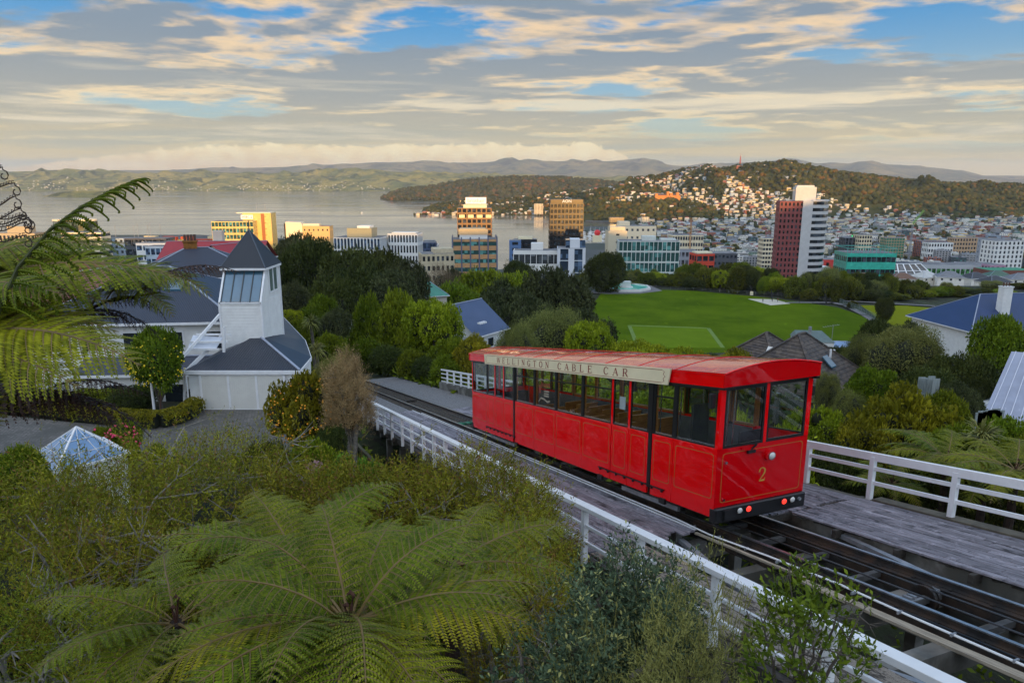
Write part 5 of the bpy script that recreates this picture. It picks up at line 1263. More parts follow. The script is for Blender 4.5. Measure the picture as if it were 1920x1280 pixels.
office('white_flats_block', 'stepped white flats in front of the bright red low block', 1563, 510, 600, 26, 18, 6, 5, 4, whitewall, gdark, .5, .4, plant=[(-.5, -.1, -.4, .4, 4, None)])
e, h = office('green_windowed_office', 'pale grey office with bright green window panels', 1787, 497, 620, 56, 24, 4, 14, 6, M('pale_grey_wall', lin(176, 180, 182), .6, .06), winmat('green_tinted_glass', (.05, .17, .05)), .5, .2, -6)
e, h = office('wrapped_building', 'building wrapped in white scaffold sheeting beside the green windowed office', 1847, 496, 640, 30, 22, 5, 3, 3, M('white_sheeting', lin(214, 218, 222), .5, .04), signw, .9, .9, -6)
office('pink_tower_house', 'pinkish tower house with a pointed pale roof', 1872, 497, 600, 13, 12, 9, 3, 3, M('pinkish_render', lin(178, 140, 160), .7, .06), gdark, .5, .45)
office('brick_green_roof_block', 'low red brick block with bright green roof near the right edge', 1898, 507, 560, 36, 20, 3, 7, 4, M('dark_brick', lin(120, 74, 62), .8, .1), gdark, .5, .3, top=M('green_roof', lin(48, 130, 92), .6, .1), plant=None)
office('tall_white_flats', 'tall white flats with grey balconies at the right edge', 1893, 452, 760, 34, 20, 13, 7, 4, whitewall, gmid, .35, .5, 6)
office('grey_side_flats', 'plain pale grey block left of the tall white flats', 1868, 448, 800, 20, 16, 10, 3, 3, M('grey_panel', (0, 0, 0)), gmid, .6, .7)
office('dark_slot_block', 'dark block with white posts under the green sign', 1602, 446, 900, 22, 18, 12, 5, 4, wm('dark grey'), gdark, .1, .3)
office('pale_grid_block', 'pale grid fronted block right of the dark block under the green sign', 1624, 441, 890, 16, 18, 12, 5, 4, wm('cream'), gdark, .35, .3)
e = empty('green_sign', (xat(1612, 1100, 55), 1100, 2), 0, 'glowing green rooftop sign board', 'sign')
zz = zat(443, 1100, 1612); MB().box(-11, 11, 0, 1, zz-2-1.8, zz-2+1.8).build('sign_board', M('green_light', lin(40, 220, 120), .5, .05, emit=(lin(30, 230, 120), .55)), e); MB().box(-9, 9, .2, 8, 0, zz-4).build('sign_tower', wm('grey'), e)
office('scaffold_block', 'block half covered in green scaffold netting beside the green crane', 1680, 446, 1150, 30, 20, 8, 7, 4, wm('tan'), M('green_netting', lin(52, 120, 96), .8, .2, 1), .2, .12)
office('red_stripe_block', 'dark block with terracotta panels right of the green crane', 1752, 452, 1150, 44, 20, 8, 10, 4, wm('terracotta'), gblue, .2, .35)
office('ochre_long_block', 'long ochre block near the right edge of the city', 1822, 446, 1250, 60, 20, 4, 12, 4, wm('tan'), gdark, .45, .4)
office('white_colonial_block', 'white three storey block with dark windows in the right city', 1765, 455, 1100, 38, 18, 4, 9, 4, whitewall, gdark, .45, .4)
office('white_narrow_tower', 'slim white flats left of the red and white tower', 1492-30, 422, 1150, 15, 13, 13, 4, 3, whitewall, gdark, .35, .4)
office('cream_grid_flats', 'cream flats half hidden by the left side of the red and white tower', 1448, 447, 900, 22, 18, 10, 6, 4, wm('cream'), gdark, .45, .2)
# black and white glazed hall
e = empty('glazed_hall', (xat(1700, 600, 30), 612, 2), math.radians(4), 'low black hall with sloping white framed skylights', 'building')
hh = zat(498, 600, 1700)-2; BOXES.append((xat(1700, 600, 30), 612, 24))
MB().box(-17, 17, 0, 20, 0, hh).build('hall_body', wm('dark grey'), e)
MB().add([(-24, -10, hh-11), (24, -10, hh-11), (16, 0, hh), (-16, 0, hh)], [(0, 1, 2, 3)]).build('sloping_glass', gdark, e)
for k in range(7):
    t = -1+k/3; MB().bar((24*t, -10.2, hh-10.9), (16*t, 0, hh+.2), .9, .5).build('white_rib', signw, e)
for q in (0, .5, 1): MB().bar((-24+8*q, -10.2+10*q, hh-10.8+11*q), (24-8*q, -10.2+10*q, hh-10.8+11*q), .7, .5).build('white_rail', signw, e)
MB().box(-24, 24, -10, 0, 0, hh-11).build('podium', wm('dark grey'), e)
# harbour-side group at left, the low sun's gold mixed into its wall colours
ylw = M('sunlit_gold_wall', lin(222, 190, 110), .5, .1, .3)
e, h = office('sunlit_glass_office', 'gold lit gridded office beside the taller slab', 434, 415, 1010, 58, 30, 8, 12, 6, ylw, ggreen, .3, .14, 3)
e, h = office('sunlit_slab_building', 'taller gold slab building with overhanging flat roof and name panel', 480, 400, 1030, 40, 26, 9, 2, 2, ylw, M('redbrown_panel', lin(160, 92, 44), .5, .1), .9, .72, 3)
MB().box(-28, 20, -14, 14, h, h+1.2).build('overhanging_roof', cream, e); MB().box(-22, -5, -14.5, -13.6, h-8, h-2.2).build('name_panel', signw, e); sign('HSBC', e, 4.6, (-15, -14.7, h-5), M('grey_letters', lin(110, 110, 116), .6), 0)
hx = MB(); hx.prism([(-8.6, -14.7, h-6.4), (-6.2, -14.7, h-6.4), (-7.4, -14.7, h-5), (-6.2, -14.7, h-3.6), (-8.6, -14.7, h-3.6), (-7.4, -14.7, h-5)], (0, .1, 0)); hx.build('emblem', M('grey_letters', (0, 0, 0)), e)
MB().box(6, 10.5, -13.9, -13.05, 0, h-.5).build('redbrown_shaft', M('redbrown_panel', (0, 0, 0)), e)
for x_ in (-3, 9): MB().tube([(x_, 0, h+1), (x_, 0, h+14)], .3, 5).build('antenna', galv, e)
orr = M('orange_cladding', lin(196, 74, 34), .5, .12)
e = empty('orange_ramp_building', (xat(520, 1100, 15), 1100, 2), 0, 'low orange curved building at the foot of the gold slab', 'building')
b = MB(); b.prism([(-22, 0, 0), (16, 0, 0), (16, 0, 5), (4, 0, 9), (-8, 0, 16), (-22, 0, 22)], (0, 20, 0)); b.build('orange_shell', orr, e)
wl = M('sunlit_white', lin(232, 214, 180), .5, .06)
e = empty('white_sail_building', (xat(560, 1000, 20), 1000, 2), math.radians(5), 'white building with a slanting sail shaped wall above the dark trees', 'building')
zh = zat(416, 1000, 560)-2; b = MB(); b.prism([(-16, 0, 0), (14, 0, 0), (14, 0, zh*.72), (6, 0, zh-1), (-15, 0, zh)], (0, 22, 0)); b.build('sail_wall', wl, e); MB().box(-17, -15.5, -1, 23, 0, zh-2).build('dark_edge', darkb, e)
office('low_sunlit_block', 'low gold block with stepped roof right of the white sail building', 592, 424, 1000, 38, 20, 6, 6, 4, M('sunlit_gold_render', lin(206, 170, 110), .6, .1), gdark, .75, .7, plant=[(-.5, .1, -.3, .3, 3, wl)])
# rounded dark glass office far left
e = empty('round_glass_office', (xat(135, 900, 40), 915, 2), 0, 'dark green glass office with curved white crown behind the fern', 'building'); zh = zat(412, 900, 135)-2; BOXES.append((xat(135, 900, 40), 915, 34))
cyl = lambda r0, z0, z1, a0=0, a1=2*PI, n=28, oy=0: [(r0*math.cos(t), oy+r0*.6*math.sin(t), z0) for t in np.linspace(a0, a1, n)]
MB().prism(cyl(27, 0, 0, 0, 2*PI*27/28), (0, 0, zh-2)).build('glass_drum', winmat('green_black_glass', (.03, .045, .03)), e)
MB().prism(cyl(27.6, zh-2, 0, 0, 2*PI*27/28), (0, 0, 2.2)).build('crown_band', wl, e)
e, h = office('striped_office', 'white and black striped office in front of the round glass office', 150, 436, 860, 46, 24, 9, 1, 1, wl, gdark, .5, 0, 4)
office('beige_hotel', 'beige block with flat roof box at the left edge', 30, 437, 900, 46, 22, 5, 9, 5, M('beige_stone', lin(176, 160, 130), .8, .1), gdark, .5, .4, plant=[(-.3, .3, -.3, .3, 8, None)])
office('low_harbour_office', 'low pale office with dark columns under the beige block', 60, 478, 700, 60, 24, 6, 14, 5, wm('grey'), gblue, .25, .3)
office('blue_grey_office', 'pale blue office left of the container yard', 212, 447, 900, 26, 20, 8, 4, 4, wm('pale blue'), gmid, .5, .5)
e, h = office('dark_name_office', 'low dark office with small white name letters', 272, 447, 860, 50, 24, 5, 6, 4, wm('dark grey'), gdark, .3, .1)
sign('Deloitte', e, 4.4, (3, -12.6, h-5), signw)
office('white_wedge_office', 'low white wedge office left of the brick chimney', 290, 456, 820, 44, 22, 5, 6, 4, whitewall, gblue, .5, .2)
office('brick_terrace', 'low brown brick terrace behind the fern fronds', 150, 497, 620, 44, 14, 4, 12, 4, M('dark_brick', (0, 0, 0)), gdark, .4, .4)
office('teal_roof_office', 'blue grey round roofed office below the dark name office', 300, 462, 700, 30, 18, 6, 6, 4, wm('pale blue'), gblue, .4, .2)
# container yard
cc = [lin(206, 84, 30), lin(226, 150, 40), lin(214, 196, 150), lin(190, 70, 34), lin(230, 170, 60), lin(200, 200, 196)]; cn = ['orange', 'amber', 'cream', 'rust red', 'yellow', 'white']
used = {}
for k in range(22):
    px = 200+k*11.5+random.uniform(-3, 3); Y = random.uniform(1350, 1560); ci = random.randrange(6); hgt = random.choice((2, 3, 4)); e = MB()
    for a in range(random.choice((2, 3, 4))):
        for b in range(hgt): e.box(a*6.4, a*6.4+6.1, 0, 12, b*3.0, b*3.0+2.85)
    x = (px-960)/FP/CP*Y; o = link('container_stack', e.mesh('container_stack', M('container '+cn[ci], cc[ci], .6, .1)), None, (x, Y, LV)); used[cn[ci]] = used.get(cn[ci], 0)
    tag(o, f'{cn[ci]} stack of shipping containers on the quay, {ordinal(used[cn[ci]])} {cn[ci]} stack from the left', 'containers', 'container stacks on the quay'); used[cn[ci]] += 1
for k, px in enumerate((187, 203, 241, 275, 282, 300, 305, 323)):
    Y = 1500; z = zat(420+random.randint(0, 5), Y, px); o = link('light_mast', MB().tube([(0, 0, 0), (0, 0, z-LV)], .45, 5).box(-1.6, 1.6, -1, 1, z-LV, z-LV+.9).mesh('light_mast', galv), None, ((px-960)/FP/CP*Y, Y, LV))
    tag(o, f'thin light mast over the container yard, {ordinal(k)} from the left', 'light mast', 'light masts over the yard')
# marina: pier, boats, red sphere
sheet('marina_pier', [(1084, 433), (1184, 431), (1184, 423), (1084, 425)], 2.6, city_mat, 3)
for k in range(46):
    px = random.uniform(1092, 1180); py = random.uniform(434, 454); p = pz(px, py, 0); e = empty('yacht', (p.x, p.y, 0), random.uniform(-.2, .2)+PI/2*0)
    L_ = random.uniform(9, 13)
    if p.x**2+p.y**2 > 0:
        tag(e, f'white moored yacht, {ordinal(k)} placed among the marina masts', 'boat', 'yachts moored in the marina')
    hl = MB(); hl.add([(-L_/2, -1.3, 1.2), (L_*.3, -1.5, 1.2), (L_/2, 0, 1.4), (L_*.3, 1.5, 1.2), (-L_/2, 1.3, 1.2), (-L_/2+.4, -.9, -.3), (L_*.3, -.8, -.3), (L_*.42, 0, -.3), (L_*.3, .8, -.3), (-L_/2+.4, .9, -.3)], [(0, 1, 2, 3, 4), (0, 5, 6, 1), (1, 6, 7, 2), (2, 7, 8, 3), (3, 8, 9, 4), (4, 9, 5, 0)]); hl.box(-L_*.2, L_*.15, -.8, .8, 1.2, 2)
    hl.build('hull', signw, e); MB().tube([(0, 0, 1.2), (0, 0, L_*1.25)], .14, 4).build('mast', signw, e)
for k, (px, py, lab) in enumerate(((604, 399, 'small white boat leaving a wake on open water'), (678, 400, 'lone white sailing boat on the open harbour'), (684, 374, 'tiny white boat near the headland'))):
    p = pz(px, py, 0); e = empty('sailing_boat', (p.x, p.y, 0), .4, lab, 'boat')
    s_ = (.55, .9, .6)[k]; MB().add([(-5*s_, -1.4*s_, 1.2*s_), (4*s_, -1.4*s_, 1.2*s_), (6*s_, 0, 1.5*s_), (4*s_, 1.4*s_, 1.2*s_), (-5*s_, 1.4*s_, 1.2*s_), (-4*s_, 0, -.3), (4*s_, 0, -.3)], [(0, 1, 2, 3, 4), (0, 5, 6, 1), (1, 6, 2), (2, 6, 3), (3, 6, 5, 4), (4, 5, 0)]).build('hull', signw, e)
    MB().add([(0, 0, 2*s_), (0, .2, 9*s_ if k else 4*s_), (4*s_, .3, 2*s_), (0, -.2, 2*s_)], [(0, 1, 2), (0, 2, 3), (3, 2, 1)]).build('sail', signw, e)
p = pz(1120, 434, 6); me = MB(); 
bm = bmesh.new(); bmesh.ops.create_icosphere(bm, subdivisions=3, radius=6.5); rs = bpy.data.meshes.new('red_buoy_sphere'); bm.to_mesh(rs); bm.free(); rs.materials.append(M('red_fabric', lin(214, 30, 26), .4, .05))
tag(link('red_sphere', rs, None, (xat(1120, 1500, 22), 1500, 22)), 'bright red round dome beside the marina', 'dome'); tag(link('sphere_base', MB().box(-9, 9, -6, 6, 0, 14).mesh('sphere_base', cream), None, (xat(1120, 1500, 22), 1500, LV)), 'low cream building under the red dome', 'building')
office('waterfront_museum', 'broad pale waterfront building with flat overhanging roof left of the marina hills', 1196, 424, 1350, 70, 40, 3, 7, 4, wl, gmid, .7, .6, plant=[(-.5, -.2, -.3, .3, 8, None)])
office('museum_annex', 'wide cream block with two window rows behind the glass faced block', 1290, 441, 1150, 50, 30, 4, 12, 6, wm('cream'), gdark, .45, .25)
office('waterfront_flats', 'golden lit flats at the foot of the hill above the marina', 1157, 408, 2250, 44, 30, 9, 7, 5, M('sunlit_gold_render', (0, 0, 0)), gdark, .4, .4)  # evening sun's gold is put into this wall colour
office('waterfront_flats', 'tall narrow lit flats right of the golden flats above the marina', 1211, 407, 2150, 20, 20, 13, 4, 4, wl, gdark, .4, .5)
office('bay_flats', 'stepped pale flats on the bay shore between the brown and black towers', 1010, 382, 2760, 34, 24, 9, 3, 3, wl, gdark, .45, .1, zb=6)
e = empty('monastery', (*on_hill(vic, 1238, 2500)[:2], on_hill(vic, 1238, 2500).z), .1, 'long orange brick monastery with towers on the far slope', 'building')
orb = M('orange_brick', lin(200, 128, 62), .8, .1)
MB().box(-45, 45, -8, 8, -10, 14).build('wing', orb, e)
for x_, hh_ in ((-40, 20), (0, 27), (12, 22), (34, 24)): MB().box(x_-4.5, x_+4.5, -10, 0, -8, hh_).build('tower', orb, e); 
MB().add([(-46, -9, 14), (46, -9, 14), (46, 9, 14), (-46, 9, 14), (-44, 0, 19), (44, 0, 19)], [(0, 1, 5, 4), (2, 3, 4, 5), (1, 2, 5), (3, 0, 4)]).build('roof', rm('brown'), e)
# lattice mast on the hilltop, cranes
def lattice(mb, p, q, w, n, r=.18, taper=1.0):
    p, q = Vector(p), Vector(q); d = q-p; a = d.cross(Vector((0, 0, 1))); a = Vector((1, 0, 0)) if a.length < .1*d.length else a.normalized(); b = a.cross(d).normalized()
    C_ = [(1, 1), (1, -1), (-1, -1), (-1, 1)]
    for i in range(n):
        w0 = w*(1+(taper-1)*i/n)/2; w1 = w*(1+(taper-1)*(i+1)/n)/2
        for k in range(4):
            u0 = p+d*i/n+a*C_[k][0]*w0+b*C_[k][1]*w0; u1 = p+d*(i+1)/n+a*C_[k][0]*w1+b*C_[k][1]*w1; m = C_[(k+1) % 4]; v1 = p+d*(i+1)/n+a*m[0]*w1+b*m[1]*w1
            mb.bar(u0, u1, r*2, r*2); mb.bar(u0, v1, r, r)
    return mb
b = on_hill(vic, 1365, 3050); e = empty('radio_mast', b, 0, 'red and white lattice radio mast on the hilltop', 'mast')
lattice(MB(), (0, 0, -6), (0, 0, 42), 6, 12, .5, .3).build('lattice', M('mast_red', lin(190, 100, 84), .6), e); MB().tube([(0, 0, 42), (0, 0, 54)], .5, 4).build('aerial', M('mast_red', (0, 0, 0)), e)
z1 = zat(402, 1080, 1708); e = empty('tower_crane', (xat(1708, 1080, 40), 1080, LV), 0, 'green and white tower crane with raised jib over the city', 'crane')
lattice(MB(), (0, 0, 0), (0, 0, z1-LV-14), 2, 22, .2).build('crane_mast', galv, e); lattice(MB(), (-1, 0, z1-LV-15), (14, 0, z1-LV+6), 1.8, 14, .2).build('jib', M('crane_green', lin(120, 160, 70), .6), e); MB().box(-9, -1, -1.5, 1.5, z1-LV-15, z1-LV-13).build('counterweight', cream, e)
z1 = zat(408, 900, 1293); e = empty('tower_crane', (xat(1293, 900, 40), 900, LV), 0, 'slim orange tower crane behind the grey strip office', 'crane')
lattice(MB(), (0, 0, 0), (0, 0, z1-LV), 1.6, 26, .16).build('crane_mast', M('crane_orange', lin(176, 120, 60), .6), e); lattice(MB(), (-6, 0, z1-LV-10), (-2, 0, z1-LV-9), 1.2, 4, .14).build('jib', M('crane_orange', (0, 0, 0)), e)
# generic blocks of the city floor
cs = []; k = 0
while len(cs) < 720 and k < 26000:
    k += 1
    Y = 600+(random.random()**1.8)*1700; px = random.uniform(1130, 2060) if Y > 640 else random.uniform(1250, 2060)
    u = (px-960)/FP/CP; x = u*Y
    if px < 1190 and Y > 1000: continue
    gx = x*math.cos(.35)+Y*math.sin(.35)
    if any((x-b[0])**2+(Y-b[1])**2 < (b[2]+9)**2 for b in BOXES): continue
    if any((x-b[0])**2+(Y-b[1])**2 < 22**2 for b in cs): continue
    if G(x, Y) > 5 and Y < 645: continue
    if Y < 1000 and abs(px-1560) < 400 and False: continue
    cs.append((x, Y, LV, 1, px))
for _ in range(150):
    Y = random.uniform(650, 1250); px = random.uniform(-60, 840); x = (px-960)/FP/CP*Y
    if zat(449, Y, px) < 3 or any((x-b[0])**2+(Y-b[1])**2 < (b[2]+16)**2 for b in BOXES) or any((x-b[0])**2+(Y-b[1])**2 < 30**2 for b in cs): continue
    cs.append((x, Y, LV, .8, px))
cs.sort(key=lambda s: s[1]); rows = {}
for s in cs[:300]:
    far = s[1] > 1150
    pool_ = [c_ for c_ in CB if (c_[2] <= (5 if s[1] < 800 else 8)) or random.random() < .3]; c_ = random.choice(pool_)
    rows.setdefault((c_[1], c_[2], zone(s[4])), []).append((s, c_))
for (wc, fl, zn), L_ in rows.items():
    L_.sort(key=lambda t: t[0][4])
    for j, (s, c_) in enumerate(L_):
        o = link('city_building', c_[0], None, (s[0], s[1], s[2])); o.rotation_euler = (0, 0, -.35+random.choice((0, PI/2))+random.uniform(-.06, .06)); q = random.uniform(.7, 1.0)*s[3]; o.scale = (q, q, q*random.uniform(.75, 1.0))
        q = f', {ordinal(j)} such from left' if len(L_) > 1 else ''
        tag(o, f'{wc} {NUMW[fl]} storey block {zn}{q}', 'building', 'plain buildings filling the city')
merge_spots('distant_city_buildings', cs[300:], [c_ for c_ in CB if c_[2] < 7]+HP[:8], zr=(-.5, .2), scl=(.45, .8))
sm = []
for _ in range(900):
    Y = random.uniform(1250, 2330); px = random.uniform(1190, 2080); x = (px-960)/FP/CP*Y
    if any((x-b[0])**2+(Y-b[1])**2 < (b[2]+3)**2 for b in BOXES): continue
    sm.append((x, Y, LV-.5+max(0, (Y-2000)*.015)))
merge_spots('distant_town_houses', sm, HP, scl=(.8, 1.2))
P = []; R = []
for _ in range(2600):
    Y = random.uniform(640, 2340); px = random.uniform(1180, 2080) ; P.append(((px-960)/FP/CP*Y, Y, LV+2.5)); R.append(random.uniform(2.5, 6))
for s in cand:
    for _ in range(2): P.append((s[0]+random.uniform(-14, 14), s[1]-random.uniform(-14, 14), s[2]+1)); R.append(random.uniform(2.5, 5.5))
V, F = scatter(IV, IF, np.array(P), np.tile([0, 0, 1.], (len(P), 1))+rng.normal(size=(len(P), 3))*.2, np.array(R)); V += rng.normal(size=V.shape)*.5
link('town_trees', np_mesh('town_trees', V, F, forest))['kind'] = 'stuff'
# ================================================================== houses on the slope
def faceX(e, name, pts, mat, **k): mb = MB(); mb.poly(pts); return mb.build(name, mat, e, **k)
roof_sl = M('slate_blue_roof', lin(50, 56, 70), .5, .08, 1, wave=('X', 9, .5)); roof_sly = M('slate_blue_roof_cross', lin(50, 56, 70), .5, .08, 1, wave=('Y', 9, .5))
roof_nv = M('navy_roof', lin(38, 56, 94), .5, .1, .6, wave=('X', 6, .4)); roof_lb = M('pale_blue_roof', lin(132, 154, 186), .5, .08, .6, wave=('X', 6, .4))
roof_bk = M('charcoal_roof', lin(42, 46, 56), .45, .1, 1, wave=('X', 7, .4)); tile_b = M('brown_roof_tile', lin(84, 74, 66), .7, .3, 3, col2=lin(60, 54, 52), thr=(.45, .6))
skyglass = M('skylight_glass', lin(64, 100, 120), .08, .12, .8, spec=1.0, coat=.6)
boards_cache = {}
def boards(e, name, a, b, z0, z1, mat, pitch=.18, out=None):
    """lapped boards between the plan points a and b"""
    a, b = Vector((*a, 0)), Vector((*b, 0)); d = (b-a).normalized(); n = Vector((d.y, -d.x, 0)); mb = MB(); z = z0; tops = z1 if callable(z1) else None
    zt = z1
    while z < zt-.01:
        q = min(zt, z+pitch); mb.add([a+n*.035+Vector((0, 0, z)), b+n*.035+Vector((0, 0, z)), b+n*.004+Vector((0, 0, q)), a+n*.004+Vector((0, 0, q)), a+Vector((0, 0, z)), b+Vector((0, 0, z))], [(0, 1, 2, 3), (4, 5, 1, 0)]); z = q
    return mb.build(name, mat, e)
# --- garage with the pyramid roofed tower
g0 = Vector((xat(347, 38, 114.8), 38, 112.5)); ge = empty('garage_house', g0, 0, 'white garage with charcoal hip roof and its pyramid topped tower', 'house')
def gl(px, py, Y): p = pY(px, py, Y); return p-g0
EL_ = gl(347, 697, 38.0); ER = gl(562, 697, 38.0); RB = gl(583, 672, 41.0); RB2 = gl(572, 640, 45.7); FR = gl(531, 596, 54.0); AP = gl(482, 629, 42.5); RG = gl(508, 607, 50)
BL = Vector((EL_.x, 13, EL_.z))
wz = 2.25
boards(ge, 'front_wall', (.12, .12), (ER.x-.1, .12), 0, wz, whitewall)
MB().box(.14, ER.x-.12, .13, 2.6, -.3, wz-.02).build('inner_wall', whitewall, ge)
boards(ge, 'right_wall', (ER.x-.1, .12), (RB.x-.1, RB.y), -.2, wz, whitewall); boards(ge, 'right_wall', (RB.x-.1, RB.y), (RB2.x-.1, RB2.y), -.4, wz, whitewall); boards(ge, 'right_wall', (RB2.x-.1, RB2.y), (FR.x-.1, FR.y), -1, wz, whitewall)
z_ = Vector((0, 0, .10))
for nm, pts, m_ in (('front_roof', [EL_, ER, AP, Vector((EL_.x+1.9, 3.2, AP.z-.35))], roof_bk), ('right_roof', [ER, RB, AP], M('charcoal_roof_b', lin(42, 46, 56), .45, .1, 1)), ('right_roof', [RB, RB2, RG, AP], M('charcoal_roof_b', (0, 0, 0))), ('right_roof', [RB2, FR, RG], M('charcoal_roof_b', (0, 0, 0))), ('left_roof', [EL_, Vector((EL_.x+1.9, 3.2, AP.z-.35)), Vector((EL_.x+.8, 13, EL_.z+.3))], roof_bk)):
    MB().prism([p+z_ for p in pts], (0, 0, -.08)).build(nm, m_, ge)
mb = MB()
for p, q in ((ER, AP), (AP, RG)): mb.bar(p+z_*1.3, q+z_*1.3, .14, .05)
mb.build('ridge_cap', M('grey_flashing', lin(150, 156, 170), .5, .1), ge)
for p, q in ((EL_, ER), (ER, RB), (RB, RB2), (RB2, FR)): MB().bar(p+Vector((0, -.04, -.02)), q+Vector((0, -.04, -.02)), .12, .2).build('gutter', white, ge)
X0, X1 = .78, 5.45                                # double door of three framed leaves
MB().box(X0, X1, .02, .10, 0, 2.05).build('garage_door', M('door_panel', lin(214, 212, 204), .6, .04), ge)
for k in range(4): x = X0+k*(X1-X0)/3; MB().box(x-.06, x+.06, -.02, .03, 0, 2.08).build('door_stile', white, ge)
MB().box(X0-.06, X1+.06, -.025, .025, 2.04, 2.15).build('door_head', white, ge); MB().box(X0-.06, X1+.06, -.018, .03, 0, .10).build('door_sill', white, ge)
gv = MB()
for k in range(3):
    for q in np.arange(X0+.1+k*(X1-X0)/3, X0+(k+1)*(X1-X0)/3-.1, .12): gv.box(q, q+.10, .008, .022, .12, 2.03)
gv.build('door_boards', M('door_panel', (0, 0, 0)), ge, 'stuff')
MB().tube([(.12, -.05, wz), (.05, -.05, wz-.3), (.05, -.05, 0)], .04, 6).build('downpipe', white, ge)
# tower
Tx0 = gl(412, 567, 42).x; Tx1 = gl(489, 567, 42).x; Ty = 42-38; zs = gl(450, 567, 42).z; zt_ = gl(450, 502, 43.2).z; TD = 3.6
Ty1 = Ty+TD
boards(ge, 'tower_front', (Tx0, Ty), (Tx1, Ty), 1.5, zs, whitewall)
boards(ge, 'tower_right', (Tx1, Ty), (Tx1, Ty1), 1.5, zs, whitewall); boards(ge, 'tower_left', (Tx0, Ty1), (Tx0, Ty), 1.5, zs, whitewall)
sl_y = Ty+1.25
bz_ = zs
# upper right wall narrows behind the sloping glass
mb = MB(); z = zs
while z < zt_-.01:
    q = min(zt_, z+.13); f0 = (z-zs)/(zt_-zs); f1 = (q-zs)/(zt_-zs); y0, y1 = Ty+(sl_y-Ty)*f0, Ty+(sl_y-Ty)*f1
    for X, sg in ((Tx1, 1),): mb.add([(X+sg*.022, y0, z), (X+sg*.022, Ty1, z), (X+sg*.004, Ty1, q), (X+sg*.004, y1, q), (X, y0, z), (X, Ty1, z)], [(0, 1, 2, 3), (4, 5, 1, 0)])
    z = q
mb.build('tower_upper_boards', whitewall, ge)
MB().box(Tx0+.02, Tx1-.02, Ty1-.05, Ty1, 1.5, zt_).build('tower_back', whitewall, ge)
fr = MB(); fr.bar((Tx0-.02, Ty-.02, zs-.03), (Tx1+.02, Ty-.02, zs-.03), .12, .10); fr.build('glass_sill', white, ge)
for X in (Tx0, Tx1): MB().bar((X, Ty-.03, zs), (X, sl_y-.03, zt_), .11, .12).build('sloping_trim', white, ge); 
for X, y in ((Tx0-.02, Ty-.02), (Tx1+.02, Ty-.02), (Tx1+.03, Ty1)): MB().box(X-.06, X+.06, y-.06, y+.06, 1.4, zs if y < Ty+.5 else zt_).build('corner_board', white, ge)
sc_ = MB(); nP = 4; wP = (Tx1-Tx0-.16)/nP
for k in range(nP):
    x0 = Tx0+.08+k*wP+.03; x1 = x0+wP-.06
    MB().prism([(x0, Ty+.01, zs+.04), (x1, Ty+.01, zs+.04), (x1, sl_y-.02, zt_-.03), (x0, sl_y-.02, zt_-.03)], (0, -.02, .008)).build('glass_pane', skyglass, ge)
for k in range(nP+1): x = Tx0+.08+k*wP; sc_.bar((x, Ty-.03, zs+.02), (x, sl_y-.05, zt_-.02), .06, .07)
sc_.build('glazing_bar', M('dark_glazing_bar', lin(64, 70, 72), .5, .1), ge)
# clerestory window on the right flank
wy0, wy1 = sl_y+.35, Ty1-.45
MB().box(Tx1-.01, Tx1+.03, wy0, wy1, zt_-1.55, zt_-.12).build('window_pane', M('window_reflect', lin(104, 120, 112), .08, .3, 1, spec=1), ge)
mb = MB()
for y in (wy0, (wy0+wy1)/2, wy1): mb.box(Tx1+.02, Tx1+.07, y-.05, y+.05, zt_-1.6, zt_-.08)
mb.box(Tx1+.02, Tx1+.068, wy0, wy1, zt_-1.62, zt_-1.53); mb.box(Tx1+.02, Tx1+.068, wy0, wy1, zt_-.14, zt_-.06); mb.build('window_frame', white, ge)
e0, zz = .16, zt_+.02; ap = gl(474, 431, 43.9)
cxm, cym = (Tx0+Tx1)/2, (sl_y+Ty1)/2-.2
q = [(Tx0-e0, sl_y-.45, zz), (Tx1+e0, sl_y-.45, zz), (Tx1+e0, Ty1+e0, zz), (Tx0-e0, Ty1+e0, zz)]; A_ = (cxm+.05, cym, ap.z)
for k in range(4): mb = MB(); mb.poly([q[k], q[(k+1) % 4], A_]); mb.build('pyramid_face', M('pyramid_slate', lin(34, 38, 46), .5, .08, 1), ge)
mb = MB(); 
for k in range(4): mb.bar(q[k], A_, .05, .05)
mb.build('pyramid_hip', M('grey_flashing_dark', lin(80, 88, 98), .5, .1), ge)
MB().prism(q, (0, 0, -.14)).build('pyramid_eave', white, ge); MB().tube([A_, (A_[0], A_[1], A_[2]+.55)], .03, 5).build('finial', M('dark_glazing_bar', (0, 0, 0)), ge)
# white timber trellis porch left of the garage
tp = empty('porch_pergola', gl(395, 660, 39.5)+g0, 0, 'white timber pergola and sloping porch left of the garage roof', 'pergola')
w0 = gl(395, 660, 39.5); lp = lambda px, py, Y: pY(px, py, Y)-(w0+g0)
for py, x0, x1 in ((627, 368, 432), (641, 356, 428), (655, 350, 410)): MB().bar(lp(x0, py, 39.2+ (655-py)*.03), lp(x1, py, 39.2+(655-py)*.03), .07, .12).build('beam', white, tp)
MB().bar(lp(345, 700, 38.6), lp(418, 628, 40.4), .09, .2).build('rafter', white, tp); MB().bar(lp(340, 672, 38.6), lp(412, 590, 41), .09, .16).build('rafter', white, tp)
for px in (420, 346): MB().bar(lp(px, 613 if px == 420 else 690, 39), lp(px, 660 if px == 420 else 790, 39), .12, .12).build('post', white, tp)
MB().prism([lp(352, 652, 39.4), lp(404, 655, 39.4), lp(418, 632, 40.2), lp(362, 628, 40.2)], (0, 0, -.03)).build('clear_sheet', M('clear_sheet', lin(190, 196, 206), .3, .05), tp)
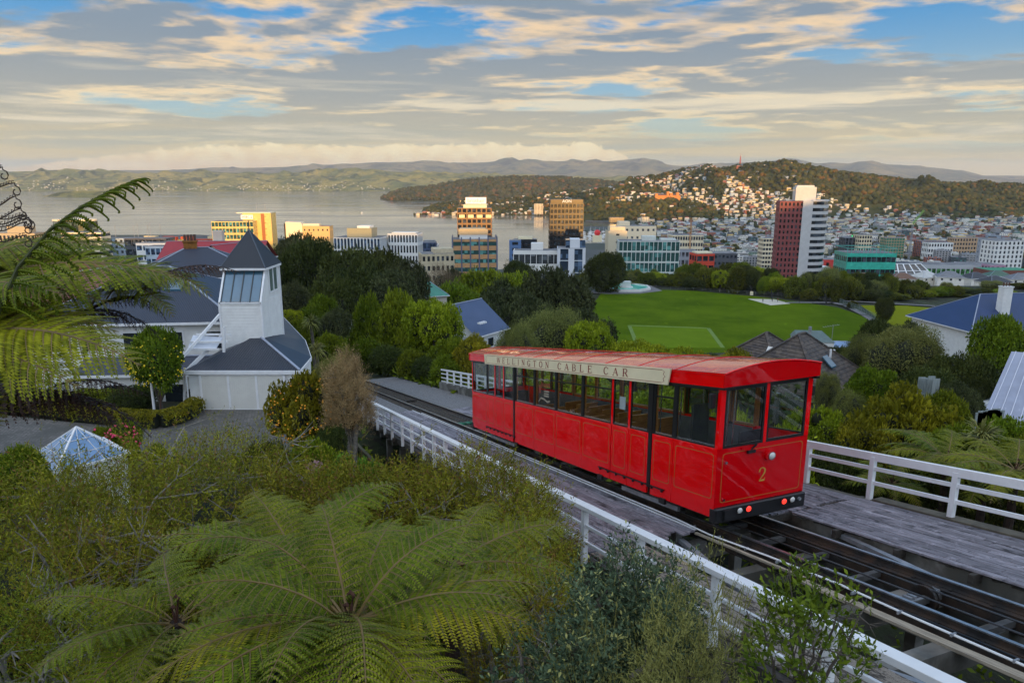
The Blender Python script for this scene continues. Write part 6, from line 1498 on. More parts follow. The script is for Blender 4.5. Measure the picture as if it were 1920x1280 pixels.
# --- simple gabled / hipped house with parts
def hhouse(label, px, pe, Y, w, d, h, rh, rot, wallm, roofm, hip=True, eave=.5, wins=3, name='house', pitched='x'):
    z = zat(pe, Y, px); x = xat(px, Y, z); e = empty(name, (x, Y+d/2, z-h), math.radians(rot), label, 'house'); W2, D2 = w/2, d/2
    wl_ = MB().box(-W2, W2, -D2, D2, -3, h); wl_.build('wall', wallm, e)
    A = [(-W2-eave, -D2-eave, h), (W2+eave, -D2-eave, h), (W2+eave, D2+eave, h), (-W2-eave, D2+eave, h)]; rx = max(.3, W2+eave-(D2+eave if hip else 0)-.0)
    r0, r1 = (-rx, 0, h+rh), (rx, 0, h+rh)
    R_ = MB(); R_.add(A+[r0, r1], [(0, 1, 5, 4), (2, 3, 4, 5)]+([(1, 2, 5), (3, 0, 4)] if hip else [])); rr = R_.build('roof', roofm, e)
    if not hip: [MB().add([(q, -D2, h), (q, D2, h), (q, 0, h+rh*.98)], [(0, 1, 2)]).build('gable', wallm, e) for q in (-W2, W2)]
    f = MB(); 
    for k in range(4): f.bar(Vector(A[k])-Vector((0, 0, .08)), Vector(A[(k+1) % 4])-Vector((0, 0, .08)), .08, .16)
    f.build('fascia', white, e); c_ = MB(); c_.bar(r0, r1, .2, .06)
    if hip:
        for a, b in ((A[0], r0), (A[3], r0), (A[1], r1), (A[2], r1)): c_.bar(a, b, .14, .05)
    c_.build('ridge_cap', M('grey_flashing', (0, 0, 0)), rr)
    for k in range(wins):
        cx = -W2+(k+.5)*w/wins; wf = MB().box(cx-.65, cx+.65, -D2-.05, -D2-.01, h-1.9, h-.6).build('window_frame', white, e); MB().box(cx-.55, cx+.55, -D2-.06, -D2-.05, h-1.8, h-.7).build('window_pane', darkwin, wf)
    return e
MH = hhouse('large house with slate blue iron roof behind the tree fern fronds', 228, 604, 44, 12.4, 11, 4.2, 2.9, 6, whitewall, roof_sl, True, .5, 5)
MB().prism([(1.2, -2.8, 5.75), (2.3, -2.8, 5.75), (2.3, -1.6, 6.38), (1.2, -1.6, 6.38)], (0, 0, .12)).build('skylight', skyglass, MH)
hhouse('lower white wing of the slate roofed house beside the yellow flowering climber', 265, 700, 41, 7, 2.2, 3.0, .8, 4, whitewall, roof_sl, False, .3, 2)
H2 = hhouse('slate roofed house with brick chimney behind the big slate roof', 335, 520, 66, 11, 9, 4.5, 2.4, 20, whitewall, roof_sly, True, .5, 2)
def chimney(e, x, y, z0, z1, w, d, mat, pots=4):
    MB().box(x-w/2, x+w/2, y-d/2, y+d/2, z0, z1).build('chimney', mat, e); c_ = MB().box(x-w/2-.08, x+w/2+.08, y-d/2-.08, y+d/2+.08, z1, z1+.15).build('chimney_cap', mat, e)
    for k in range(pots): xx = x-w/2+(k+.5)*w/pots; MB().tube([(xx, y, z1+.15), (xx, y, z1+.75)], .12, 8).build('chimney_pot', M('clay_pot', (.10, .05, .035), .8), e)
chimney(H2, -.6, .2, 5.2, 7.4, 1.2, .9, M('lichen_brick', lin(128, 84, 34), .9, .35, 3, bump=.6, bscale=9))
redtin = M('red_tin_roof', lin(150, 46, 52), .6, .1, .5, wave=('X', 5, .4))
H3 = hhouse('long red iron roofed house behind the slate roofs', 385, 494, 104, 14, 10, 4, 2.9, 4, M('cream_boards', lin(206, 196, 178), .7, .05), redtin, False, .5, 4)
H4 = hhouse('white gabled house with dark red roof left of the tower', 412, 500, 96, 6.6, 9, 4, 2.8, 68, M('cream_boards', (0, 0, 0)), redtin, False, .4, 2)
MB().box(-.7, .7, .2, 1.4, 5.6, 8.4).build('chimney', M('cream_boards', (0, 0, 0)), H3)
hhouse('red roofed house at the far left edge behind the ferns', 20, 512, 92, 14, 10, 4, 2.6, -10, M('pink_render', lin(190, 130, 120), .7, .08), redtin, True, .5, 3)
hhouse('dark clad building edge tucked behind the tower', 406, 520, 58, 3.2, 5, 6, .6, 0, M('black_boards', lin(36, 32, 34), .8, .1), M('black_boards', (0, 0, 0)), False, .1, 1)
hhouse('small white shed with pale blue roof among the middle trees', 664, 597, 118, 6, 7, 3, 1.8, 30, whitewall, roof_lb, True, .35, 1)
H5 = hhouse('blue slate roofed house half hidden left of the dark round trees', 868, 628, 84, 6, 8, 3.5, 3.4, 55, whitewall, roof_lb if False else M('steel_blue_roof', lin(72, 84, 112), .5, .08, .6, wave=('X', 6, .4)), False, .5, 1)
chk = MB(); 
for k in range(4): chk.box(-2.5+k*.35, -2.3+k*.35, -4.4, -3.9, 4.9, 5.1)
chk.build('roof_vent', white, H5)
hhouse('tiny turquoise roofed kiosk at the foot of the dark trees', 786, 556, 150, 10, 6, 3, 2.8, 20, M('cream_boards', (0, 0, 0)), M('turquoise_roof', lin(60, 130, 112), .5, .1, .6), True, .5, 1)
# brown tiled houses beyond the cable car
def tiled_roof(e, name, quad, mat, n, drop=.05):
    """courses of lapped tiles between an eave edge a-b and a ridge edge d-c"""
    a, b, c_, d = [Vector(p) for p in quad]; nrm = (b-a).cross(d-a).normalized(); mb = MB()
    if nrm.z < 0: nrm = -nrm
    for k in range(n):
        p, q = a.lerp(d, k/n), b.lerp(c_, k/n); r, s = a.lerp(d, (k+1)/n), b.lerp(c_, (k+1)/n)
        mb.add([p+nrm*drop, q+nrm*drop, s+nrm*.01, r+nrm*.01, p, q], [(0, 1, 2, 3), (4, 5, 1, 0)])
    return mb.build(name, mat, e)
def tiled_house(label, px, pe, Y, w, d, h, rh, rot, n=16):
    z = zat(pe, Y, px); x = xat(px, Y, z); e = empty('house', (x, Y+d/2, z-h), math.radians(rot), label, 'house'); W2, D2 = w/2, d/2
    MB().box(-W2, W2, -D2, D2, -3, h).build('wall', whitewall, e); ev = .5; rx = max(.2, W2-D2)
    A = [(-W2-ev, -D2-ev, h), (W2+ev, -D2-ev, h), (W2+ev, D2+ev, h), (-W2-ev, D2+ev, h)]; r0, r1 = (-rx, 0, h+rh), (rx, 0, h+rh)
    tiled_roof(e, 'front_tiles', (A[0], A[1], r1, r0), tile_b, n); tiled_roof(e, 'back_tiles', (A[2], A[3], r0, r1), tile_b, n); tiled_roof(e, 'side_tiles', (A[1], A[2], r1, r1), tile_b, n); tiled_roof(e, 'side_tiles', (A[3], A[0], r0, r0), tile_b, n)
    f = MB()
    for k in range(4): f.bar(Vector(A[k])-Vector((0, 0, .06)), Vector(A[(k+1) % 4])-Vector((0, 0, .06)), .08, .2)
    f.build('gutter', M('pale_gutter', lin(170, 190, 196), .5, .05), e)
    c_ = MB()
    for a, b in ((A[0], r0), (A[3], r0), (A[1], r1), (A[2], r1), (r0, r1)): c_.bar(Vector(a)+Vector((0, 0, .1)), Vector(b)+Vector((0, 0, .1)), .25, .12)
    c_.build('ridge_tiles', tile_b, e); return e
T1 = tiled_house('brown tiled roof house with pale dormer just behind the red car roof', 1458, 704, 62, 7.0, 6.8, 3, 3.2, 38)
T2 = tiled_house('larger brown tiled hip roof house with small vents right of the red car', 1532, 736, 58, 9.6, 8.4, 3.2, 4.2, 42)
MB().prism([(-2.4, -3.6, 4.2), (-.8, -3.6, 4.2), (-1.6, -3.6, 5.4)], (0, 2.4, 0)).build('dormer', whitewall, T1)
for x_, y_, z_h in ((1.2, -2.2, 6.2), (2.6, -1.9, 5.9)): MB().tube([(x_, y_, 4.2), (x_, y_, z_h)], .1, 6).build('vent_pipe', white, T2)
MB().prism([(-.6, -3.2, 4.95), (.3, -3.2, 4.95), (.3, -2.3, 5.75), (-.6, -2.3, 5.75)], (0, 0, .12)).build('skylight', skyglass, T2)
# white box tower with glazed roof behind
z = zat(632, 78, 1530); bt = empty('white_roof_turret', (xat(1530, 78, z), 79, z-5), math.radians(-8), 'white boxy turret with glazed grey top and flue behind the tiled roofs', 'building')
MB().box(-1.9, 1.9, -1.8, 1.8, 0, 4.6).build('turret_wall', whitewall, bt); MB().add([(-2, -1.9, 4.6), (2, -1.9, 4.6), (1.5, 1.9, 5.2), (-1.5, 1.9, 5.2), (2, 1.9, 4.6), (-2, 1.9, 4.6)], [(0, 1, 2, 3), (1, 4, 2), (0, 3, 5)]).build('glazed_top', M('grey_glazing', lin(96, 108, 102), .6, .2, 3), bt)
MB().tube([(-.3, 0, 5), (-.3, 0, 6.0)], .18, 8).build('flue', galv, bt); MB().tube([(2.3, .5, 2), (2.3, .5, 6.2)], .03, 5).build('aerial_pole', galv, bt)
an = MB(); 
for k in range(7): an.bar((1.3+k*.25, .2, 5.9+k*.05), (1.3+k*.25, .9, 5.9+k*.05), .02, .02)
an.bar((1.2, .5, 5.87), (3.0, .5, 6.22), .03, .03); an.build('aerial', galv, bt)
hhouse('low terracotta walled building with pale blue roof edge by the field', 1594, 652, 96, 6, 4, 2.4, .5, -6, M('terracotta_wall', lin(206, 134, 88), .8, .08), roof_lb, True, .3, 0)
# big blue roofed villa on the right
V1 = hhouse('white villa with big navy blue roof and tall white chimney at right', 1950, 616, 108, 26, 13, 5, 4.6, 9, whitewall, roof_nv, True, .7, 4)
chimney(V1, -5.4, -3.6, 4, 11.2, 1.5, 1.2, whitewall, 3)
for k in (-1, 1): MB().bar((-5.4+k*1.0, -3.6, 6.2), (-5.4+k*2.6, -3.6, 7.2), .15, .15).build('chimney_strut', white, V1)
sp = MB(); sp.box(-9, -1, -11, -6.5, -2, 3.1); sp.build('sunroom', whitewall, V1); MB().add([(-9.5, -11.5, 3.1), (-.5, -11.5, 3.1), (-.5, -6.5, 4.4), (-9.5, -6.5, 4.4)], [(0, 1, 2, 3)]).build('sunroom_roof', M('rusty_roof', lin(120, 100, 90), .8, .25, 2), V1)
for k in range(9): MB().box(-8.8+k*.87, -8.15+k*.87, -11.06, -11.01, .9, 2.6).build('window_pane', darkwin, V1)
for k in range(4): MB().box(-9.06, -9.01, -10.8+k*1.0, -10.1+k*1.0, .9, 2.6).build('window_pane', darkwin, V1)
W1 = empty('white_house', (xat(2012, 42, 110), 43, 105.7), math.radians(-24), 'white house with pale ribbed roofs cut by the right edge', 'house')
rp = M('pale_ribbed_roof', lin(146, 152, 170), .6, .10, 1)
rb_ = MB()
for q in np.arange(.03, 1, .055):
    a0 = Vector((-5.0, -3.8, 5.24)).lerp(Vector((5, -3.8, 5.24)), q); a1 = Vector((-3.0, 1, 8.54)).lerp(Vector((8.4, 1, 8.54)) if 0 else Vector((5, 1, 8.54)), q); rb_.bar(a0, a1, .05, .06)
    a0 = Vector((-6.3, -6.0, 3.14)).lerp(Vector((2, -6.0, 3.14)), q); a1 = Vector((-4.2, -3, 5.74)).lerp(Vector((2, -3, 5.74)), q); rb_.bar(a0, a1, .05, .06)
rb_.build('roof_ribs', M('pale_rib', lin(196, 200, 212), .5, .05), W1, 'stuff')
MB().bar((-6.35, -6.05, 3.02), (2, -6.05, 3.02), .12, .2).build('gutter', white, W1); MB().bar((-5.05, -3.85, 5.1), (5, -3.85, 5.1), .12, .2).build('gutter', white, W1)
MB().box(-4.4, 4, -3, 5, -1, 5.2).build('wall', whitewall, W1); MB().box(-5.6, -4.2, -5.4, 3, -1, 3.1).build('lean_to_wall', whitewall, W1)
MB().prism([(-5.0, -3.8, 5.1), (5, -3.8, 5.1), (5, 1, 8.4), (-3.0, 1, 8.4)], (0, 0, .12)).build('upper_roof', rp, W1); MB().prism([(-6.3, -6.0, 3.0), (2, -6.0, 3.0), (2, -3, 5.6), (-4.2, -3, 5.6)], (0, 0, .12)).build('lower_roof', rp, W1)
MB().box(-5.66, -5.62, -4.6, -3.7, 1.5, 2.6).build('window_pane', darkwin, W1); MB().box(-5.4, 2, -5.4, -3, -1, 3.0).build('lower_wall', whitewall, W1)
# wood paling fence and small deck on the right slope
for nm, lab, pl, n_, zz in (('paling_fence', 'grey paling fence beside the olive tree on the right', [(1726, 730, 38), (1758, 732, 36.5)], 7, 2.3), ('paling_fence', 'dark paling fence below the white house at right', [(1836, 780, 33), (1880, 775, 33)], 10, 1.8)):
    a, b = [pY(*q) for q in pl]; e = empty(nm, a-Vector((0, 0, 1)), 0, lab, 'fence'); pm_ = M('grey_paling', lin(140, 148, 146), .8, .25, 2, stretch=(8, 8, 1))
    for k in range(n_): o = link('paling', MB().box(-.19, .19, -.02, .02, 0, 1).mesh('paling', pm_), e); o.scale = (1, 1, zz+random.uniform(-.1, .1)); o.location = (b-a)*(k/n_)+Vector((0, 0, -.6))
# paved drive
pv = bpy.data.materials.new('brick_paving'); pv.use_nodes = True; t = NT(pv.node_tree); o_ = t.n('ShaderNodeOutputMaterial'); p_ = t.n('ShaderNodeBsdfPrincipled'); t.t.links.new(p_.outputs[0], o_.inputs[0])
ob = t.n('ShaderNodeTexCoord').outputs['Object']; br = t.n('ShaderNodeTexBrick', inp={'Vector': t.map(ob, rot=(0, 0, .5)), 'Color1': (.10, .095, .088, 1), 'Color2': (.17, .155, .14, 1), 'Mortar': (.035, .034, .03, 1), 'Scale': 1.0, 'Mortar Size': .012, 'Brick Width': .24, 'Row Height': .12})
t.t.links.new(t.mix(t.ramp(t.noise(ob, .6, 6, .65), .4, .65), br.outputs[0], (.07, .068, .06)), p_.inputs['Base Color']); p_.inputs['Roughness'].default_value = .85
bp = t.n('ShaderNodeBump', inp={'Height': br.outputs[1], 'Strength': -.6, 'Distance': .02}); t.t.links.new(bp.outputs[0], p_.inputs['Normal'])
DZ = CAMZ-12.42
P = [pz(x, y, DZ) for x, y in [(-200, 772), (10, 778), (120, 790), (250, 800), (350, 785), (372, 767), (560, 767), (600, 790), (590, 850), (400, 860), (200, 850), (-200, 845)]]
link('paved_drive', MB().prism([(p.x, p.y, DZ-1.0) for p in P], (0, 0, 1.0)).mesh('paved_drive', pv))['kind'] = 'structure'
# glass pyramid lantern
pe = empty('glass_pyramid', pY(150, 853, 22), math.radians(50), 'white framed glass pyramid roof lantern in front of the drive', 'skylight'); g1 = pY(150, 853, 22)
hp = .98; hw = 1.10
cn_ = [(-hw, -hw), (hw, -hw), (hw, hw), (-hw, hw)]; apx = Vector((0, 0, hp)); bl = M('lantern_glass', lin(84, 124, 164), .08, .1, 1, spec=1, coat=.6)
for k in range(4):
    a, b = Vector((*cn_[k], 0)), Vector((*cn_[(k+1) % 4], 0)); nrm = (b-a).cross(apx-a).normalized(); NPN = 3
    for i in range(NPN):
        for j in range(NPN):
            f = lambda u, v_: a.lerp(b, u).lerp(apx, v_) 
            u0, u1, v0, v1 = i/NPN+.01, (i+1)/NPN-.01, j/NPN+.01, (j+1)/NPN-.01
            MB().prism([f(u0, v0), f(u1, v0), f(u1, v1), f(u0, v1)], nrm*-.012).build('glass_pane', bl, pe)
    mb = MB(); mb.bar(a, apx, .055, .055)
    mb.bar(a+nrm*.02, b+nrm*.02, .07, .07); mb.build('frame', white, pe); mb = MB()
    for q_ in (1/3, 2/3): mb.bar(a.lerp(b, q_)+nrm*.01, apx+nrm*.01, .014, .02); mb.bar(a.lerp(apx, q_)+nrm*.012, b.lerp(apx, q_)+nrm*.012, .014, .02)
    mb.build('glazing_bar', white, pe)
MB().box(-hw+.05, hw-.05, -hw+.05, hw-.05, -2.5, -.05).build('lantern_base', whitewall, pe)
# ================================================================== tree ferns
def frond_mesh(seed, L=2.2, np_=22, nl=17, arch=.55, droop=1.05, plen=.25, mat=None, rach=None, tipcurl=0, wob=.03, dead=False):
    rd = random.Random(seed); P = []; n = 26
    z = x = 0; ang = arch
    pts = [Vector((0, 0, 0))]
    for i in range(n):
        t = i/n; ang = arch-droop*t**1.15; pts.append(pts[-1]+Vector((math.cos(ang), 0, math.sin(ang)))*L/n+Vector((0, rd.gauss(0, wob)*L/n, 0)))
    def at_(t): f = t*n; i = min(n-1, int(f)); return pts[i].lerp(pts[i+1], f-i), (pts[i+1]-pts[i]).normalized()
    V, F, MI = [], [], []
    def tri4(a, b, c_, d, mi): k = len(V); V.extend((a, b, c_, d)); F.append((k, k+1, k+2, k+3)); MI.append(mi)
    for s in range(np_):
        t = .10+.90*(s+.5)/np_; p, d = at_(t); prof = math.sin(PI*min(1, (t*.93+.05))**.75)**.8 if t < .97 else .10
        pl = L*plen*max(.05, prof)*rd.uniform(.92, 1.06); side = Vector((0, 1, 0)); up = d.cross(side)*-1
        if up.z < 0: up = -up
        for sg in (-1, 1):
            fwd = .28+.35*t+rd.gauss(0, .07); dr = .16+.50*(1 if not dead else 5)*rd.uniform(.7, 1.3)
            m = 9; q = [p]; dd = (side*sg+d*fwd+up*(.12+rd.gauss(0, .10))).normalized()
            for i in range(m): dd2 = (dd+Vector((0, 0, -1))*dr*(i/m)*1.3+d*.05*i/m).normalized(); q.append(q[-1]+dd2*pl/m)
            for i in range(m):                   # midrib as a thin strip
                w0, w1 = .006*L/2*(1-i/m), .006*L/2*(1-(i+1)/m); tri4(q[i]-d*w0, q[i]+d*w0, q[i+1]+d*w1, q[i+1]-d*w1, 1)
            cnt = max(4, int(nl*max(.3, prof)))
            for i in range(cnt):
                u = (i+.6)/cnt; f = u*m; a = min(m-1, int(f)); c0 = q[a].lerp(q[a+1], f-a); ax = (q[a+1]-q[a]).normalized()
                ln = (.17 if np_ > 26 else .155)*pl*(1-u**2.2*.8)*rd.uniform(.85, 1.1)*(1 if not dead else .8); wd_ = pl/cnt*(.66 if np_ > 26 else .52)
                for s2 in (-1, 1):
                    o = (d*s2+ax*.30+up*(-.10 if not dead else rd.uniform(-.9, .5))).normalized(); tri4(c0, c0+o*ln*.38+ax*wd_*.8, c0+o*ln+ax*wd_*.3, c0+o*ln*.38-ax*wd_*.8, 0)
    b = len(V); mb = MB(); mb.tube(pts, [.016*L/2*(1-i/(n+1))+.003 for i in range(n+1)], 5)
    V2 = [tuple(v) for v in V]+mb.v; F2 = F+[tuple(b+i for i in f) for f in mb.f]; MI2 = MI+[1]*len(mb.f)
    me = bpy.data.meshes.new('frond'); me.from_pydata(V2, [], F2); me.materials.append(mat or LM['fern']); me.materials.append(rach or rachis_m); me.polygons.foreach_set('material_index', MI2); me.update(); return me
FR_ = {k: [frond_mesh(100+k*10+i, 2.2, 22, 17, a, d) for i in range(2)] for k, (a, d) in enumerate(((.50, .95), (.25, .95), (.75, 1.3), (.95, 1.35)))}
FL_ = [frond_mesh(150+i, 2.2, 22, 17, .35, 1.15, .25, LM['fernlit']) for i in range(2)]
FD_ = [frond_mesh(170+i, 2.0, 22, 12, .2, 1.5, .20, LM['deadfern'], darkr, dead=True) for i in range(2)]
trunkf = M('fibrous_trunk', (.035, .020, .013), .95, .4, 10, bump=1.0, bscale=40)
def put_frond(e, me, a, tilt=0, s=1.0, roll=0, name='frond', z=0):
    o = link(name, me, e); o.rotation_euler = Euler((roll, -tilt, a), 'XYZ'); o.scale = (s, s, s); o.location = (math.cos(a)*.06, math.sin(a)*.06, z); return o
def tree_fern(label, loc, n, s, a0=0, kinds=(0, 1, 2), lit=0, dead=0, h=3.5, jitter=.12, spread=2*PI, name='tree_fern', group=None):
    e = empty(name, loc, 0, label, 'tree fern', group); rd = random.Random(int(loc[0]*100)+n)
    MB().tube([(0, 0, -h), (.05, 0, -h*.5), (0, 0, 0)], [.13, .11, .10], 9).build('trunk', trunkf, e)
    for k in range(n):
        a = a0+spread*k/n+rd.gauss(0, jitter); kk = kinds[k % len(kinds)]; me = rd.choice(FL_) if rd.random() < lit else rd.choice(FR_[kk])
        put_frond(e, me, a, rd.uniform(-.10, .12), s*rd.uniform(.86, 1.1), rd.uniform(-.25, .25))
    for k in range(dead): put_frond(e, rd.choice(FD_), rd.uniform(0, 6.28), -rd.uniform(.4, .9), s*rd.uniform(.6, .8), 0, 'dead_frond', -.05)
    kn = MB()
    for k in range(2): a = k*2.6; q = .8-.35*k; kn.tube([(0, 0, 0), (math.cos(a)*.03, math.sin(a)*.03, .20*q), (math.cos(a)*.05, math.sin(a)*.05, .33*q), (math.cos(a)*.02, math.sin(a)*.02, .37*q), (math.cos(a)*.0, math.sin(a)*.0, .34*q)], [.018, .014, .018, .02, .012], 6)
    kn.build('crozier', M('crozier_brown', (.06, .022, .012), .9, .3, 20), e); return e
fc = pY(655, 1165, 5.6); tree_fern('big tree fern spreading its fronds across the bottom of the view', fc, 25, .80, .2, (0, 1, 3, 0, 2), .12, 0, 3.6)
tree_fern('second tree fern low behind the big one, near the white fence', pY(840, 1060, 8.4), 14, .82, .5, (0, 1), .1, 0, 3.5)
tree_fern('tree fern low in the left foreground beside the branchy shrub', pY(330, 1165, 6.4), 12, .66, .4, (1, 0), .1, 0, 3)
tree_fern('tree fern with upright fronds behind the big central fern', pY(560, 1050, 8.6), 14, .85, .1, (2, 0, 3), .05, 0, 3.5)
0 and tree_fern('small tree fern at the bottom edge below the big fern', pY(800, 1330, 4.4), 12, .50, .3, (1, 0), .3, 0, 3)
lf = empty('tree_fern', pY(-215, 700, 5.3), 0, 'tall tree fern leaning in from the left edge with brown dead skirts', 'tree fern')
MB().tube([(0, 0, -6), (.1, 0, -3), (0, 0, 0)], [.16, .13, .12], 9).build('trunk', trunkf, lf)
# left fern: individual fronds posed towards the view
def aim_frond(e, me, p0, p1, s, lift=0, roll=0, name='frond'):
    """frond from world point p0 whose chord heads for p1"""
    d = Vector(p1)-Vector(p0); a = math.atan2(d.y, d.x); el_ = math.atan2(d.z, math.hypot(d.x, d.y))
    o = link(name, me, e); o.location = Vector(p0)-e.location; o.rotation_euler = Euler((roll, -(el_+lift), a), 'XYZ'); o.scale = (s, s, s); return o
A_ = lambda px, py, Y: pY(px, py, Y)
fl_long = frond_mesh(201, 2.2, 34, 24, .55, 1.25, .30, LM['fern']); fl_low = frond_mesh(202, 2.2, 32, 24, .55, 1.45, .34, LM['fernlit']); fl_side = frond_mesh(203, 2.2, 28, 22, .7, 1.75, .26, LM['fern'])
for p0, p1, Y0, Y1, me, s, lift, roll in (
    ((-200, 640), (335, 545), 5.2, 5.6, fl_long, 1.02, .05, .25), ((-215, 660), (250, 560), 5.0, 4.6, fl_long, .80, .08, .2), ((-220, 690), (120, 560), 5.4, 5.4, fl_long, .66, .1, .1),
    ((-210, 720), (240, 700), 4.7, 4.6, fl_low, .90, .12, .25), ((-230, 735), (200, 740), 4.6, 4.2, fl_low, .80, .12, .3), ((-220, 760), (60, 800), 4.8, 4.2, fl_low, .60, .05, .4), ((-220, 700), (100, 660), 4.9, 5.2, fl_low, .62, .1, .15),
    ((-230, 745), (150, 650), 4.9, 4.9, fl_low, .82, .12, .15), ((-210, 715), (215, 650), 4.8, 5.0, fl_low, .78, .16, .3), ((-200, 655), (300, 590), 5.3, 5.3, fl_long, .86, .08, .3), ((-200, 640), (160, 500), 5.4, 5.6, fl_long, .84, .08, .2),
    ((-200, 650), (60, 480), 5.6, 6.4, fl_long, .7, .05, .1), ((-190, 650), (210, 500), 5.6, 6.2, fl_long, .92, .08, .3)):
    aim_frond(lf, me, A_(*p0, Y0), A_(*p1, Y1), s, lift, roll)
lf2 = empty('tree_fern', A_(105, 640, 6.2), 0, 'slender tree fern crown reaching right, its fronds half brown and dead', 'tree fern')
o2 = lf2.location; MB().tube([A_(-170, 690, 6.3)-o2-Vector((0, 0, 4)), A_(-170, 690, 6.3)-o2, A_(-60, 650, 6.3)-o2, A_(100, 608, 6.25)-o2, A_(200, 565, 6.25)-o2, A_(300, 548, 6.2)-o2], [.12, .08, .03, .02, .014, .008], 8).build('stem', trunkf, lf2)
dd1 = frond_mesh(210, 2.0, 26, 12, .5, 1.2, .17, LM['deadfern'], darkr, dead=True)
aim_frond(lf2, fl_side, A_(170, 575, 6.2), A_(395, 600, 6.0), .62, .25, .2); aim_frond(lf2, fl_side, A_(200, 560, 6.3), A_(330, 620, 5.9), .45, .2, .2)
for p0, p1, s in (((100, 610), (260, 580), .45), ((120, 600), (280, 600), .5), ((190, 570), (290, 570), .38), ((-40, 780), (200, 740), .8), ((-60, 790), (230, 750), .95), ((20, 760), (150, 770), .6), ((60, 750), (215, 780), .6), ((-100, 800), (60, 790), .7), ((250, 560), (440, 530), .55)):
    aim_frond(lf2, random.choice([dd1]+FD_), A_(*p0, 6.1), A_(*p1, 6.0), s, .25 if p1[1] != 530 else .1, random.uniform(-.3, .3), 'dead_frond')
# young unfurling frond and croziers against the sky and sea
yf = empty('young_fern_frond', A_(-10, 600, 4.6), 0, 'young unfurling fern frond rising dark against the harbour', 'fern frond')
o0 = A_(-10, 600, 4.6); yl = MB(); path = [A_(x, y, Y)-o0 for x, y, Y in ((-10, 600, 4.6), (35, 500, 4.65), (95, 430, 4.7), (150, 390, 4.7), (200, 362, 4.7), (245, 342, 4.7), (270, 335, 4.7))]
yl.tube(path, [.016, .014, .012, .010, .007, .005, .003], 6); yl.build('rachis', M('frond_stem_green', (.05, .06, .012), .7, .3, 10), yf)
def curl_pinna(mb, p, d, L, side, n=9, leaf=None):
    pts = [Vector(p)]; d = Vector(d).normalized(); ang = 0
    for i in range(n): ang = -.10*i if i < n*.75 else ang-.9; dn = (d*math.cos(ang)+Vector((0, 0, 1))*math.sin(ang)).normalized(); pts.append(pts[-1]+dn*L/n*(1 if i < n*.75 else .45))
    mb.tube(pts, [.005*(1-i/(n+2))+.0015 for i in range(n+1)], 4)
    for i in range(1, n+1):
        for q in (.0, .5):
            c0 = pts[i-1].lerp(pts[i], q); ax = (pts[i]-pts[i-1]).normalized(); dn = ax.cross(Vector((0, 1, .2))).normalized()
            for sg in (1, -1): o = dn*sg*L*.085*(1-.6*i/n); mb.add([c0, c0+o*.5+ax*.006, c0+o, c0+o*.5-ax*.006], [(0, 1, 2, 3)])
pm = MB(); rd = random.Random(5)
for k in range(1, 26):
    f = k/26*(len(path)-1); i = int(f); c0 = path[i].lerp(path[min(i+1, len(path)-1)], f-i); L = .34*(1-k/30)+.05
    for sg in (-1, 1):
        if sg < 0 and k > 12 and k % 2: continue
        d = Vector((.72*1, -.25*sg, .25 if sg > 0 else -.35)) if k > 6 else Vector((.9, -.3*sg, .1*sg))
        curl_pinna(pm, c0, d, L*rd.uniform(.8, 1.15), sg)
pm.build('pinnae', LM['fern'], yf)
cz = empty('fern_croziers', A_(-60, 520, 4.4), 0, 'dark coiled fern croziers silhouetted at the upper left edge', 'fern frond'); o0 = A_(-60, 520, 4.4); cm2 = MB()
for x0, y0, x1, y1 in ((-60, 330, 5, 318), (-60, 345, 28, 348), (-60, 420, 40, 395), (-60, 400, 30, 372), (-60, 405, 50, 408), (-60, 425, 48, 410), (-60, 440, 50, 420), (-60, 432, 55, 412), (-60, 455, 50, 445)):
    a, b = A_(x0, y0, 4.4)-o0, A_(x1, y1, 4.4)-o0; pts = [a.lerp(b, i/8)+Vector((0, 0, .015*math.sin(i))) for i in range(9)]; c = b+Vector((0, 0, -.035))
    for i in range(9): t = PI/2-i*.75; r = .035*(1-i*.085); pts.append(c+Vector((math.cos(t)*r, 0, math.sin(t)*r)))
    cm2.tube(pts, [.004]*len(pts), 5)
    for i in range(2, 9):
        for q in (0, .5):
            c1 = pts[i-1].lerp(pts[i], q); cm2.tube([c1, c1+Vector((.004, 0, .018)), c1+Vector((.014, 0, .014))], .0028, 4)
cm2.build('coils', darkr, cz)
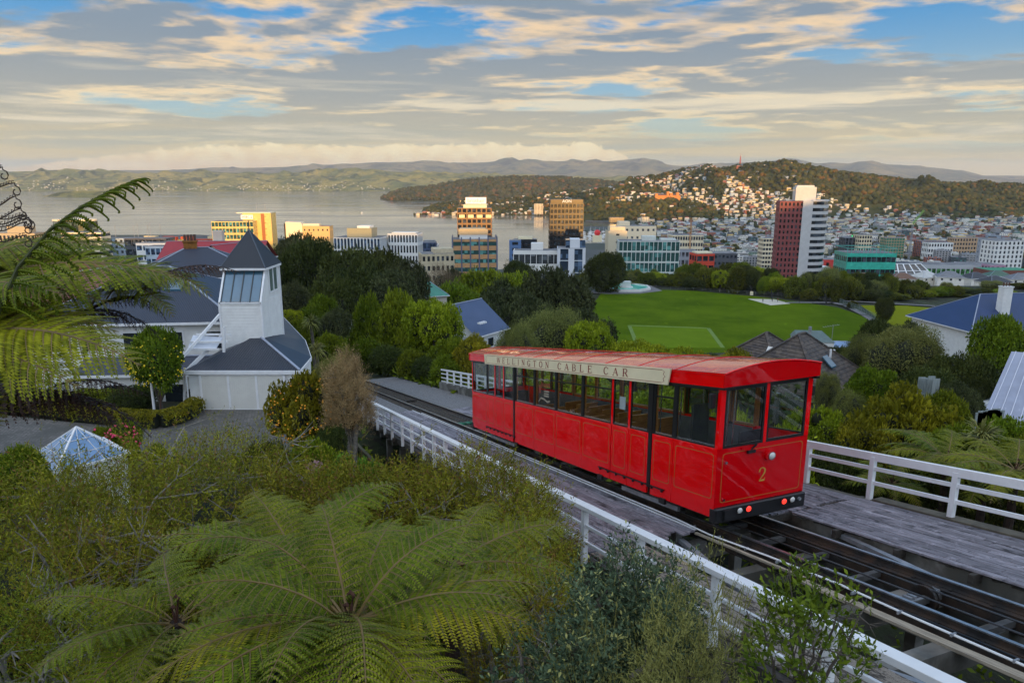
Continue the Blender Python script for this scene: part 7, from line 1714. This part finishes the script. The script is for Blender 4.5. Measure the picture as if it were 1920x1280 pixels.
# ================================================================== foreground shrubs: branches with sprays of leaflets
def sprig(n=9, L=.26, leaf=.05, wide=.34):
    V, F = [], []
    for i in range(n):
        t = (i+1)/n; a = i*2.4; c0 = np.array([0.02*math.sin(i), .02*math.cos(i), L*t]); d = np.array([math.cos(a), math.sin(a), .8]); d /= np.linalg.norm(d)
        s = np.cross(d, [0, 0, 1.]); s /= np.linalg.norm(s); s = s*.8+np.array([0, 0, .3]); l = leaf*(1.1-.4*t); k = len(V)
        V += [c0, c0+d*l*.5+s*l*wide*.5, c0+d*l, c0+d*l*.5-s*l*wide*.5]; F.append((k, k+1, k+2, k+3))
    k = len(V); V += [np.array([-.004, 0, 0]), np.array([.004, 0, 0]), np.array([.002, 0, L]), np.array([-.002, 0, L])]; F.append((k, k+1, k+2, k+3))
    return np.array(V), np.array(F)
def branchy(name, label, x, y, h, r, seed, leafm, barkm, nmain=7, nsp=900, n=9, L=.26, leaf=.05, wide=.34, flat=.6, inner=.5, cat='shrub', z=None, updir=.6, group=None, core=True):
    rd = np.random.default_rng(seed); zb = G(x, y) if z is None else z; e = empty(name, (x, y, zb), 0, label, cat, group); mb = MB(); tips = []
    for i in range(nmain):
        a = 2*PI*i/nmain+rd.normal()*.3; q = rd.uniform(.35, .85); tip = Vector((math.cos(a)*r*q, math.sin(a)*r*q, h*rd.uniform(.62, .88))); base = Vector((rd.normal()*.06, rd.normal()*.06, -.2))
        pts = [base]
        for k in range(1, 6): t = k/5; pts.append(base.lerp(tip, t)+Vector((rd.normal()*.09*r*.4, rd.normal()*.09*r*.4, h*.10*math.sin(t*PI))))
        mb.tube(pts, [.055*h/3, .045*h/3, .035*h/3, .026*h/3, .018*h/3, .009*h/3], 6)
        for j in range(9):
            c0 = pts[2+j % 4].lerp(pts[min(5, 3+j % 4)], rd.random()); d = Vector(rd.normal(size=3)); d.z = abs(d.z)*.5; d.normalize(); t2 = c0+d*r*rd.uniform(.25, .55); mid = c0.lerp(t2, .5)+Vector(rd.normal(size=3))*.06*r
            mb.tube([c0, mid, t2], [.014*h/3, .010*h/3, .004*h/3], 5); tips += [t2, mid]
            for u in range(2): d2 = (d+Vector(rd.normal(size=3))*.8).normalized(); t3 = mid+d2*r*.25; mb.tube([mid, t3], [.007*h/3, .003*h/3], 4); tips.append(t3)
    mb.build('branches', barkm, e)
    if core:  # dark lumps added among the branches to stand for shade between leaves
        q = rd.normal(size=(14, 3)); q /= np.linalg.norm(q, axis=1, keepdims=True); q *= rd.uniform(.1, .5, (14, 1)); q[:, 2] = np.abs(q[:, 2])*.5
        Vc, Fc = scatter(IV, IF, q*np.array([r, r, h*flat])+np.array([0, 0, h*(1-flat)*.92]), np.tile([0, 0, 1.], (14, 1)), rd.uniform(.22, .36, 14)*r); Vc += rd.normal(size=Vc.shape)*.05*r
        link('shade_core', np_mesh('shade_core', Vc, Fc, core_m), e)
    n1 = int(nsp*.72); d = rd.normal(size=(n1, 3)); d[:, 2] = np.abs(d[:, 2])*1.0-.15; d /= np.linalg.norm(d, axis=1, keepdims=True)
    bump_ = np.array([1+.22*mnoise.noise(Vector(q*2.3)+Vector((seed, 0, 0)))+.13*mnoise.noise(Vector(q*6)+Vector((seed, 3, 0))) for q in d])
    P = d*np.array([r, r, h*flat])*bump_[:, None]*rd.uniform(inner, 1.03, (n1, 1))**.5+np.array([0, 0, h*(1-flat)])
    tp = np.array([tips[k] for k in rd.integers(0, len(tips), nsp-n1)])+rd.normal(size=(nsp-n1, 3))*.10*r
    P = np.concatenate([P, tp]); D = np.concatenate([d*np.array([1, 1, .6])+np.array([0, 0, updir]), np.tile([0, 0, 1.], (nsp-n1, 1))])+rd.normal(size=(nsp, 3))*.5
    tv, tf = sprig(n, L, leaf, wide); V, F = scatter(tv, tf, P, D, rd.uniform(.7, 1.3, nsp)); link('foliage', np_mesh('foliage', V, F, leafm), e); return e
def at_shrub(name, label, px, ptop, Y, wpx, seed, leafm, barkm, **k):
    zt = zat(ptop, Y, px); r = wpx/2/FP*(Y*CP+(CAMZ-zt)*SP); x = xat(px, Y, zt-r*.3); zb = min(G(x, Y), zt-1.2*r) ; h = zt-zb
    return branchy(name, label, x, Y, h, r, seed, leafm, barkm, z=zb, **k)
KB = dict(nsp=4300, L=.30, leaf=.082, n=9, flat=.50, wide=.36)
at_shrub('shrub', 'mustard leaved shrub with bare grey branches at the left edge', 60, 905, 10.5, 560, 11, LM['kowhai'], greybark, **KB)
at_shrub('shrub', 'wide mustard leaved shrub with twiggy grey limbs left of centre', 330, 850, 13.0, 560, 12, LM['kowhai'], greybark, **KB)
at_shrub('shrub', 'thin topped mustard shrub growing up in front of the garage drive', 420, 795, 17.0, 300, 13, LM['kowhai'], greybark, nsp=900, L=.3, leaf=.07, n=9, flat=.5)
at_shrub('shrub', 'mustard leaved shrub right behind the big central fern', 620, 880, 12.0, 420, 14, LM['kowhai'], greybark, **KB)
at_shrub('shrub', 'mustard shrub pressed against the white fence under the car', 880, 860, 12.2, 400, 15, LM['kowhai'], greybark, **KB)
at_shrub('shrub', 'smaller mustard shrub overlapping the fence rail below the cable car', 985, 905, 9.6, 230, 16, LM['kowhai'], greybark, nsp=1100, L=.22, leaf=.05, n=9, flat=.5)
at_shrub('shrub', 'mustard shrub filling the gap left of the fern crown', 190, 985, 8.5, 420, 17, LM['kowhai'], greybark, nsp=1800, L=.24, leaf=.055, n=9, flat=.55)
at_shrub('shrub', 'olive shrub with lichened limbs at the lower left corner', 40, 1080, 7.0, 330, 18, LM['green'], greybark, nsp=1300, L=.2, leaf=.045, n=9, flat=.55)
at_shrub('shrub', 'olive brown shrub between the fern and the white fence', 985, 1010, 7.6, 240, 19, LM['kowhai'], greybark, nsp=1200, L=.2, leaf=.045, n=9, flat=.55)
at_shrub('shrub', 'low green shrub under the mustard shrubs at centre', 760, 950, 10.5, 320, 20, LM['kowhai'], greybark, nsp=1400, L=.26, leaf=.06, n=9, flat=.5)
at_shrub('shrub', 'dense blue green bush with pale tips in front of the fence', 1205, 1000, 5.6, 330, 31, LM['glossy'], bark, nsp=5200, L=.12, leaf=.054, n=9, flat=.62, wide=.46, inner=.55)
at_shrub('shrub', 'lower blue green bush at the bottom edge right of the fern', 1075, 1120, 5.0, 250, 32, LM['glossy'], bark, nsp=2200, L=.12, leaf=.052, n=10, flat=.62, wide=.46, inner=.55)
at_shrub('shrub', 'feathery yellow green bush at the bottom in front of the blue green bush', 1270, 1150, 4.5, 330, 33, LM['olive'], bark, nsp=3200, L=.13, leaf=.042, n=14, flat=.62, wide=.24, inner=.5, updir=1.4)
at_shrub('shrub', 'wispy pale yellow bush tips at the bottom edge', 1120, 1180, 4.1, 200, 34, LM['feather'], bark, nsp=700, L=.2, leaf=.026, n=20, flat=.62, wide=.16, inner=.5, updir=2.2)
at_shrub('shrub', 'open twiggy bush standing up through the near fence rail', 1345, 1040, 5.2, 190, 35, LM['olive'], bark, nsp=700, L=.2, leaf=.035, n=14, flat=.62, wide=.22, inner=.4, updir=1.6, core=False)
at_shrub('shrub', 'low mustard shrub at the bottom edge left of the big fern', 250, 1130, 6.2, 330, 21, LM['kowhai'], greybark, nsp=1500, L=.18, leaf=.05, n=9, flat=.55)
tw = branchy('broad_leaved_twig', 'upright twigs of large glossy leaves before the near fence', *(lambda p: (p.x, p.y))(A_(1500, 1290, 4.0)), 1.15, .36, 36, LM['green'], bark, nmain=7, nsp=170, n=9, L=.16, leaf=.062, wide=.5, flat=.7, z=A_(1500, 1290, 4.0).z-.35, updir=1.5, core=False)
at_shrub('shrub', 'dry straw coloured twiggy bush above the fence end', 650, 672, 30, 84, 41, LM['straw'], greybark, nsp=3000, L=.45, leaf=.16, n=9, wide=.12, flat=.55, updir=1.2)
tree('olive', 622, 684, 32, 95, 'pale olive fine leaved bush beside the straw coloured bush')
# orange fruit tree
ft = tree('yellow', 585, 694, 31, 175, 'round fruit tree dotted with small orange fruit beside the garage', name='fruit_tree')
c0 = ft.location.copy(); rr = 2.1; fm = M('orange_fruit', lin(226, 150, 20), .4, .1, 8); V = []; 
rd = np.random.default_rng(3); Pn = rd.normal(size=(150, 3)); Pn[:, 1] = -np.abs(Pn[:, 1]); Pn /= np.linalg.norm(Pn, axis=1, keepdims=True)
cr = ft.children[0]; S3 = np.array(cr.scale); V, F = scatter(IV, IF, Pn*S3*np.array([1.0, 1.0, .45])*rd.uniform(.9, 1.03, (150, 1))+np.array([0, 0, cr.location.z+S3[2]*.58]), np.tile([0, 0, 1.], (150, 1)), np.full(150, .045))
a = ft.rotation_euler[2]; ca, sa = math.cos(-a), math.sin(-a); V = np.column_stack([V[:, 0]*ca-V[:, 1]*sa, V[:, 0]*sa+V[:, 1]*ca, V[:, 2]])
link('fruit', np_mesh('fruit', V, F, fm), ft)['kind'] = 'stuff'
fv = tree('green', 290, 622, 37.2, 118, 'yellow flowering climber mounded over a white post by the porch', name='flowering_climber')
Pn = rd.normal(size=(130, 3)); Pn[:, 1] = -np.abs(Pn[:, 1]); Pn /= np.linalg.norm(Pn, axis=1, keepdims=True); S3 = np.array(fv.children[0].scale)
V, F = scatter(IV, IF, Pn*rd.uniform(.85, 1.06, (130, 1))*S3*np.array([1.02, 1.02, .42])+np.array([0, 0, fv.children[0].location.z+S3[2]*.58]), np.tile([0, 0, 1.], (130, 1)), rd.uniform(.03, .055, 130)); a = fv.rotation_euler[2]; ca, sa = math.cos(-a), math.sin(-a); V = np.column_stack([V[:, 0]*ca-V[:, 1]*sa, V[:, 0]*sa+V[:, 1]*ca, V[:, 2]])
link('blossom', np_mesh('blossom', V, F, M('yellow_blossom', lin(226, 196, 20), .6, .1, 8)), fv)['kind'] = 'stuff'
pp_ = pY(289, 768, 37); e = empty('climber_post', pp_, 0, 'white post carrying the yellow flowering climber', 'post'); MB().tube([(0, 0, -.2), (.02, 0, 3)], .07, 8).build('post_shaft', white, e); MB().tube([(.3, .1, 0), (.5, 0, 1), (.1, 0, 1.8), (.35, 0, 2.6)], .03, 5).build('climbing_stem', M('stem_red', (.12, .05, .035), .8), e)
# clipped hedge along the drive
hg = empty('clipped_hedge', (0, 0, 0), 0, 'low clipped yellow green hedge curving along the drive', 'hedge')
pl = [pz(x, y, DZ+.1) for x, y in ((-60, 768), (60, 770), (150, 782), (230, 793), (300, 797), (345, 785), (368, 768))]; tvv, tff = clump(5, .09, .07, .6); Ps, Ds = [], []
cr_ = MB()
for a, b in zip(pl[:-1], pl[1:]):
    cr_.bar(a+Vector((0, 0, .28)), b+Vector((0, 0, .28)), .75, .62); k = int((b-a).length*260); d = (b-a).normalized(); nn = Vector((-d.y, d.x, 0))
    for _ in range(k): t = rng.uniform(-.03, 1.03); th = rng.uniform(-.1, PI+.1); off = nn*math.cos(th)*.47+Vector((0, 0, .18+.5*math.sin(th)**.5 if th > 0 and th < PI else .15)); Ps.append(a.lerp(b, t)+off); Ds.append(off+Vector((0, 0, -.1)))
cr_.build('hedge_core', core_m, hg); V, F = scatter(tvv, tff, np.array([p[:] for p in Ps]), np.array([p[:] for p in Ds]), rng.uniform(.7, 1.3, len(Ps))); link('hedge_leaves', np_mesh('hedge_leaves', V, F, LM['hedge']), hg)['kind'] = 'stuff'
# rose bush, garden plants
def flowers(e, n, col, key, size=.05, zk=.45, front=True):
    S3 = np.array(e.children[0].scale); Pn = rd.normal(size=(n, 3))
    if front: Pn[:, 1] = -np.abs(Pn[:, 1])
    Pn /= np.linalg.norm(Pn, axis=1, keepdims=True); V, F = scatter(IV, IF, Pn*S3*np.array([1, 1, zk])+np.array([0, 0, e.children[0].location.z+S3[2]*.6]), np.tile([0, 0, 1.], (n, 1)), rd.uniform(.6, 1.2, n)*size); a = e.rotation_euler[2]; ca, sa = math.cos(-a), math.sin(-a); V = np.column_stack([V[:, 0]*ca-V[:, 1]*sa, V[:, 0]*sa+V[:, 1]*ca, V[:, 2]])
    link('blossom', np_mesh('blossom', V, F, M(key, col, .6, .1, 8)), e)['kind'] = 'stuff'
flowers(tree('green', 232, 790, 26.5, 66, 'pink flowering rose bush behind the glass pyramid'), 70, lin(206, 60, 96), 'pink_petals', .06)
flowers(tree('green', 190, 800, 27.5, 55, 'smaller pink rose bush left of the larger one'), 30, lin(206, 60, 96), 'pink_petals', .06)
flowers(tree('dark', 592, 862, 19, 36, 'small bush covered in mauve flowers beside the lush leaves'), 160, lin(150, 110, 120), 'mauve_petals', .05)
for k, (px, pt, Y, w_, lab) in enumerate(((640, 868, 16.5, 90, 'clump of big bright green leaves left of the fence'), (690, 872, 16, 80, 'bright leafy clump beside the retaining boards'), (600, 895, 15.5, 80, 'light green leafy clump below the mauve bush'), (720, 905, 14.5, 70, 'light green leaves under the fence posts'), (560, 900, 15, 60, 'light green leafy clump nearest the mustard shrubs'))):
    tree('lush', px, pt, Y, w_, lab, name='plant', hmin=1.0)
for k, (kd, px, pt, Y, w_, lab) in enumerate((('green', 30, 845, 19, 120, 'dark green bush left of the glass pyramid'), ('hedge', 0, 0, 0, 0, ''), ('green', 245, 832, 24, 40, 'small clipped ball bush right of the glass pyramid'), ('green', 290, 836, 24, 50, 'rounded green bush before the drive'), ('dark', 500, 830, 22, 110, 'dark bush at the lower side of the drive'), ('green', 590, 830, 21, 120, 'green bush under the fruit tree'), ('dark', 250, 728, 38.6, 100, 'dark leafy bed plant under the climber'), ('green', 160, 732, 38.6, 110, 'dark green bed planting behind the hedge'), ('dark', 60, 730, 38.6, 110, 'shaded bed planting behind the hedge at far left'), ('dark', 620, 800, 26, 60, 'dark bush beside the mossy boards'))):
    if kd in PROTO: tree(kd, px, pt, Y, w_, lab, name='shrub', hmin=.8)
# cabbage trees
def cabbage(label, px, ptop, Y, wpx, heads=1):
    zt = zat(ptop, Y, px); x = xat(px, Y, zt); z0 = G(x, Y); e = empty('cabbage_tree', (x, Y, z0), 0, label, 'cabbage tree'); r = wpx/2/FP*Y*1.02; hz_ = zt-z0-r*.7
    MB().tube([(0, 0, -.3), (.1, 0, hz_*.6), (0, 0, hz_)], [.16, .12, .1], 7).build('trunk', bark, e); V, F = [], []
    for k in range(150):
        d = rng.normal(size=3); d[2] = d[2]*.8+.25; d /= np.linalg.norm(d); s = np.cross(d, [0, 0, 1.]); s /= np.linalg.norm(s); c0 = np.array([0, 0, hz_]); L = r*rng.uniform(.8, 1.1); m = c0+d*L*.6; t_ = c0+d*L+np.array([0, 0, -L*.25]); b = len(V)
        V += [c0-s*.02, c0+s*.02, m+s*.035, m-s*.035, t_]; F += [(b, b+1, b+2, b+3), (b+3, b+2, b+4, b+4)]
    me = bpy.data.meshes.new('leaf_head'); me.from_pydata([tuple(v) for v in V], [], [f if f[2] != f[3] else f[:3] for f in F]); me.materials.append(LM['olive']); link('leaf_head', me, e)
cabbage('spiky cabbage tree right of the garage tower', 582, 588, 50, 46); cabbage('lower cabbage tree head beside the garage roof edge', 592, 640, 44, 44); cabbage('spiky cabbage tree over the right fence', 1845, 785, 22, 110)
# ================================================================== trees, from near to far
T = [
 ('dark', 575, 452, 150, 150, 'tall dark evergreen right behind the garage tower'), ('dark', 650, 462, 140, 150, 'broad dark evergreen left of the middle of the dark group'), ('darkgrey', 560, 440, 175, 110, 'dark evergreen peeking above the group behind the tower'),
 ('dark', 715, 466, 150, 160, 'large dark evergreen at the centre of the dark group'), ('dark', 660, 500, 125, 150, 'lower dark evergreen in front of the centre of the dark group'), ('darkgrey', 760, 490, 140, 100, 'dark evergreen at the right end of the dark group'), ('dark', 620, 520, 120, 130, 'dark evergreen low behind the cabbage trees'), ('darkgrey', 735, 510, 125, 120, 'grey green evergreen low at the right of the dark group'),
 ('darkgrey', 548, 530, 90, 80, 'grey green tree close right of the tower'), ('green', 600, 560, 80, 90, 'green tree above the cabbage trees'), ('darkgrey', 628, 580, 75, 70, 'silvery green tree left of the small shed'), ('bright', 545, 575, 62, 50, 'bright green bush against the tower roof'), ('green', 560, 600, 56, 60, 'green bush right of the garage roof'), ('green', 615, 625, 60, 70, 'mid green shrub below the silvery tree'),
 ('brown', 820, 500, 210, 110, 'bare brown tree in front of the cream building'), ('green', 795, 540, 160, 90, 'low green tree left of the uphill path'), ('green', 850, 530, 200, 120, 'green hedge like tree beside the path fence'), ('green', 910, 505, 230, 150, 'green tree below the tan office block'), ('darkgrey', 855, 508, 240, 90, 'dark tree at the foot of the tan office block'), ('bright', 960, 500, 240, 130, 'bright green tree above the dark round trees'), ('dark', 975, 487, 300, 70, 'dark pine like tree before the white strip windowed block'),
 ('conic', 690, 552, 97, 96, 'tall green tapering tree, left one of the row above the track'), ('conic', 748, 542, 86, 110, 'tall green tapering tree, second of the row above the track'), ('bright', 808, 556, 76, 130, 'bright lime green layered tree above the white bridge fence'), ('conic', 640, 618, 106, 70, 'shorter green tapering tree at the left of the row'), ('green', 848, 634, 63, 90, 'bushy green tree right below the lime tree'), ('yellow', 890, 628, 57, 90, 'yellowish bushy tree beside the rear of the red car'), ('green', 715, 640, 94, 110, 'dense green tree over the far track'), ('green', 790, 640, 76, 110, 'dense green shrub mass behind the short white fence'), ('dark', 650, 648, 108, 80, 'dark green bush where the track vanishes'), ('green', 752, 672, 84, 70, 'rounded shrub left of the short white fence'), 
 ('darkgrey', 945, 528, 118, 130, 'grey green round tree left of the larger dark crown'), ('darkgrey', 1040, 504, 120, 170, 'large dark round crowned tree left of the playing field'), ('darkgrey', 1000, 560, 100, 150, 'dark grey green tree low in the round group'), ('darkgrey', 1105, 585, 92, 130, 'dark foliage trailing down beside the field'), ('darkgrey', 905, 560, 105, 90, 'grey green tree at the left of the round group'),
 ('olive', 1035, 594, 66, 170, 'soft rounded olive green tree behind the red car roof'), ('bright', 1105, 598, 62, 110, 'lime green tree right of the soft olive tree'), ('olive', 975, 625, 55, 120, 'olive green tree behind the rear of the red car'), ('bright', 1190, 636, 60, 150, 'lime green hedge top above the red car'), ('bright', 1290, 645, 58, 120, 'lime green bush above the middle of the red car roof'), ('yellow', 1375, 655, 55, 90, 'yellow green bush above the front of the red car'), ('bright', 1240, 640, 64, 120, 'lime green shrub between the hedge and the bush over the car'),
 ('bright', 1430, 790, 24, 260, 'bright green tree seen through the front windows of the car'), ('bright', 1530, 755, 27, 150, 'bright leafy bush right of the front of the red car'), ('bright', 1330, 745, 31, 250, 'green tree seen through the middle car windows'), ('bright', 1200, 725, 37, 250, 'green tree behind the centre of the red car'), ('bright', 1080, 705, 42, 220, 'green tree seen through the rear car windows'), ('bright', 980, 690, 48, 160, 'green tree behind the rear door of the car'),
 ('yellow', 1685, 722, 27, 220, 'large glossy yellow green bush behind the right fence'), ('yellow', 1625, 790, 25, 130, 'glossy yellow green bush left of the large one'), ('olive', 1552, 708, 42, 66, 'small conical olive tree before the tiled roof'), ('olive', 1590, 745, 36, 90, 'brownish olive bush under the tiled roof'), ('olive', 1698, 624, 62, 165, 'large soft grey olive tree in the middle of the right slope'), ('olive', 1625, 640, 66, 110, 'olive tree left of the large grey olive one'), ('green', 1640, 690, 52, 120, 'green shrub mass under the grey olive tree'), ('dark', 1570, 648, 75, 46, 'small dark round tree by the terracotta building'), ('dark', 1655, 605, 95, 110, 'dark evergreen left of the navy roofed villa'), ('darkgrey', 1705, 606, 90, 80, 'silvery evergreen touching the navy roofed villa'),
 ('green', 1880, 600, 56, 130, 'fine leaved green tree in front of the navy roof'), ('dark', 1800, 662, 48, 130, 'dark evergreen left of the white house'), ('dark', 1832, 705, 46, 60, 'dark evergreen at the corner of the white house'), ('dark', 1740, 690, 44, 110, 'dark shrub below the navy roofed villa'), ('darkgrey', 1800, 720, 36, 90, 'grey green bush by the dark paling fence'), ('green', 1770, 740, 32, 110, 'mid green bush right of the glossy bush'), ('green', 1890, 785, 24, 130, 'open leafed green tree at the right edge'), ('green', 1800, 800, 24, 150, 'green bush behind the right fence ferns'), ('green', 1935, 815, 20, 140, 'green bush cut by the right edge above the fence'), ('dark', 1700, 835, 25, 200, 'shaded green bush low behind the right fence'), ('dark', 1560, 840, 24, 160, 'shaded bush behind the fence beside the car'), ('dark', 1850, 880, 21, 260, 'dark undergrowth behind the right fence'),
 ('dark', 1135, 474, 330, 90, 'spreading dark pine behind the paddling pool'), ('dark', 1660, 560, 250, 40, 'small round tree beside the tall mesh fence'),
]
for kd, px, pt, Y, w_, lab in T: tree(kd, px, pt, Y, w_, lab)
for kd, l, s_, h, r, lab in (('green', 7.0, 43, 2.6, 1.9, 'rounded green shrub on the bank just past the short white fence'), ('dark', 6.6, 48, 2.4, 1.8, 'dark shrub beside the gravel, beyond the rounded green one'), ('green', 6.4, 53, 3.0, 2.0, 'green shrub leaning over the gravel near the far rails'), ('dark', 5.4, 60, 3.4, 2.2, 'dark shrub where the gravel bed narrows'), ('green', 4.6, 68, 4, 2.6, 'green shrub closing the view along the rails'), ('darkgrey', -4.8, 33, 1.8, 1.5, 'grey green shrub left of the rails behind the straw bush'), ('green', -5.2, 40, 2.4, 2.0, 'green shrub on the left bank of the far rails'), ('dark', -5.0, 48, 2.6, 2.1, 'dark shrub on the left bank of the far rails'), ('green', -4.6, 57, 3, 2.4, 'green shrub farthest along the left bank of the rails'), ('dark', -1.5, 78, 4.5, 3.2, 'dark bush hiding the far bend of the rails')):
    q = TK(l, s_, -.9); z = G(q.x, q.y); tree_at(kd, q.x, q.y, z-.2, h, r, lab, name='shrub')
lp_ = empty('street_lamp', pY(730, 600, 120), 0, 'grey street lamp standing in front of the dark evergreen group', 'street lamp'); MB().tube([(0, 0, -4), (0, 0, 4.3)], .09, 6).tube([(0, 0, 4.3), (.9, 0, 4.6)], .06, 5).build('lamp_post', galv, lp_); MB().box(.8, 1.6, -.15, .15, 4.52, 4.66).build('lamp_head', galv, lp_)
fp_ = empty('flagpole', pz(1129, 545, FZ), 0, 'thin bare pole at the left side of the paddling pool', 'pole'); MB().tube([(0, 0, 0), (0, 0, 13)], .08, 5).build('pole_shaft', galv, fp_)
# belt of trees behind the field
bl_ = []
for k in range(96):
    px = 1085+k*9.2+random.uniform(-5, 5); row = k % 3; base = np.interp(px, [1085, 1200, 1300, 1420, 1500, 1600, 1700, 1920], [514, 512, 500, 500, 520, 514, 530, 542])
    bl_.append((px, base+random.uniform(-12, 10)+row*7, np.interp(px, [1085, 1250, 1300, 1420, 1560, 1700, 1950], [357, 352, 340, 326, 304, 312, 330])+(2-row)*8+random.uniform(-3, 3), random.uniform(30, 56)))
bl_.sort()
kinds = {'belt': 'dull green', 'green': 'mid green', 'bright': 'light green', 'olive': 'grey olive', 'dark': 'dark green'}
cnt = {}
for px, pt, Y, w_ in bl_:
    kd = random.choice(('belt', 'belt', 'belt', 'green', 'bright', 'olive', 'dark')); q = cnt.get(kd, 0); cnt[kd] = q+1
    tree(kd, px, pt, Y, w_, f'{kinds[kd]} tree in the belt behind the field, {ordinal(q)} {kinds[kd]} one from the left', 'trees in the belt behind the playing field')
cnt = 0
for px, pt, Y, w_ in ((1600, 566, 285, 24), (1655, 586, 250, 22), (1760, 556, 320, 50), (1800, 550, 320, 56), (1850, 556, 310, 60), (1905, 560, 300, 60), (1720, 558, 325, 50), (1935, 558, 280, 60)):
    tree('belt', px, pt, Y, w_, f'low dull green tree beyond the small lawn, {ordinal(cnt)} from the left', 'low trees beyond the small lawn'); cnt += 1
# villas between belt and city at right
for k, (px, pe, Y, rot, rf_, wl_, lab) in enumerate(((1585+40, 533, 445, 20, 'brown', 'cream', 'brown roofed villa behind the tree belt, left end of the villa row'), (1700, 533, 440, -10, 'brown', 'white', 'brown roofed villa with white gable under the glazed hall'), (1745, 530, 450, 15, 'pale', 'white', 'pale roofed white villa, third of the villa row'), (1790, 530, 440, -20, 'grey', 'white', 'grey roofed white villa, fourth of the villa row'), (1838, 532, 450, 10, 'dark', 'white', 'dark roofed villa, fifth of the villa row'), (1880, 528, 470, -8, 'green', 'cream', 'green roofed villa near the right end of the villa row'), (1875, 540, 400, 14, 'dark', 'white', 'dark blue roofed villa lowest of the villa row'), (1925, 534, 430, -10, 'grey', 'white', 'grey roofed villa at the right edge of the villa row'))):
    hhouse(lab, px, pe-10, Y-48, 13, 10, 6, 3.0, rot, wm(wl_), rm(rf_), True, .5, 3)
# right side ferns behind the fence
for k, (px, py, Y, s, lab) in enumerate(((1775, 862, 21, 1.05, 'tree fern behind the right fence, left of the others'), (1905, 880, 18, 1.0, 'tree fern behind the right fence at the edge of view'), (1845, 905, 19, .85, 'low fern between two larger ones behind the right fence'), (1672, 905, 22, .7, 'small fern under the glossy bush behind the right fence'))):
    tree_fern(lab, pY(px, py, Y), 13, s, .3*k, (0, 1, 2), .25, 0, 2.5)
# ground cover: one carpet of low leaves over the near slope and banks
Ps = []
while len(Ps) < 15000:
    x, y = random.uniform(-40, 45), random.uniform(2, 95); l, s = inv_tk(x, y)
    if -2.9 < l < 5.2 and s < 100: continue
    if y > 31 and y < 42 and x < -9: continue
    if random.random() > (12/(y+8))**1.0+.15: continue
    Ps.append((x, y, G(x, y)+random.uniform(0, .25)))
tvv, tff = clump(6, .20, .17, .5); Ps = np.array(Ps); V, F = scatter(tvv, tff, Ps, np.tile([0, 0, 1.], (len(Ps), 1))+rng.normal(size=Ps.shape)*.35, rng.uniform(.7, 1.8, len(Ps))*(.7+Ps[:, 1]/45))
link('ground_cover', np_mesh('ground_cover', V, F, LM['green']))['kind'] = 'stuff'
# wooded ground between: thicket filling the banks right of the track and below the slope houses
Ps = []; 
while len(Ps) < 1700:
    x, y = random.uniform(-75, 110), random.uniform(40, 205); l, s = inv_tk(x, y)
    if -7 < l < 9 and s < 110: continue
    if y > 195 and x > 10: continue
    Ps.append((x, y, G(x, y)+.4))
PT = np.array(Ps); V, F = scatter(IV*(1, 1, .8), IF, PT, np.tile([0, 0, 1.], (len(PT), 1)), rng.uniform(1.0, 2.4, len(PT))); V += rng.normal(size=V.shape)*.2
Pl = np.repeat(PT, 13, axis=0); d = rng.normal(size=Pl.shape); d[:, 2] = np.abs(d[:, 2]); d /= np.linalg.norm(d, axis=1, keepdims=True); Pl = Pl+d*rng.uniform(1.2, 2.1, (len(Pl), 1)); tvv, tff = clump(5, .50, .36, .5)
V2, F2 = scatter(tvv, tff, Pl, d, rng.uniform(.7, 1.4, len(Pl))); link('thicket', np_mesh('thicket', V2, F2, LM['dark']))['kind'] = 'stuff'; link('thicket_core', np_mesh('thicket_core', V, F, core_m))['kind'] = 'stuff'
for lb, n_ in SEEN.items():
    if n_ > 1 and 'belt' not in lb: print('DUP', n_, lb)
    if len(lb.replace('-', ' ').split()) > 16: print('LONG', lb)
